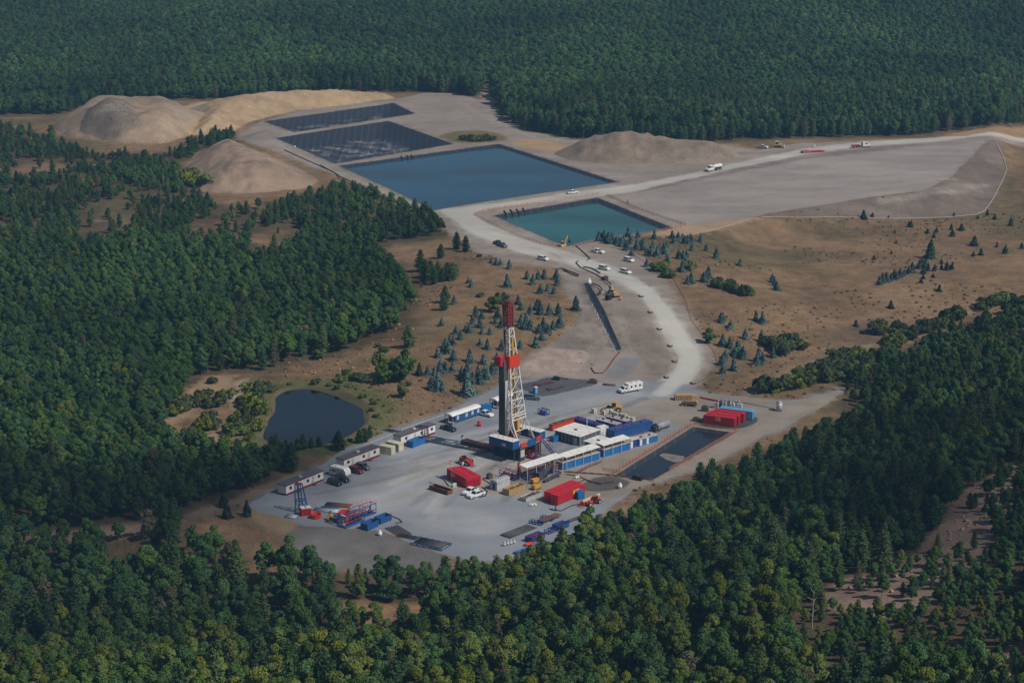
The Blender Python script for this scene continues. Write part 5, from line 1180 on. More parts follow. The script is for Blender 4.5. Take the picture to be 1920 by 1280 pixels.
def awning(p1, p2, label, z, W, under=None):
    loc, rz, L_ = frame(p1, p2); t = thing('awning', label, 'awning', loc, rz, 'white awnings along the mud tanks')
    MB().hexa([(-.3, -.3, z), (L_ + .3, -.3, z), (L_ + .3, W + .3, z + .25), (-.3, W + .3, z + .25)], [(-.3, -.3, z + .1), (L_ + .3, -.3, z + .1), (L_ + .3, W + .3, z + .35), (-.3, W + .3, z + .35)]).build('roof', M['roofw'], t)
    n = max(2, int(L_ / 3.2))
    for k in range(n + 1):
        for y in (-.2, W + .2): box(L_ * k / n - .08, L_ * k / n + .08, y - .08, y + .08, 0, z + .05).build('post', M['lgrey'], t)
    return t
awning((988, 903.3), (1053.8, 881.7), 'left white awning, nearest the red tanks', 4.4, 2.7); awning((1061.5, 880.5), (1123.3, 860.6), 'middle white awning over a blue mud tank', 3.9, 2.9); awning((1131.5, 858), (1180.3, 843.5), 'right white awning over a blue mud tank', 3.9, 2.9)
def skid(p1, p2, label, paint, W, H, name, cat, n=5, rails='red'):
    """open frame skid carrying pumps, valves and pipework"""
    loc, rz, L_ = frame(p1, p2); t = thing(name, label, cat, loc, rz); m = MB(); m.box(0, L_, 0, W, .1, .35)
    for x in np.linspace(.08, L_ - .08, max(2, int(L_ / 2.2))):
        for y in (.08, W - .08): m.bar((x, y, .35), (x, y, H), .14)
    for y in (.08, W - .08): m.bar((0, y, H), (L_, y, H), .16)
    for x in np.linspace(.08, L_ - .08, max(2, int(L_ / 2.2))): m.bar((x, 0, H), (x, W, H), .12)
    m.build('frame', M[paint], t); r = random.Random(int(p1[0]) * 7)
    for k in range(n):
        x = L_ * (k + .5) / n; mm = MB(); mm.cyl((x - .5, W * .5, .9), (x + .4, W * .5 + r.uniform(-.3, .3), .9), r.uniform(.3, .5)); mm.box(x - .6, x + .3, W * .25, W * .75, .35, .7); mm.cyl((x, W * .5, .9), (x, W * .5, r.uniform(1.4, H)), .14); mm.build('pump', M[r.choice(['violet', 'dred', 'grey', 'blue'])], t)
    m = MB(); m.cyl((.2, .3, 1.2), (L_ - .2, .3, 1.2), .13); m.cyl((.2, W - .3, 1.6), (L_ - .2, W - .3, 1.6), .11); m.build('manifold_pipe', M['dred'], t)
    if rails: m = MB(); rail(m, [(0, .05), (L_, .05)], H); rail(m, [(0, W - .05), (L_, W - .05)], H); m.build('railing', M[rails], t)
    return t
skid((992, 901.8), (1052, 882.3), 'dark blue pump skid standing under the left white awning', 'violet', 2.3, 2.4, 'pump_skid', 'pump skid', 6, 'dred')
skid((936, 893), (965, 901.5), 'violet blue manifold skid with red rails beside the grey shed', 'violet', 3.0, 2.0, 'manifold_skid', 'skid', 4)
skid((985, 858), (1004, 862), 'red and violet pipe manifold at the foot of the rig stairs', 'dred', 3.0, 1.8, 'choke_manifold', 'manifold', 3)
skid((648.5, 991), (684, 976), 'blue and red equipment skid with grey top on the pad edge', 'blue', 3.4, 2.6, 'equipment_skid', 'skid', 5, 'orange')
skid((664, 976), (706, 962), 'blue frame with orange railing behind the equipment skid', 'blue', 2.4, 3.0, 'work_platform', 'platform', 3, 'orange')
skid((1008, 776), (1022, 780), 'blue skid partly hidden right of the derrick base', 'blue', 2.2, 1.8, 'generator_skid', 'skid', 2, None)
def red_column():
    loc, rz = spot(973.3, 893.6, (10, -3)); t = thing('accumulator_panel', 'tall narrow orange red panel in front of the left white awning', 'panel', loc, rz); MB().hexa([(-.5, -.3, .6), (.5, -.3, .6), (.5, .3, .6), (-.5, .3, .6)], [(-.35, -.3, 4.6), (.2, -.3, 4.6), (.2, .3, 4.6), (-.35, .3, 4.6)]).build('panel', M['orange'], t)
    m = MB(); m.bar((-.4, 0, 0), (-.3, 0, 5.0), .14); m.bar((.4, 0, 0), (.1, 0, 4.4), .14); m.build('frame', M['grey'], t)
red_column()
def grey_panel():
    loc, rz = spot(644, 983.5, (8, 3)); t = thing('louvred_panel', 'light grey louvred panel standing at the end of the blue skid', 'panel', loc, rz); box(-1.1, 1.1, -.2, .2, .2, 2.8).build('panel', M['white'], t)
    for x in (-.7, 0, .7):
        for z in (.5, 1.7): box(x - .22, x + .22, -.24, -.2, z, z + .9).build('louvre', M['grey'], t)
    box(1.1, 1.4, -.3, .3, 0, 2.9).build('post', M['red'], t)
grey_panel()
def hcyl(p1, p2, label):
    loc, rz, L_ = frame(p1, p2); t = thing('fuel_tank', label, 'tank', loc, rz); MB().cyl((0, 0, 1.55), (L_, 0, 1.55), 1.25, n=20).build('shell', M['grey'], t)
    for x in (L_ * .2, L_ * .8): box(x - .2, x + .2, -.9, .9, 0, .75).build('cradle', M['dgrey'], t)
    m = MB(); m.cyl((L_ * .5, 0, 2.7), (L_ * .5, 0, 3.1), .35); m.bar((.3, -.5, 2.9), (L_ - .3, -.5, 2.9), .08); m.build('hatch', M['grey'], t); box(-.9, -.1, -.7, .7, 0, 1.8).build('pump_box', M['dgrey'], t); box(L_ + .1, L_ + 1.0, -.8, .8, .2, 1.6).build('valve_box', M['grey'], t)
hcyl((1229, 809), (1251, 800), 'grey horizontal fuel tank beside the blue roofed tank')
def sacks(px, py, label, s=1.0):
    loc, rz = spot(px, py, (10, 3)); t = thing('pallet_of_sacks', label, 'pallet', loc, rz, 'pallets of white sacks behind the mud tanks'); m = MB(); m.box(-.6, .6, -.6, .6, 0, .15); m.build('pallet', M['wood'], t)
    m = MB()
    for k in range(4):
        for i in (-1, 1):
            for j in (-1, 1): q = random.uniform(-.04, .04); m.hexa([(i * .3 - .3 + q, j * .3 - .28, .16 + k * .28), (i * .3 + .27 + q, j * .3 - .28, .16 + k * .28), (i * .3 + .27 + q, j * .3 + .28, .16 + k * .28), (i * .3 - .3 + q, j * .3 + .28, .16 + k * .28)], [(i * .3 - .24 + q, j * .3 - .22, .42 + k * .28), (i * .3 + .22 + q, j * .3 - .22, .42 + k * .28), (i * .3 + .22 + q, j * .3 + .22, .42 + k * .28), (i * .3 - .24 + q, j * .3 + .22, .42 + k * .28)])
    tag(m.build('sack_stack', M['sack'], t)); t.scale = (s,) * 3
for i, (x, y) in enumerate([(1133, 777), (1139, 774.5), (1145, 774.8), (1151, 779), (1157, 781.5), (1165, 782.5), (1171, 784), (1178, 788), (1186, 790)]): sacks(x, y, 'white wrapped pallet of sacks in the row behind the mud tanks', 1.15)
sacks(1114, 774, 'lone white pallet left of the wheel loader', 1.2)
for i, (x, y, m_, lb) in enumerate([(1343, 764, 'lgrey', 'grey tote at the left end of the row behind the light blue tank'), (1352, 761, 'blue', 'dark blue tote behind the left end of the light blue tank'), (1358, 763.5, 'lgrey', 'second grey tote behind the light blue tank'), (1367, 760.5, 'grey', 'dark grey tote in the middle behind the light blue tank'), (1373, 765, 'white', 'white tote at the front, behind the light blue tank'), (1383, 761, 'lgrey', 'grey tote at the right end behind the light blue tank'), (1387, 766.5, 'white', 'white tote at the right end, nearest the light blue tank')]):
    loc, rz = spot(x, y, (10, 1)); t = thing('bulk_tote', lb, 'tote', loc, rz); box(-.65, .65, -.65, .65, .2, 1.75).build('tank', M[m_], t); m = MB()
    for a in (-.7, .7):
        for b in (-.7, .7): m.bar((a, b, 0), (a, b, 1.85), .08)
    for z in (.15, 1.0, 1.85):
        for a in (-.7, .7): m.bar((a, -.7, z), (a, .7, z), .07); m.bar((-.7, a, z), (.7, a, z), .07)
    m.build('cage', M['galv'], t); MB().cyl((0, 0, 1.75), (0, 0, 1.95), .22).build('cap', M['black'], t)
def timber_crate():
    loc, rz, L_ = frame((1266, 751), (1297, 750.5)); t = thing('timber_crate', 'slatted timber crate at the back edge of the pad', 'crate', loc, rz); box(.1, L_ - .1, .1, 2.2, .1, 1.7).build('lining', M['dgrey'], t); m = MB()
    for k in range(9): x = L_ * k / 9; m.box(x, x + .35, 0, .1, 0, 1.9); m.box(x, x + .35, 2.2, 2.3, 0, 1.9)
    m.box(0, L_, 0, 2.3, 1.7, 1.85); m.build('slats', M['wood'], t); box(L_, L_ + 1.8, .2, 2.1, 0, 1.6).build('end_box', M['wood'], t)
timber_crate()
def flatbed():
    loc, rz, L_ = frame((1277, 761), (1307, 763)); t = thing('flatbed_trailer', 'brown flatbed trailer loaded with beams, next to the timber crate', 'trailer', loc, rz); box(0, L_, 0, 2.3, .7, .95).build('deck', M['rust'], t)
    for x in (.5, 1.6, L_ - .8):
        for y in (.1, 2.2): wheel_at(t, x, y, .4, .25)
    for y in (.3, .9, 1.6): MB().bar((.3, y, 1.15), (L_ - .6, y + .1, 1.2), .35).build('beam', M['soil'], t)
    box(L_ - .5, L_, .2, 2.1, .95, 1.8).build('crate', M['wood'], t)
flatbed()
for i in range(6):
    a = lerp((1312, 749), (1347, 756), i / 6); b = lerp((1312, 749), (1347, 756), (i + .92) / 6); loc, rz, L_ = frame(tuple(a), tuple(b)); t = thing('traffic_barrier', 'red topped white barrier in the row at the back of the pad', 'barrier', loc, rz, 'red and white barriers at the back of the pad')
    MB().hexa([(0, -.3, 0), (L_, -.3, 0), (L_, .3, 0), (0, .3, 0)], [(0, -.14, .6), (L_, -.14, .6), (L_, .14, .6), (0, .14, .6)]).build('base', M['white'], t); box(0, L_, -.13, .13, .6, 1.1).build('top', M['red'], t)

# ------------------------------------------------------------------ heavy machines
def loader():
    loc, rz, L_ = frame((1150, 771), (1122, 770)); t = thing('wheel_loader', 'yellow wheel loader parked behind the white sacks', 'loader', loc, rz)
    m = MB(); m.prism([(-2.8, .9), (.2, .9), (.2, 1.6), (-.9, 1.9), (-2.8, 1.75)], -.9, .9); m.build('body', M['yellow'], t); m = MB(); m.prism([(.2, .8), (2.0, .8), (2.0, 1.2), (.2, 1.5)], -.6, .6); m.build('front_frame', M['yellow'], t)
    c_ = box(-.8, .5, -.75, .75, 1.7, 3.1).build('cab', M['glass'], t); box(-.95, .65, -.85, .85, 3.1, 3.3).build('cab_roof', M['yellow'], c_)
    for x in (-1.7, 1.6):
        for y in (-1.05, 1.05): wheel_at(t, x, y, .85, .6)
    m = MB()
    for y in (-.5, .5): m.bar((.5, y, 1.6), (3.1, y, .8), .25, .35)
    m.build('lift_arm', M['dgrey'], t); MB().prism([(2.9, .2), (4.1, .25), (3.7, .5), (3.3, 1.2), (3.0, 1.3)], -1.4, 1.4).build('bucket', M['yellow'], t)
loader()
def telehandler():
    loc, rz, L_ = frame((1099, 948.5), (1123, 941)); t = thing('telehandler', 'orange telehandler with raised white boom beside the blue water tank', 'telehandler', loc, rz)
    m = MB(); m.box(-.2, 5.0, -.7, .7, .7, 1.4); m.box(.2, 1.6, -1.1, -.7, .8, 1.7); m.build('chassis', M['orange'], t); c_ = box(2.0, 3.4, -1.2, -.45, 1.2, 2.7).build('cab', M['glass'], t); box(1.95, 3.45, -1.25, -.4, 2.7, 2.8).build('cab_roof', M['orange'], c_)
    for x in (.6, 4.2):
        for y in (-1.0, 1.0): wheel_at(t, x, y, .65, .45)
    MB().bar((5.4, .2, 2.3), (-1.2, .2, 1.7), .5, .6).build('boom', M['cream'], t); m = MB(); m.bar((-1.2, -.6, 1.0), (-1.2, 1.0, 1.0), .2, 1.0); m.bar((-1.3, -.3, .4), (-2.4, -.3, .35), .12); m.bar((-1.3, .7, .4), (-2.4, .7, .35), .12); m.build('fork', M['orange'], t)
telehandler()
def orange_lift():
    loc, rz, L_ = frame((866, 868), (886, 874)); t = thing('forklift', 'orange rough terrain forklift left of the drilling rig', 'forklift', loc, rz); m = MB(); m.prism([(-.3, .8), (3.4, .7), (3.4, 1.5), (1.6, 2.0), (-.3, 2.1)], -.8, .8); m.build('body', M['orange'], t)
    for x in (.5, 3.0):
        for y in (-1.0, 1.0): wheel_at(t, x, y, .75, .5)
    MB().bar((-.5, .2, 2.3), (4.8, .2, 2.2), .35, .4).build('boom', M['lgrey'], t); box(1.0, 2.1, -.75, -.1, 1.9, 2.9).build('cab', M['glass'], t); m = MB(); m.box(3.9, 4.1, -.8, .8, .2, 1.3); m.bar((4.1, -.5, .25), (5.3, -.5, .25), .14); m.bar((4.1, .5, .25), (5.3, .5, .25), .14); m.build('fork', M['red'], t)
orange_lift()
def excavator(p1, p2, label, paint, boom, s=1.0, name='excavator', bucket='dgrey'):
    loc, rz, L_ = frame(p1, p2); t = thing(name, label, 'excavator', loc, rz); t.scale = (s,) * 3
    for y in (-1.1, 1.1):
        m = MB(); m.prism([(-1.8, .35), (-1.4, .0), (1.4, .0), (1.8, .35), (1.6, .8), (-1.6, .8)], y - .3, y + .3); m.build('track', M['tyre'], t)
    m = MB(); m.box(-2.2, 1.2, -1.2, 1.2, .9, 1.9); m.box(-2.3, -1.2, -1.2, 1.2, 1.9, 2.2); m.build('body', M[paint], t); c_ = box(.1, 1.5, .3, 1.2, 1.9, 2.9).build('cab', M['glass'], t); box(.0, 1.6, .25, 1.25, 2.9, 3.0).build('cab_roof', M[paint], c_)
    b = MB().bar(boom[0], boom[1], .4, .5).build('boom', M[paint], t); MB().bar(boom[1], boom[2], .3, .4).build('stick', M['dgrey'], b); x, y, z = boom[2]; MB().prism([(x - .4, z), (x + .4, z + .1), (x + .5, z - .7), (x - .2, z - .9)], y - .5, y + .5).build('bucket', M[bucket], b)
excavator((1055, 461), (1070, 457), 'yellow excavator with raised boom at the near corner of the teal pond', 'ctan', [(.8, -.3, 1.8), (2.8, -.3, 5.2), (4.4, -.3, 2.8)])
excavator((1013, 895), (1030, 887), 'dark excavator with yellow hood in front of the left awning', 'dgrey', [(.8, -.3, 1.8), (3.2, -.3, 4.2), (5.0, -.3, 1.6)]); excavator((1152, 556), (1138, 549), 'orange excavator working at the head of the trench', 'ctan', [(.8, 0, 1.8), (3.0, 0, 3.9), (4.6, 0, 1.5)], .95)
def power_unit(px, py, label, paint):
    loc, rz = spot(px, py, (10, -3)); t = thing('power_unit', label, 'machine', loc, rz); box(-1.2, 1.2, -.7, .7, .4, 1.5).build('hood', M[paint], t); box(-1.4, 1.6, -.6, .6, .2, .4).build('frame', M['dgrey'], t)
    for x in (-.8, .8):
        for y in (-.75, .75): wheel_at(t, x, y, .35, .2)
    MB().cyl((.5, .2, 1.5), (.5, .2, 2.0), .08, n=6).build('exhaust_pipe', M['dgrey'], t)
power_unit(1005, 917, 'yellow power unit on wheels between timber bin and red tanks', 'yellow'); power_unit(1046, 877.5, 'yellow pump unit on the rack beside the blue mud tank', 'yellow'); power_unit(1134.5, 525, 'dark brown pump unit where the black hoses meet', 'maroon'); power_unit(1003, 905.5, 'small yellow engine behind the yellow power unit', 'yellow')
def conveyor(p1, p2, label, h0, h1):
    loc, rz, L_ = frame(p1, p2); t = thing('conveyor', label, 'conveyor', loc, rz); MB().bar((0, 0, h0), (L_, 0, h1), .9, .5).build('belt_frame', M['dgrey'], t); m = MB()
    for k in (.2, .8): z = h0 + (h1 - h0) * k; m.bar((L_ * k, -.5, 0), (L_ * k, -.4, z), .15); m.bar((L_ * k, .5, 0), (L_ * k, .4, z), .15)
    m.build('leg_frame', M['dgrey'], t); MB().box(L_ - .6, L_ + .5, -.6, .6, h1 - .3, h1 + .5).build('hopper', M['grey'], t)
conveyor((1012, 903), (1038, 884), 'dark steel conveyor sloping up beside the left awning', .8, 3.4); conveyor((1020, 905), (1052, 893), 'second dark conveyor, lying low in front of the first', .5, 1.4)
def dozer():
    loc, rz, L_ = frame((1459, 276.5), (1478, 277)); t = thing('bulldozer', 'tan bulldozer with white blade at the far tree line', 'bulldozer', loc, rz); 
    for y in (-1.1, 1.1): MB().prism([(-2, .4), (-1.5, 0), (1.4, 0), (1.9, .4), (1.5, 1.1), (-1.7, 1.1)], y - .3, y + .3).build('track', M['tyre'], t)
    MB().prism([(-2, .9), (2.2, .9), (2.2, 1.9), (.3, 2.1), (-2, 1.9)], -.8, .8).build('body', M['ctan'], t); c_ = box(-1.3, .2, -.8, .8, 2.0, 3.1).build('cab', M['glass'], t); box(-1.6, .4, -.95, .95, 3.1, 3.3).build('canopy', M['cream'], c_); MB().hexa([(3.2, -1.9, .1), (3.4, -1.9, .1), (3.4, 1.9, .1), (3.2, 1.9, .1)], [(3.0, -1.9, 1.4), (3.2, -1.9, 1.4), (3.2, 1.9, 1.4), (3.0, 1.9, 1.4)]).build('blade', M['white'], t)
    m = MB(); m.bar((.5, -1.2, .7), (3.2, -1.2, .6), .2); m.bar((.5, 1.2, .7), (3.2, 1.2, .6), .2); m.build('push_arm', M['ctan'], t)
dozer()
def truck_cab(t, x, paint='white', W=2.4):
    m = MB(); m.prism([(x - 1.9, .7), (x + 2.6, .7), (x + 2.6, 1.6), (x + 1.0, 1.85), (x + .75, 2.9), (x - 1.2, 3.1), (x - 1.9, 3.0)], -W / 2 + .1, W / 2 - .1); c_ = m.build('cab', M[paint], t)
    MB().hexa([(x + .98, -.95, 1.9), (x + 1.08, -.95, 1.9), (x + 1.08, .95, 1.9), (x + .98, .95, 1.9)], [(x + .76, -.9, 2.75), (x + .86, -.9, 2.75), (x + .86, .9, 2.75), (x + .76, .9, 2.75)]).build('windscreen', M['glass'], c_)
    for s in (-1, 1): box(x - .5, x + .6, s * (W / 2 - .1) - .03, s * (W / 2 - .1) + .03, 1.9, 2.6).build('side_window', M['glass'], c_); box(x + 2.58, x + 2.66, s * .8 - .2, s * .8 + .2, .9, 1.15).build('headlight', M['lamp'], c_); MB().cyl((x - 2.0, s * 1.0, .9), (x - 2.0, s * 1.0, 3.5), .1, n=6).build('exhaust_stack', M['galv'], c_)
    for y in (-1.0, 1.0): wheel_at(t, x + 1.9, y, .5, .32)
def tanker():
    loc, rz, L_ = frame((1351, 317.5), (1322, 323)); L_ = 10.6; t = thing('tanker_truck', 'white tanker truck driving down the haul road', 'tanker truck', loc, rz); truck_cab(t, L_ - 2.7)
    pr = [(1.25 * math.cos(a), 2.2 + .95 * math.sin(a)) for a in np.linspace(0, 2 * math.pi, 16, False)]; m = MB(); m.add([(0, y, z) for y, z in pr] + [(L_ - 4.9, y, z) for y, z in pr], [tuple(range(16)), tuple(range(31, 15, -1))] + [(i, (i + 1) % 16, (i + 1) % 16 + 16, i + 16) for i in range(16)]); m.build('tank', M['white'], t); box(-.2, L_ - 2, -.5, .5, .8, 1.2).build('chassis', M['dgrey'], t); box(.2, L_ - 5.2, -.35, .35, 3.14, 3.25).build('walkway', M['lgrey'], t)
    for x in (.6, 1.7, 2.8, 3.9):
        for y in (-1, 1): wheel_at(t, x, y, .5, .4)
tanker()
def tractor():
    loc, rz, L_ = frame((1597, 277), (1627, 276)); L_ = 10.5; t = thing('semi_truck', 'white semi truck tractor with red rear deck on the far road', 'truck', loc, rz); truck_cab(t, L_ - 2.7); box(0, L_ - 4.5, -.5, .5, .8, 1.1).build('chassis', M['red'], t); box(0, 2.2, -1.2, 1.2, .7, 1.5).build('rear_deck', M['red'], t); box(2.2, 4.2, -1.1, 1.1, 1.1, 1.5).build('fifth_wheel', M['dred'], t)
    for x in (1.6, 3.2, 4.6):
        for y in (-1, 1): wheel_at(t, x, y, .5, .4)
tractor()
def lowboy():
    loc, rz, L_ = frame((1503, 287), (1546, 284)); t = thing('lowboy_trailer', 'red lowboy trailer left standing beside the far road', 'trailer', loc, rz); MB().prism([(0, .7), (4.2, .7), (4.6, .45), (L_ - 1.5, .45), (L_, .2), (L_, .4), (L_ - 1.5, .75), (4.8, .75), (4.3, 1.1), (0, 1.1)], -1.25, 1.25).build('deck', M['red'], t)
    for x in (.6, 1.8, 3.0, 4.0):
        for y in (-1, 1): wheel_at(t, x, y, .48, .4)
lowboy()
def post(px, py, h, r, m_, label, name='marker_post'):
    loc, rz = spot(px, py); o = MB().cyl((0, 0, 0), (0, 0, h), r, n=8).cyl((0, 0, h), (0, 0, h + .12), r * 1.3, n=8).build(name, M[m_]); o.location = loc; tag(o, label, 'post'); return o
post(1527, 277, 1.6, .3, 'white', 'white marker post beside the far road'); post(553, 278.5, 1.5, .28, 'white', 'white marker post at the rim of the lower empty pond'); post(1042, 957.5, 1.5, .2, 'rust', 'rusty steel post at the near end of the signed red tank'); post(1177, 382, 1.8, .2, 'black', 'black post on the right bank of the teal pond')
def barrel(px, py, m_, label, s=1.0, cat='drum', group=None):
    loc, rz = spot(px, py); o = MB().cyl((0, 0, 0), (0, 0, .9), .45, n=10).cyl((0, 0, .9), (0, 0, 1.25), .4, .1, n=10).build('drum', M[m_]); o.location = loc; o.scale = (s,) * 3; tag(o, label, cat, group)
barrel(898.5, 798.5, 'red', 'small red drum standing alone between bunkhouse and derrick', 1.5); barrel(868, 872, 'white', 'white drum below the orange forklift', .9); barrel(1163.5, 562.5, 'yellow', 'small yellow drum at the head of the trench', 1.2); barrel(1104.5, 532.5, 'white', 'white domed tank at the head of the trench', 2.0)
for i, (x, y) in enumerate([(994, 948), (997.5, 948.5), (1001, 947.5), (1004, 948.2)]): barrel(x, y, 'white', 'small white pail in front of the grey cuttings bin', .75, group='white pails by the cuttings bin')
for i, (x, y) in enumerate([(1080, 897), (1084, 896.2)]): barrel(x, y, 'white', 'small white pail behind the signed red tank', .8, group='white pails behind the red tank')
barrel(1162.5, 915, 'white', 'white drum at the tree edge below the reserve pit', 1.4)
def basket(px, py, label, m_, r=1.4):
    loc, rz = spot(px, py); t = thing('steel_basket', label, 'basket', loc, rz); m = MB(); n = 12
    for i in range(n): a, b = 6.283 * i / n, 6.283 * (i + 1) / n; p, q = (r * math.cos(a), r * math.sin(a)), (r * math.cos(b), r * math.sin(b)); m.hexa([(p[0], p[1], .1), (q[0], q[1], .1), (q[0] * .94, q[1] * .94, .1), (p[0] * .94, p[1] * .94, .1)], [(p[0] * 1.1, p[1] * 1.1, 1.3), (q[0] * 1.1, q[1] * 1.1, 1.3), (q[0] * 1.02, q[1] * 1.02, 1.3), (p[0] * 1.02, p[1] * 1.02, 1.3)])
    m.build('wall', M[m_], t); MB().cyl((0, 0, .05), (0, 0, .2), r * .95, n=12).build('floor', M['dred'], t)
basket(592.5, 970.5, 'orange round basket right of the red boxes by the blue tower', 'orange'); basket(646, 966.5, 'orange bin behind the blue open tanks on the pad edge', 'orange', 1.6)
def redbox(px, py, label):
    loc, rz = spot(px, py, (10, -1.5)); t = thing('equipment_box', label, 'box', loc, rz); box(-.75, .75, -1, 1, 0, 2.2).build('shell', M['red'], t); box(-.8, .8, -1.05, 1.05, 2.2, 2.32).build('lid', M['white'], t); box(-.3, .3, -1.06, -1.0, .3, 1.9).build('door', M['dred'], t)
redbox(569, 965, 'red box with white lid right against the blue tower'); redbox(577.5, 964, 'red box with white lid beside its twin, nearer the orange basket')
def yellow_hook():
    loc, rz = spot(619, 974.5); t = thing('hook_block', 'yellow crane hook block lying on the pad edge', 'hook block', loc, rz); MB().cyl((0, -.4, .9), (0, .4, .9), .85, n=14).build('sheave_block', M['yellow'], t); m = MB(); m.bar((0, 0, 1.6), (-.2, 0, 2.4), .25); m.bar((-.2, 0, 2.4), (.4, 0, 2.7), .2); m.build('hook', M['dgrey'], t)
yellow_hook()
def tower():
    loc, rz, L_ = frame((554, 960), (566, 961.5)); t = thing('frame_tower', 'blue steel A frame tower with red top at the left pad edge', 'tower', loc, rz); m = MB(); H = 8.2
    B = [(0, 0), (2.6, -.2), (2.8, 2.4), (.2, 2.6)]; T = [(-.1, .4), (1.5, .4), (1.5, 1.6), (-.1, 1.6)]
    for (a, b), (c_, d) in zip(B, T): m.bar((a, b, 0), (c_, d, H), .26)
    for k in range(4): j = (k + 1) % 4; pa, pb = lerp((*B[k], 0), (*T[k], H), .42), lerp((*B[j], 0), (*T[j], H), .42); m.bar(pa, pb, .2); m.bar((*B[k], .1), pb, .13)
    m.bar((.7, 1, .2), (.7, 1, H), .2); m.build('frame', M['blue'], t); m = MB()
    for k in range(4): m.bar((*T[k], H), (*T[(k + 1) % 4], H), .28)
    m.build('top_frame', M['dred'], t)
tower()
def pipe_row(p1, p2, n, r, dy, m_, label, name='steel_pipe', z=0.15, cat='pipe', group=None, layers=1):
    loc, rz, L_ = frame(p1, p2, 0); me = None; c, s = math.cos(rz), math.sin(rz)
    for k in range(n):
        y = (k + .5) * dy; ln = 1 - .04 * ((k * 37) % 5) / 5
        if me is None: o = MB().cyl((0, 0, 0), (L_, 0, 0), r, n=7).build(name, M[m_]); me = o.data
        else: o = link(name, me)
        o.location = (loc[0] - s * y, loc[1] + c * y, loc[2] + r + z); o.rotation_euler = (0, 0, rz); o.scale = (ln, 1, 1); tag(o, label, cat, group or label.replace('steel pipe', 'steel pipes').replace('dark pipe', 'dark pipes'))
def rack(p1, p2, label, m_, W, h=.9, posts=4):
    loc, rz, L_ = frame(p1, p2); t = thing('pipe_rack', label, 'rack', loc, rz); m = MB()
    for y in (0, W): m.bar((0, y, .15), (L_, y, .15), .2, .3); m.bar((0, y, h), (L_, y, h), .14)
    for k in range(posts + 1):
        x = L_ * k / posts
        for y in (0, W): m.bar((x, y, 0), (x, y, h + .35), .14)
        m.bar((x, 0, .3), (x, W, .3), .16)
    m.build('frame', M[m_], t); return t
pipe_row((957, 1009.5), (1007, 990), 14, .11, .27, 'dgrey', 'dark pipe in the flat pile on the front pad edge')
rack((992, 981), (1014, 985.5), 'blue pipe rack left of the brown steel sheets', 'blue', 1.2, .9); rack((1013, 973.5), (1035, 977), 'blue pipe rack behind the brown steel sheets', 'blue', 1.2, .9)
pipe_row((1019, 983), (1054, 969), 9, .12, .26, 'rust', 'rusty steel pipe piled between the blue racks', z=.6)
bin_((1047.5, 994.5), (1067, 987), 'blue basket half hidden behind the front trees, right of its twin', 'blue', 2.4, 1.3, 'violet', .9, .8, 'steel_basket', 'basket'); bin_((997, 1018), (1022, 1008), 'blue basket with dark red edge at the front of the pad', 'violet', 2.4, 1.4, 'dred', .8, .8, 'steel_basket', 'basket')
rack((1028, 1002), (1058, 989), 'violet blue rack between the two blue baskets', 'violet', 1.4, 1.0); pipe_row((1068, 980), (1094, 970), 6, .1, .25, 'dgrey', 'dark pipe lying beside the telehandler track')
pipe_row((970, 1040), (1002, 1028), 5, .14, .35, 'blue', 'blue steel pipe at the very front of the pad'); pipe_row((988, 1025), (1001, 1020), 2, .25, .7, 'orange', 'short thick red pipe at the front of the pad')
for x, y in ((946, 1023), (952, 1021.5), (958, 1020), (964, 1018.5)): barrel(x, y, 'lgrey', 'grey drum in the row on the front pad edge', 1.0, group='grey drums on the front pad edge')
rack((770, 1021), (828, 1033), 'dark pipe rack holding the flat pipes at the pad edge', 'blue', 5.0, .6, 5); pipe_row((776, 1019), (826, 1030.5), 14, .11, .3, 'dgrey', 'dark pipe on the rack at the pad edge', z=.35)
pipe_row((742, 1006), (800, 1017), 7, .11, .35, 'dteal', 'teal dark pipe behind the rack at the pad edge'); pipe_row((720, 991), (748, 1008), 5, .14, .9, 'maroon', 'dark beam lying at the left end of the pipe rack')
barrel(712.5, 1003.5, 'white', 'white drum at the left end of the pipe rack', 1.3)
pipe_row((586, 958), (634, 963), 5, .16, .5, 'galv', 'galvanised steel pipe behind the orange basket'); pipe_row((608, 949), (655, 953), 4, .2, .7, 'rust', 'rusty steel pipe behind the galvanised pipes'); pipe_row((600, 954), (634, 956.5), 3, .16, .5, 'blue', 'blue steel pipe between the rusty and galvanised pipes')
pipe_row((608, 979), (624, 982), 3, .13, .5, 'rust', 'rusty beam lying below the yellow hook block'); pipe_row((532, 970), (552, 973), 6, .14, .4, 'galv', 'grey pipe bundled at the foot of the blue tower')
pipe_row((1037, 708), (1064, 712), 2, .2, .6, 'dgrey', 'dark beam at the back edge of the pad'); pipe_row((1130, 722.5), (1154, 724.5), 3, .2, .5, 'rust', 'rusty beam near the white crew truck'); pipe_row((1005, 726), (1040, 718), 3, .16, .8, 'maroon', 'maroon pipe on the black sheet behind the derrick'); pipe_row((1030, 733), (1060, 726), 4, .16, .6, 'dgrey', 'grey pipe on the black sheet behind the derrick')

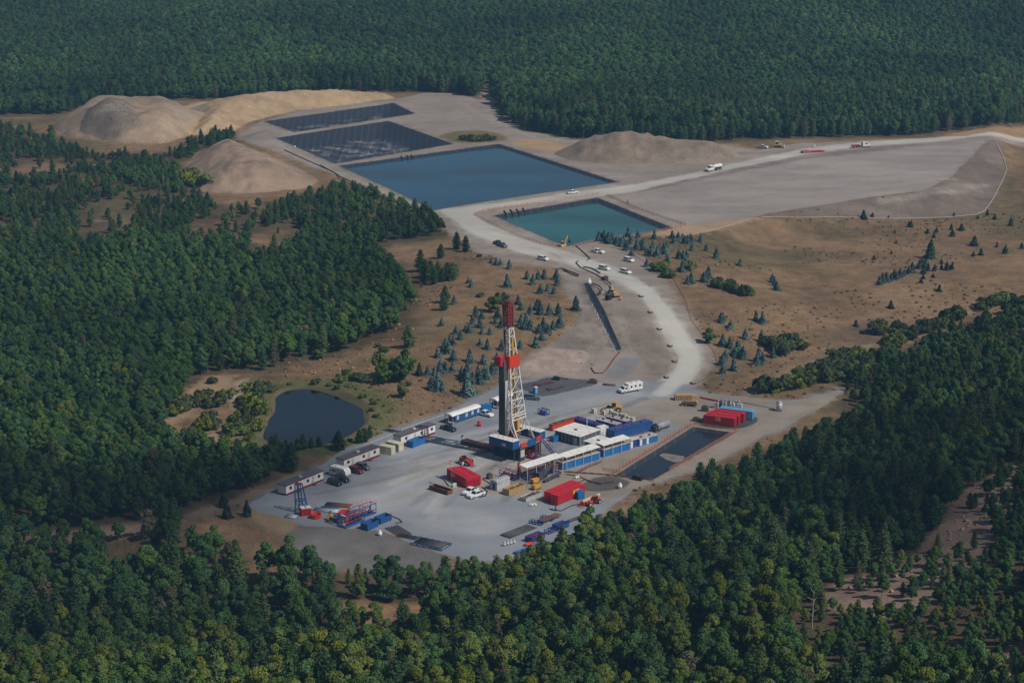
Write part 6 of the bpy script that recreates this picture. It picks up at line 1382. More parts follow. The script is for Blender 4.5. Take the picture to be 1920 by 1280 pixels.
# ------------------------------------------------------------------ fences, hoses, small things
def densify(P, step):
    P = np.asarray(P, float); out = [P[0]]
    for a, b in zip(P[:-1], P[1:]):
        n = max(1, int(np.hypot(*(b - a)) / step))
        for i in range(1, n + 1): out.append(a + (b - a) * i / n)
    return np.array(out)
_post = {}
def fence(px, label, h=1.25, step=3.0, net='net', postm='rust', strips=3, name='safety_fence', thick=.04):
    P = densify(G(px), step); z = height(P[:, 0], P[:, 1]); o0 = (P[0][0], P[0][1], z[0])
    t = thing(name, label, 'fence', o0); m = MB(); k = (h - .15) / strips
    for i in range(len(P) - 1):
        a = np.array([P[i][0] - o0[0], P[i][1] - o0[1], z[i] - o0[2]]); b = np.array([P[i + 1][0] - o0[0], P[i + 1][1] - o0[1], z[i + 1] - o0[2]])
        for j in range(strips): zz = .12 + k * j; m.bar(a + (0, 0, zz + k * .35), b + (0, 0, zz + k * .35), thick, k * .3)
    m.build('netting', M[net], t)
    if (h, postm) not in _post:
        q = MB().bar((0, 0, -.2), (0, 0, h + .12), .1).build('post', M[postm]); _post[(h, postm)] = q.data; bpy.data.objects.remove(q)
    for i in range(0, len(P), max(1, math.ceil(len(P) / 95))):
        q = link('post', _post[(h, postm)], t); q.location = (P[i][0] - o0[0], P[i][1] - o0[1], z[i] - o0[2])
fence([(890, 403), (905, 396), (1000, 383), (1080, 372), (1122, 365)], 'orange netting fence between the blue and teal ponds')
fence([(890, 403), (920, 420), (970, 443), (1020, 460), (1050, 463)], 'orange netting fence along the road side of the teal pond')
fence([(1075, 463), (1110, 453), (1160, 445), (1220, 438), (1285, 424)], 'orange netting fence along the near edge of the teal pond')
fence([(1138, 367), (1190, 390), (1240, 408), (1284, 422)], 'orange netting fence on the right bank of the teal pond')
fence([(1143, 893), (1180, 870), (1240, 833), (1300, 795)], 'orange netting fence between the mud tanks and the reserve pit', step=2.0)
fence([(1302, 796), (1340, 802), (1382, 808)], 'orange netting fence between the reserve pit and red tanks', step=2.0)
fence([(1384, 808), (1350, 826), (1300, 856), (1255, 882)], 'orange netting fence along the wooded side of the reserve pit', step=2.0)
fence([(1130, 882), (1150, 886), (1200, 893), (1225, 903)], 'orange netting fence at the near end of the reserve pit', step=2.0)
fence([(1083, 888), (1105, 876), (1128, 867)], 'red rail fence in front of the middle blue mud tank', step=2.0, strips=2, net='dred')
fence([(1430, 408), (1500, 409), (1560, 408), (1620, 409), (1700, 410), (1780, 408), (1830, 403), (1846, 396), (1858, 380), (1868, 362), (1880, 338), (1888, 318), (1882, 296), (1872, 278), (1866, 266)], 'long white silt fence around the toe of the graded pad', h=.75, step=4.0, net='sack', postm='wood', strips=1, name='silt_fence', thick=.25)
fence([(1240, 446), (1290, 442), (1340, 432), (1380, 420), (1410, 411)], 'white silt fence on the orange slope beside the teal pond', h=.6, step=4.0, net='sack', postm='wood', strips=1, name='silt_fence', thick=.2)
fence([(1262, 520), (1284, 560), (1296, 600), (1320, 632), (1340, 662), (1347, 688), (1332, 705), (1305, 720)], 'low dark silt fence on the outside of the haul road bend', h=.6, step=3.0, net='soil', postm='wood', strips=1, name='silt_fence')
fence([(1146, 463), (1180, 475), (1215, 495), (1240, 520)], 'low dark silt fence below the blue spruces by the teal pond', h=.6, step=3.0, net='soil', postm='wood', strips=1, name='silt_fence')
fence([(1350, 752), (1400, 757), (1452, 768)], 'low black silt fence running to the upright silo', h=.7, step=3.0, net='black', postm='wood', strips=1, name='silt_fence')
fence([(640, 848), (690, 833), (722, 820), (762, 803), (800, 790), (832, 779)], 'white silt fence along the grass behind the office trailers', h=.5, step=4.0, net='sack', postm='wood', strips=1, name='silt_fence', thick=.2)
def hose(px, label, r=.2, m_='black', name='hose', lift=0, group=None):
    P = densify(G(px), 2.0); z = height(P[:, 0], P[:, 1]) + r + lift; o = MB().path([(a, b, c) for (a, b), c in zip(P, z)], r, 6).build(name, M[m_]); tag(o, label, 'hose', group)
hose([(1079, 461), (1090, 470), (1099, 478), (1106, 485), (1101, 488)], 'black hose running from the yellow excavator toward the road')
hose([(1084, 489.7), (1080, 492.5), (1088, 502), (1105, 509.4), (1118, 515), (1130, 523)], 'curling black hose crossing the haul road to the brown pump')
hose([(1094, 501), (1108, 503.5), (1116, 507), (1125, 513)], 'short black hose lying beside the curling one on the road', .25)
hose([(1043, 505), (1054, 504), (1067, 509), (1085, 516), (1083, 519), (1070, 514), (1056, 507)], 'narrow loop of black hose lying on the bare dirt', .22)
hose([(1136, 528), (1145, 536), (1148, 546), (1142, 553), (1132, 550), (1124, 540), (1112, 535), (1104, 538), (1102, 546)], 'thick black hose looping around the head of the trench', .22, lift=.6)
hose([(533, 281.7), (580, 303), (623, 322), (640, 333), (663, 343.5), (713, 367), (780, 393)], 'long black hose along the left bank of the ponds', .22)
hose([(600, 309), (628, 325), (638, 338), (668, 349), (720, 372)], 'second long black hose, left of the first beside the ponds', .16)
for i, (a, b) in enumerate([((945, 396), (950, 402.5)), ((956.5, 394), (962, 400.5)), ((968.5, 393), (974, 399)), ((980, 391), (984, 397))]): hose([a, b], 'short black hose hanging over the far bank of the teal pond', .3, group='hoses over the teal pond bank')
for i, (a, b) in enumerate([((752, 293.5), (756, 298.5)), ((763, 292), (767, 297)), ((771, 291), (774, 295.5))]): hose([a, b], 'short black hose hanging over the far bank of the blue pond', .3, group='hoses over the blue pond bank')
hose([(1162, 660), (1152, 672), (1140, 690), (1130, 700), (1115, 700), (1108, 690)], 'red hose curling down the bank below the trench', .22, 'dred')
hose([(1050, 884), (1080, 886), (1120, 889), (1165, 892), (1215, 897)], 'dark pipe line from the conveyor to the reserve pit', .2, 'rust', 'pipe_line')
hose([(1255, 840), (1290, 825), (1330, 808)], 'tan pipe line lying along the lower bank of the reserve pit', .15, 'sack', 'pipe_line')
for i in range(26):
    k = i / 25; p = lerp((1111, 567), (1156, 657), k); loc, rz = spot(p[0] - 3 + 1.5 * math.sin(i * 2.3), p[1] + 1.0 * math.sin(i * 5.1), (4, 9)); o = MB().hexa([(-.36, -.2, 0), (.34, -.2, 0), (.36, .2, 0), (-.34, .2, 0)], [(-.28, -.14, .2), (.25, -.15, .16), (.28, .14, .22), (-.25, .14, .17)]).build('sandbag', M['sack']); o.location = loc; o.rotation_euler = (0, 0, rz + .4 * math.sin(i)); tag(o, 'white sandbag in the line along the left lip of the trench', 'sandbag', 'white sandbags along the trench')
for i, (x, y, w_) in enumerate([(1203, 557, 0), (1220, 587, 0), (1237, 618.5, 0), (1257, 650, 0), (1265, 679, 0), (1250, 709, 0), (1325, 722, 1), (1300, 720, 1)]):
    hose([(x - 5, y - 2), (x - 1, y + .8), (x + 4, y - .5)], 'dark straw roll staked beside the haul road, number %s from the top of the bend' % ['one', 'two', 'three', 'four', 'five', 'six', 'seven', 'eight'][i] if i < 6 else ('dark straw roll on the outside of the road at the pad entrance' if i == 6 else 'shorter dark straw roll at the pad entrance, nearer the road'), .28, 'soil', 'straw_roll')
for P_, lb in [([(1062, 889), (1085, 893), (1108, 904), (1130, 906)], 'black hose snaking over the dark mud behind the signed red tank'), ([(1078, 908), (1098, 899), (1122, 908), (1150, 903)], 'second black hose on the dark mud, crossing the first'), ([(903, 913), (914, 921), (910, 930), (898, 933)], 'black hose curled behind the two white pickups'), ([(905, 898), (918, 906), (926, 916)], 'black hose leading to the grey shed'), ([(818, 893), (832, 899), (842, 912)], 'black hose at the left end of the dark sided red tanks'), ([(1030, 954), (1052, 958), (1072, 948), (1090, 944)], 'black hose at the foot of the signed red tank'), ([(735, 968), (748, 973), (754, 979), (742, 981)], 'black hose curled at the end of the blue open tank')]: hose(P_, lb, .13)
def box_thing(px, py, d, name, label, cat, paint, l, w_, h, wheels=False):
    loc, rz = spot(px, py, d); t = thing(name, label, cat, loc, rz); box(-l / 2, l / 2, -w_ / 2, w_ / 2, .25, h).build('body', M[paint], t); box(-l / 2 - .1, l / 2 + .1, -w_ / 2 + .1, w_ / 2 - .1, .0, .25).build('skid', M['dgrey'], t); box(-l * .3, l * .2, -w_ * .3, w_ * .3, h, h + .3).build('cover', M['dgrey'], t)
box_thing(1322, 770.5, (10, 1), 'compressor', 'dark brown compressor at the left end of the light blue tank', 'machine', 'soil', 2.2, 1.5, 1.7); box_thing(1306, 789, (10, 1), 'compressor', 'rust coloured compressor just left of the front red tank', 'machine', 'rust', 2.4, 1.4, 1.1); box_thing(918, 897, (10, -3), 'pump', 'small dark pump left of the grey shed', 'pump', 'dgrey', 1.6, 1.1, 1.5); box_thing(1195, 899, (10, 2), 'pump', 'black pump at the near end of the reserve pit', 'pump', 'black', 3.0, 1.4, 1.2); box_thing(1043, 712, (10, 1), 'pump', 'dark pump at the back edge of the pad behind the derrick', 'pump', 'black', 2.2, 1.2, 1.1); box_thing(1112, 718, (10, 1), 'generator', 'dark generator at the back of the pad left of the crew truck', 'generator', 'rust', 2.6, 1.3, 1.3)
box_thing(1141, 562, (10, -3), 'pump', 'dark wheeled pump right of the trench head', 'pump', 'black', 2.4, 1.6, 1.8); box_thing(1128, 553, (10, -3), 'welder', 'grey green welder beside the trench head', 'welder', 'grey', 2.2, 1.4, 1.6)

# ------------------------------------------------------------------ planted spruces, shrubs, lone trees
def parse(s, ox, oy, k): return [(ox + float(a.split(',')[0]) / k, oy + float(a.split(',')[1]) / k) for a in s.split()]
def plant(pts, meshes, parts, nm, label, cat, group, s0, s1, grow=None):
    if nm == 'spruce_tree': s0 *= .86; s1 *= .92
    for i, (x, y) in enumerate(pts):
        p = g1(x, y); place_tree(nm, meshes[i % len(meshes)], parts, p[0], p[1], hz(*p) - .1, rng.uniform(s0, s1), rng.uniform(0, 6.28), label, cat, group)
CT = ('crown', 'trunk')
A = lambda s: parse(s, 700, 340, 3.0)
plant(A('665,460 690,470 715,472'), SPR_MESH, CT, 'spruce_tree', 'small spruce in the trio beside the dirt road', 'spruce', 'three small spruces beside the dirt road', .6, .75)
plant(A('765,492 865,550 930,550 960,550 1030,552 1035,585 940,630 980,618 1015,632 895,580'), SPR_MESH, CT, 'spruce_tree', 'blue spruce at the top of the planting, below the hose loop', 'spruce', 'blue spruces at the top of the planting', .72, 1.0)
plant(A('535,572 550,596 455,690 385,812 465,858 490,888 520,838 560,802 600,822 610,772 540,850 610,858 655,860 685,802 720,820 575,760 700,770'), SPR_MESH, CT, 'spruce_tree', 'blue spruce in the meadow left of the derrick top', 'spruce', 'blue spruces left of the derrick top', .6, .95)
plant(A('755,595 815,692 830,722 880,748 920,722 940,748 990,750 1040,752 850,832 880,832 930,852 950,892 985,852 1010,832 1050,818 915,932 960,835 830,815 860,800'), SPR_MESH, CT, 'spruce_tree', 'blue spruce in the meadow right of the derrick top', 'spruce', 'blue spruces right of the derrick top', .8, 1.1)
plant(A('600,922 640,944 720,947 825,937 695,1002'), SPR_MESH, CT, 'spruce_tree', 'blue spruce in the meadow level with the upper derrick', 'spruce', 'blue spruces level with the upper derrick', .65, .9)
plant(A('395,962 420,967 365,990 450,1007 450,922 430,912 410,935'), SPR_MESH, CT, 'spruce_tree', 'blue spruce in the tight clump between derrick and natural pond', 'spruce', 'clump of blue spruces between derrick and pond', .75, 1.0)
plant(A('545,1017 620,1027 500,1102 530,1082 560,1135 600,1135 625,1092 665,1082 690,1072 590,1100 640,1110 520,1125'), SPR_MESH, CT, 'spruce_tree', 'blue spruce in the dense group above the blue bunkhouses', 'spruce', 'dense blue spruces above the bunkhouses', .9, 1.25)
plant(A('532,1203'), SPR_MESH, CT, 'spruce_tree', 'largest blue spruce, standing right behind the blue bunkhouse', 'spruce', None, 1.75, 1.75)
plant(A('305,1088 345,1088 380,1068 405,1070 445,1070 340,1172 365,1150 390,1180 325,1170 360,1178'), SPR_MESH, CT, 'spruce_tree', 'blue spruce in the row between the leafy trees and the derrick', 'spruce', 'blue spruces right of the leafy trees', .75, 1.0)
plant(A('260,1088'), SPRG_MESH, CT, 'spruce_tree', 'dark green spruce at the left end of the blue spruce row', 'spruce', None, 1.0, 1.0)
plant(A('1140,725'), SPR_MESH, CT, 'spruce_tree', 'lone blue spruce on the dirt edge left of the trench', 'spruce', None, 1.15, 1.15)
B = lambda s: parse(s, 1000, 200, 3.84)
plant(B('470,965 490,960 510,967 530,975 545,987 575,977 560,970 600,992 620,985 635,1007 650,975 670,1032 700,987 685,940 755,942 710,1072 745,1032 770,1020 790,1032'), SPR_MESH, CT, 'spruce_tree', 'blue spruce in the thicket at the near corner of the teal pond', 'spruce', 'blue spruces at the near corner of the teal pond', .8, 1.1)
plant(B('860,1017 870,952 820,1072 850,1077 890,1080 905,1052 950,1062 960,1032 940,1045 975,1132 820,1152 965,1110 1000,947 1015,982 1045,962 1075,962 1090,987 1110,987 1140,987 1140,1037 1055,1097 1080,1100 1105,1087 1070,1190 1100,1172 1130,970 1045,1090'), SPR_MESH, CT, 'spruce_tree', 'blue spruce in the meadow just right of the teal pond thicket', 'spruce', 'blue spruces right of the teal pond thicket', .75, 1.05)
plant(B('1135,1272 1110,1277 1230,1262 1260,1227 1245,1250'), SPR_MESH, CT, 'spruce_tree', 'blue spruce in the meadow right of the haul road, level with the trench head', 'spruce', 'blue spruces right of the haul road', .9, 1.15)
for p, lb in zip(B('1205,977 1245,1037 1315,1092 1485,1147'), ['small round spruce farthest up the open meadow right of the teal pond', 'blue spruce standing alone in the meadow right of the teal pond', 'second lone blue spruce down the meadow from the teal pond', 'blue spruce standing alone near the middle of the right meadow']): plant([p], SPR_MESH, CT, 'spruce_tree', lb, 'spruce', None, .75, .95)
D = lambda s: parse(s, 1420, 200, 3.84)
plant(D('765,806'), SPRG_MESH, CT, 'spruce_tree', 'dark bushy spruce standing right on the white silt fence', 'spruce', None, 1.15, 1.15); plant(D('1560,1002'), SPRG_MESH, CT, 'spruce_tree', 'large dark spruce alone in the right meadow', 'spruce', None, 1.35, 1.35); plant(D('1240,1092'), SPRG_MESH, CT, 'spruce_tree', 'tallest dark conifer in the middle of the right meadow', 'spruce', None, 1.7, 1.7)
plant(D('1105,868 1090,868 1225,914 1290,902 1395,887 1470,892 1405,934 1270,945'), SPRG_MESH, CT, 'spruce_tree', 'dark spruce in the meadow below the graded slope', 'spruce', 'dark spruces below the graded slope', .65, .95)
plant(D('1585,806 1415,792 1655,782 1710,812'), SPRG_MESH, CT, 'spruce_tree', 'small dark spruce beside the right end of the silt fence', 'spruce', 'small dark spruces by the silt fence', .5, .75)
plant(D('1825,857 1725,1012 1785,1057 1905,1022 1555,1077 1610,1070'), SPRG_MESH, CT, 'spruce_tree', 'dark spruce in the meadow near the right edge of the photo', 'spruce', 'dark spruces near the right edge', .6, .9)
plant(D('1000,985 990,912 840,1102 965,1060 945,803 828,792'), SPRG_MESH, CT, 'spruce_tree', 'tiny dark spruce scattered in the middle of the right meadow', 'spruce', 'tiny dark spruces in the right meadow', .35, .6)
plant(D('1325,1132 1325,1172 1275,1182 1265,1230 1230,1182 1195,1202 1365,1177 1400,1172 1385,1170 1180,1268 1195,1240'), SPRG_MESH, CT, 'spruce_tree', 'dark spruce right of the blue spruce row in the right meadow', 'spruce', 'dark spruces right of the blue row', .55, .85)
plant(D('1210,1167 1165,1167 1190,1150 1115,1197 1090,1202 1055,1217 1030,1227 1000,1242 960,1252 985,1225 930,1262 880,1282 900,1270'), SPR_MESH, CT, 'spruce_tree', 'blue spruce in the slanting row across the right meadow', 'spruce', 'slanting row of blue spruces in the right meadow', .75, 1.05)
E = lambda s: parse(s, 1240, 480, 2.824)
plant(E('610,182 600,157 590,140'), SPR_MESH, CT, 'spruce_tree', 'blue spruce in the small group in the middle meadow', 'spruce', 'small group of blue spruces in the middle meadow', .8, 1.0)
plant(E('315,352 325,345 365,382 500,342 535,357 445,437 530,452'), SPR_MESH, CT, 'spruce_tree', 'blue spruce in the upper group beside the haul road bend', 'spruce', 'upper group of blue spruces beside the road bend', .8, 1.05)
plant(E('325,477 365,487 390,532 430,542 410,512 400,525 340,542 320,577 325,622 385,607 505,577 535,572 515,560 590,537'), SPR_MESH, CT, 'spruce_tree', 'blue spruce in the lower group beside the haul road bend', 'spruce', 'lower group of blue spruces beside the road bend', .9, 1.15)
for p, lb in zip(E('1215,277 1470,187 1030,372'), ['dark spruce alone in the right meadow above the scrub', 'tiny dark spruce below the slanting blue spruce row', 'slim dark spruce standing near the muddy patch in the meadow']): plant([p], SPRG_MESH, CT, 'spruce_tree', lb, 'spruce', None, .7, .9)
DT = ('crown', 'trunk')
BG = BT_MESH
plant(A('468,382 520,396'), MP_MESH[:1], CT, 'pine_tree', 'round dark pine of the pair on the meadow edge by the road', 'tree', 'pair of round pines on the meadow edge', .55, .62); plant(A('375,432'), MP_MESH[:1], CT, 'pine_tree', 'single dark pine below the round pair in the meadow', 'tree', None, .55, .55)
plant(A('290,540 300,565 340,578 390,562 440,556 270,505 320,545 365,550 415,545 455,540'), MP_MESH, CT, 'pine_tree', 'dark pine in the dense clump in the upper meadow', 'tree', 'dense clump of pines in the upper meadow', .55, .8)
plant(A('400,722 405,680'), MP_MESH[:2], CT, 'pine_tree', 'dark pine with a long shadow in the meadow left of the derrick', 'tree', 'pines with a long shadow in the meadow', .6, .7)
plant(A('700,702 660,732 735,690 685,735'), [BT_MESH[0], BT_MESH[2]], CT, 'deciduous_tree', 'green leafy tree in the clump just above the derrick top', 'tree', 'leafy trees just above the derrick top', .5, .75)
plant(A('200,932'), MP_MESH[1:2], CT, 'pine_tree', 'slender pine alone in the meadow above the natural pond', 'tree', None, .75, .75); plant(A('55,962'), SHR_MESH, ('foliage', 'stem'), 'shrub', 'round dark shrub above the leafy trees by the natural pond', 'shrub', None, 1.0, 1.0)
plant(A('60,1135 150,1125 40,1100 175,1110 110,1120'), BG, CT, 'deciduous_tree', 'big leafy tree in the group right of the natural pond', 'tree', 'big leafy trees right of the natural pond', .75, 1.0)
plant(A('165,1217'), [BT_MESH[2]], CT, 'deciduous_tree', 'small bright green tree alone on the slope left of the white trailers', 'tree', None, .5, .5)
plant(E('250,462'), BG, CT, 'deciduous_tree', 'single green tree standing at the outside of the haul road bend', 'tree', None, .62, .62)
SP = ('foliage', 'stem')
plant(A('195,1150 605,650 1005,280 25,930 595,425 540,840'), SHR_MESH, SP, 'shrub', 'small green shrub alone in the dry meadow left of the road', 'shrub', 'small shrubs in the left meadow', .5, .9)
plant(B('900,1182 880,1175 920,1170 940,1185 985,1232 965,1225 1120,1172 1140,1165'), SHR_MESH, SP, 'shrub', 'green shrub between the blue spruces below the teal pond', 'shrub', 'green shrubs below the teal pond', 1.1, 1.5)
plant(E('290,165 320,172 345,175 380,192 410,200 440,208 465,205 305,150 360,160'), SHR_MESH, SP, 'shrub', 'dark shrub in the long thicket in the middle meadow', 'shrub', 'long thicket of shrubs in the middle meadow', 1.2, 1.7)
plant(E('575,478 600,502 620,480 650,522 640,500 670,510 700,492 690,470 740,488 720,480 660,470'), SHR_MESH, SP, 'shrub', 'dark shrub in the big rounded thicket right of the road bend', 'shrub', 'big rounded thicket right of the road bend', 1.4, 2.0)
plant(E('560,722 580,720 600,717 625,712 650,707 675,700 700,697 720,688 740,682 760,672 780,662 805,655 830,642 855,632 880,622 890,600 910,585 930,570 950,562 975,552 1000,542 1025,550 1050,562 1075,565 1100,562 1125,560 1150,562 1180,545 1210,530 860,662 890,655 920,652 960,635 1000,642 1040,625 1080,600 940,600 990,590'), SHR_MESH, SP, 'shrub', 'green shrub in the hedge below the dirt track', 'shrub', 'hedge of shrubs below the dirt track', 1.5, 2.4)
plant(E('1330,440 1360,415 1385,405 1400,395 1430,390 1460,382 1490,375 1515,350 1540,342 1560,335 1700,285 1720,270 1750,262 1780,255 1800,252 1830,240 1840,312 1870,300 1900,352 1880,320 1910,280'), SHR_MESH, SP, 'shrub', 'green shrub in the upper band of scrub on the right', 'shrub', 'upper band of scrub on the right', 1.3, 2.2)
plant(E('1480,515 1500,522 1530,510 1560,422 1560,500 1590,480 1600,495 1620,520 1640,510 1650,525 1560,540 1690,440 1720,432 1750,430 1780,425 1830,470 1860,482 1890,460 1910,450 1860,440 1800,490 1700,520 1740,510 1240,430 1255,400 1140,412 1230,470 1220,500 1340,540 1380,560 1300,550 1270,590 1420,600 1480,590 1530,600'), SHR_MESH, SP, 'shrub', 'green shrub in the lower band of scrub above the wooded hill', 'shrub', 'lower band of scrub above the wooded hill', 1.3, 2.3)
H2 = lambda s: parse(s, 0, 500, 2.742)
plant(H2('1395,940 1425,942 1470,940 1530,942 1560,938 1600,932 1640,925 1880,900 1900,880 1850,905'), MP_MESH, CT, 'pine_tree', 'dark pine in front of the natural pond', 'tree', 'dark pines in front of the natural pond', .3, .5); plant(H2('1738,935'), SPRG_MESH, CT, 'spruce_tree', 'pointed spruce at the near right corner of the natural pond', 'spruce', None, 1.6, 1.6)
plant(H2('1150,1232 1270,1278 1168,1290'), SPRG_MESH, CT, 'spruce_tree', 'dark spruce at the left tip of the pad', 'spruce', 'dark spruces at the left tip of the pad', .9, 1.4)
plant(H2('1290,640 1330,660 1310,690 1290,720 1350,640 1260,760 1300,760 1270,800 1240,830 1220,860 1180,850 1130,700 1160,680 1100,720 1060,690 1020,700 980,720 940,740 900,760 1080,790 1110,830 1040,840 980,870 930,900 860,870 1250,700 1330,700 1210,790'), [SHR_MESH[2], SHR_MESH[0], SHR_MESH[1]], SP, 'shrub', 'yellow green shrub on the sandy ground left of the natural pond', 'shrub', 'shrubs on the sandy ground left of the pond', 1.0, 1.8)
plant(H2('1090,600 1780,560 1800,570 1840,580 1650,470 1870,590 1750,590'), SHR_MESH, SP, 'shrub', 'small shrub on the bank above the natural pond', 'shrub', 'small shrubs on the bank above the pond', .8, 1.4)
plant([(870, 262), (880, 264), (892, 265), (905, 265), (918, 264), (926, 262), (900, 261), (884, 260), (912, 260)], SHR_MESH, SP, 'shrub', 'dark shrub in the row on the grassy island behind the blue pond', 'shrub', 'shrubs on the grassy island behind the blue pond', 1.0, 1.4)
plant([(352, 345), (362, 348), (372, 350), (388, 352), (360, 335), (345, 338)], [SHR_MESH[2]], SP, 'shrub', 'bright green shrub at the left foot of the spoil mound', 'shrub', 'bright green shrubs at the foot of the spoil mound', 1.6, 2.2)
plant(parse('120,345 160,360 170,390 100,400 60,480 90,520 140,540 180,500 250,330 300,340 340,350', 0, 100, 1.6), P_MESH[:4], CT, 'pine_tree', 'young pine scattered in the clearings left of the earth mounds', 'tree', 'young pines in the clearings on the left', .4, .6)
ring = wob(POND, 2.4, 99); k_ = np.linspace(0, len(ring) - 1, 40).astype(int); cen_ = ring.mean(0)
for j, i in enumerate(k_):
    q = ring[i] + (ring[i] - cen_) / np.linalg.norm(ring[i] - cen_) * rng.uniform(.8, 5); s_ = rng.uniform(.3, .9) * (1.3 if q[0] < cen_[0] else .8)
    if rng.random() < .8: place_tree('shrub', SHR_MESH[[2, 0, 2, 1][j % 4]], SP, q[0], q[1], hz(*q) - .1, s_, rng.uniform(0, 6.28), 'low green shrub growing on the shore of the natural pond', 'shrub', 'shrubs on the shore of the natural pond')
# bare dead trees on the hill
def dead_tree(px, py, H, label):
    p = g1(px, py); t = thing('dead_tree', label, 'tree', (p[0], p[1], hz(*p) - .2)); tubes_ = [((0, 0, 0), (.2, .1, H), .16, .06)]; link('trunk', tubes('trunk', tubes_, PALEBARK), t)
    for k in range(7):
        h = H * (.45 + .08 * k); a = k * 2.4; link('branch', tubes('branch', [((.1, .05, h), (math.cos(a) * 1.6, math.sin(a) * 1.6, h + .9), .07, .02)], PALEBARK, 5), t)
dead_tree(1522, 1178, 9, 'bare grey dead tree with forked top on the lower right slope'); dead_tree(1455, 1062, 9, 'pale dead trunk standing among the pines of the right hill'); dead_tree(1513, 1092, 8, 'leaning pale dead trunk above the bare scar'); dead_tree(1475, 1085, 7, 'short pale snag between the two dead trunks')
# loose rock on the bare scar, and the brush heap on the earth mound
def rocks(name, polys, n, s0, s1, label, m_):
    V = []; F_ = []; P = []
    for poly in polys:
        W_ = G(poly); x0, y0 = W_.min(0); x1, y1 = W_.max(0); q = rng.uniform((x0, y0), (x1, y1), (n * 4, 2)); q = q[inside(q[:, 0], q[:, 1], W_)][:n]; P.append(q)
    P = np.concatenate(P); z = height(P[:, 0], P[:, 1]); ico = bmesh.new(); bmesh.ops.create_icosphere(ico, subdivisions=1, radius=1); iv = np.array([v.co[:] for v in ico.verts]); fi = [[v.index for v in f.verts] for f in ico.faces]; ico.free()
    for (x, y), zz in zip(P, z):
        s = s0 + (s1 - s0) * rng.random() ** 3; k = iv * (1 + rng.uniform(-.25, .25, (len(iv), 1))) * s * rng.uniform(.6, 1.2, 3) + (x, y, zz + s * .2); i0 = len(V); V += list(k); F_ += [[j + i0 for j in f] for f in fi]
    tag(link(name, mesh_from(name, V, F_, [M[m_]])), label, 'rocks', kind='stuff')
SC = [(1900, 875), (1960, 860), (1950, 905), (1885, 930), (1835, 985), (1785, 1038), (1735, 1080), (1690, 1115), (1575, 1105), (1640, 1095), (1720, 1060), (1785, 985), (1820, 930)]
rocks('loose_rock', [SC, [(1830, 1245), (1950, 1205), (1950, 1280), (1860, 1280)]], 260, .15, .8, 'tan boulders and rubble scattered over the bare hillside scar', 'rock')
rocks('rubble', [[(165, 250), (185, 228), (210, 224), (255, 234), (262, 258), (205, 262)], [(240, 204), (300, 196), (345, 190), (340, 200), (260, 210)]], 320, .12, .5, 'grey rubble heaped on the crest of the big earth mound', 'grass_stone')
rocks('bank_stones', [[(1085, 655), (1110, 615), (1100, 600), (1130, 640), (1120, 680), (1095, 705)], [(1165, 610), (1185, 600), (1205, 665), (1175, 665)]], 70, .1, .35, 'small stones lying on the bare bank beside the trench', 'grass_stone')

# knee-high weeds and grass clumps all over the dry meadow
WEED = [leaf_mat('dry_weeds', (.26, .165, .08), .25), leaf_mat('green_weeds', (.13, .115, .045), .3)]
W_MESH = [shrub(470 + i, WEED[i % 2], H=.7, Rr=1.1, n=120, size=.16) for i in range(4)]
p = scatter(-140, 330, 540, 960, 4.6); px, py = project(np.column_stack([p, base(p[:, 0], p[:, 1])])); okz = np.ones(len(p), bool)
for z in ZONES:
    if z['name'] not in ('sand_shore', 'cut_slope', 'fill_slope', 'bare_bank'): okz &= ~inside(p[:, 0], p[:, 1], z['P'])
    else: okz &= ~(inside(p[:, 0], p[:, 1], z['P']) & (rng.random(len(p)) < .75))
okz &= (fbm(p[:, 0], p[:, 1], 34, 123, 3) > .53) & ~inside(px, py, FOREST_L) & (px > 280) & (px < 2000); p = p[okz]; zz = height(p[:, 0], p[:, 1])
stuff_forest('meadow_weeds', [(p[i, 0], p[i, 1], zz[i], rng.uniform(.25, .8), 's', 'm', int(rng.choice(4, p=[.35, .15, .35, .15]))) for i in range(len(p))], lib_coll('weed_source', W_MESH), 4, 'dry weeds and grass clumps dotted over the brown meadow', 'weeds')

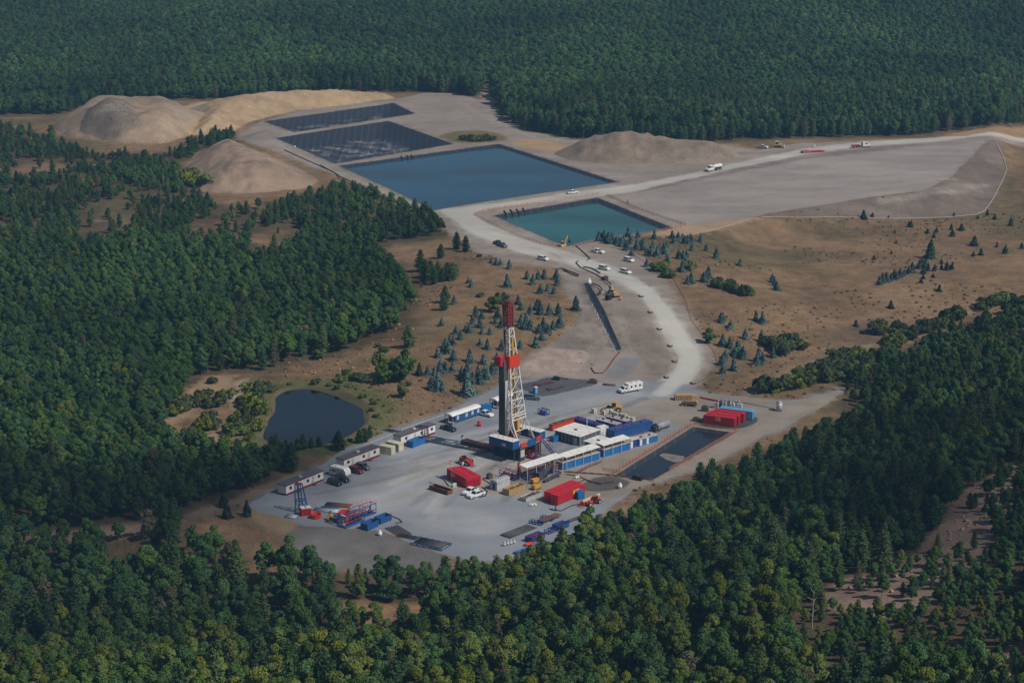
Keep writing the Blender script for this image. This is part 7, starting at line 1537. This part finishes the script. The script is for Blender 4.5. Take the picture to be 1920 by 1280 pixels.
# ------------------------------------------------------------------ clouds that shade part of the valley
def cloud(px, alt, label, seed, s=15., r=17.):
    P = G(px); t = alt / sdir.z; off = np.array((sdir.x, sdir.y)) * t; q = scatter(P[:, 0].min(), P[:, 0].max(), P[:, 1].min(), P[:, 1].max(), s); q = q[inside(q[:, 0], q[:, 1], P)]
    ico = bmesh.new(); bmesh.ops.create_icosphere(ico, subdivisions=2, radius=1); iv = np.array([v.co[:] for v in ico.verts]); fi = np.array([[v.index for v in f.verts] for f in ico.faces]); ico.free(); r_ = np.random.default_rng(seed); V = []; F_ = []
    for x, y in q:
        k = iv * r * r_.uniform(.6, 1.5) * np.array((1, 1, .55)) + (x + off[0], y + off[1], alt + r_.uniform(-8, 14)); F_.append(fi + len(V) * len(iv)); V.append(k)
    m = bpy.data.materials.get('cloud_vapour')
    if m is None:
        m = bpy.data.materials.new('cloud_vapour'); m.use_nodes = True; N = m.node_tree.nodes; N.clear(); L = m.node_tree.links
        a = N.new('ShaderNodeBsdfTransparent'); b = N.new('ShaderNodeBsdfDiffuse'); b.inputs[0].default_value = (.9, .9, .9, 1); mx = N.new('ShaderNodeMixShader'); mx.inputs[0].default_value = .16; o = N.new('ShaderNodeOutputMaterial'); L.new(a.outputs[0], mx.inputs[1]); L.new(b.outputs[0], mx.inputs[2]); L.new(mx.outputs[0], o.inputs[0])
    tag(link('cloud', mesh_from('cloud', np.concatenate(V), np.concatenate(F_), [m], True)), kind='structure')
cloud([(-250, 900), (150, 905), (380, 900), (520, 850), (640, 835), (680, 870), (600, 930), (600, 985), (560, 1015), (480, 1022), (250, 1015), (60, 985), (-250, 985)], 640., '', 5)
cloud([(1360, 930), (1450, 860), (1600, 810), (1740, 800), (1790, 830), (1760, 900), (1680, 990), (1580, 1040), (1450, 1050), (1350, 1010)], 700., '', 6)

# ------------------------------------------------------------------ the air
def haze():
    bm = bmesh.new(); bmesh.ops.create_cube(bm, size=1)
    zb, ztop = float(ZZ.min()) - 1.0, max(CAMH, float(ZZ.max()) + 32) + 6
    for v in bm.verts: v.co = Vector((v.co.x * 4600, v.co.y * 3700 + 1650, (v.co.z + .5) * (ztop - zb) + zb))
    me = bpy.data.meshes.new('haze'); bm.to_mesh(me); bm.free()
    m = bpy.data.materials.new('air'); m.use_nodes = True; N = m.node_tree.nodes; N.clear()
    v = N.new('ShaderNodeVolumePrincipled'); v.inputs['Density'].default_value = .000115; v.inputs['Color'].default_value = (.26, .58, .95, 1); v.inputs['Anisotropy'].default_value = 0.
    o = N.new('ShaderNodeOutputMaterial'); m.node_tree.links.new(v.outputs[0], o.inputs['Volume']); me.materials.append(m)
    tag(link('haze', me), 'thin blue summer haze lying over the whole valley', 'haze', kind='stuff')
haze()
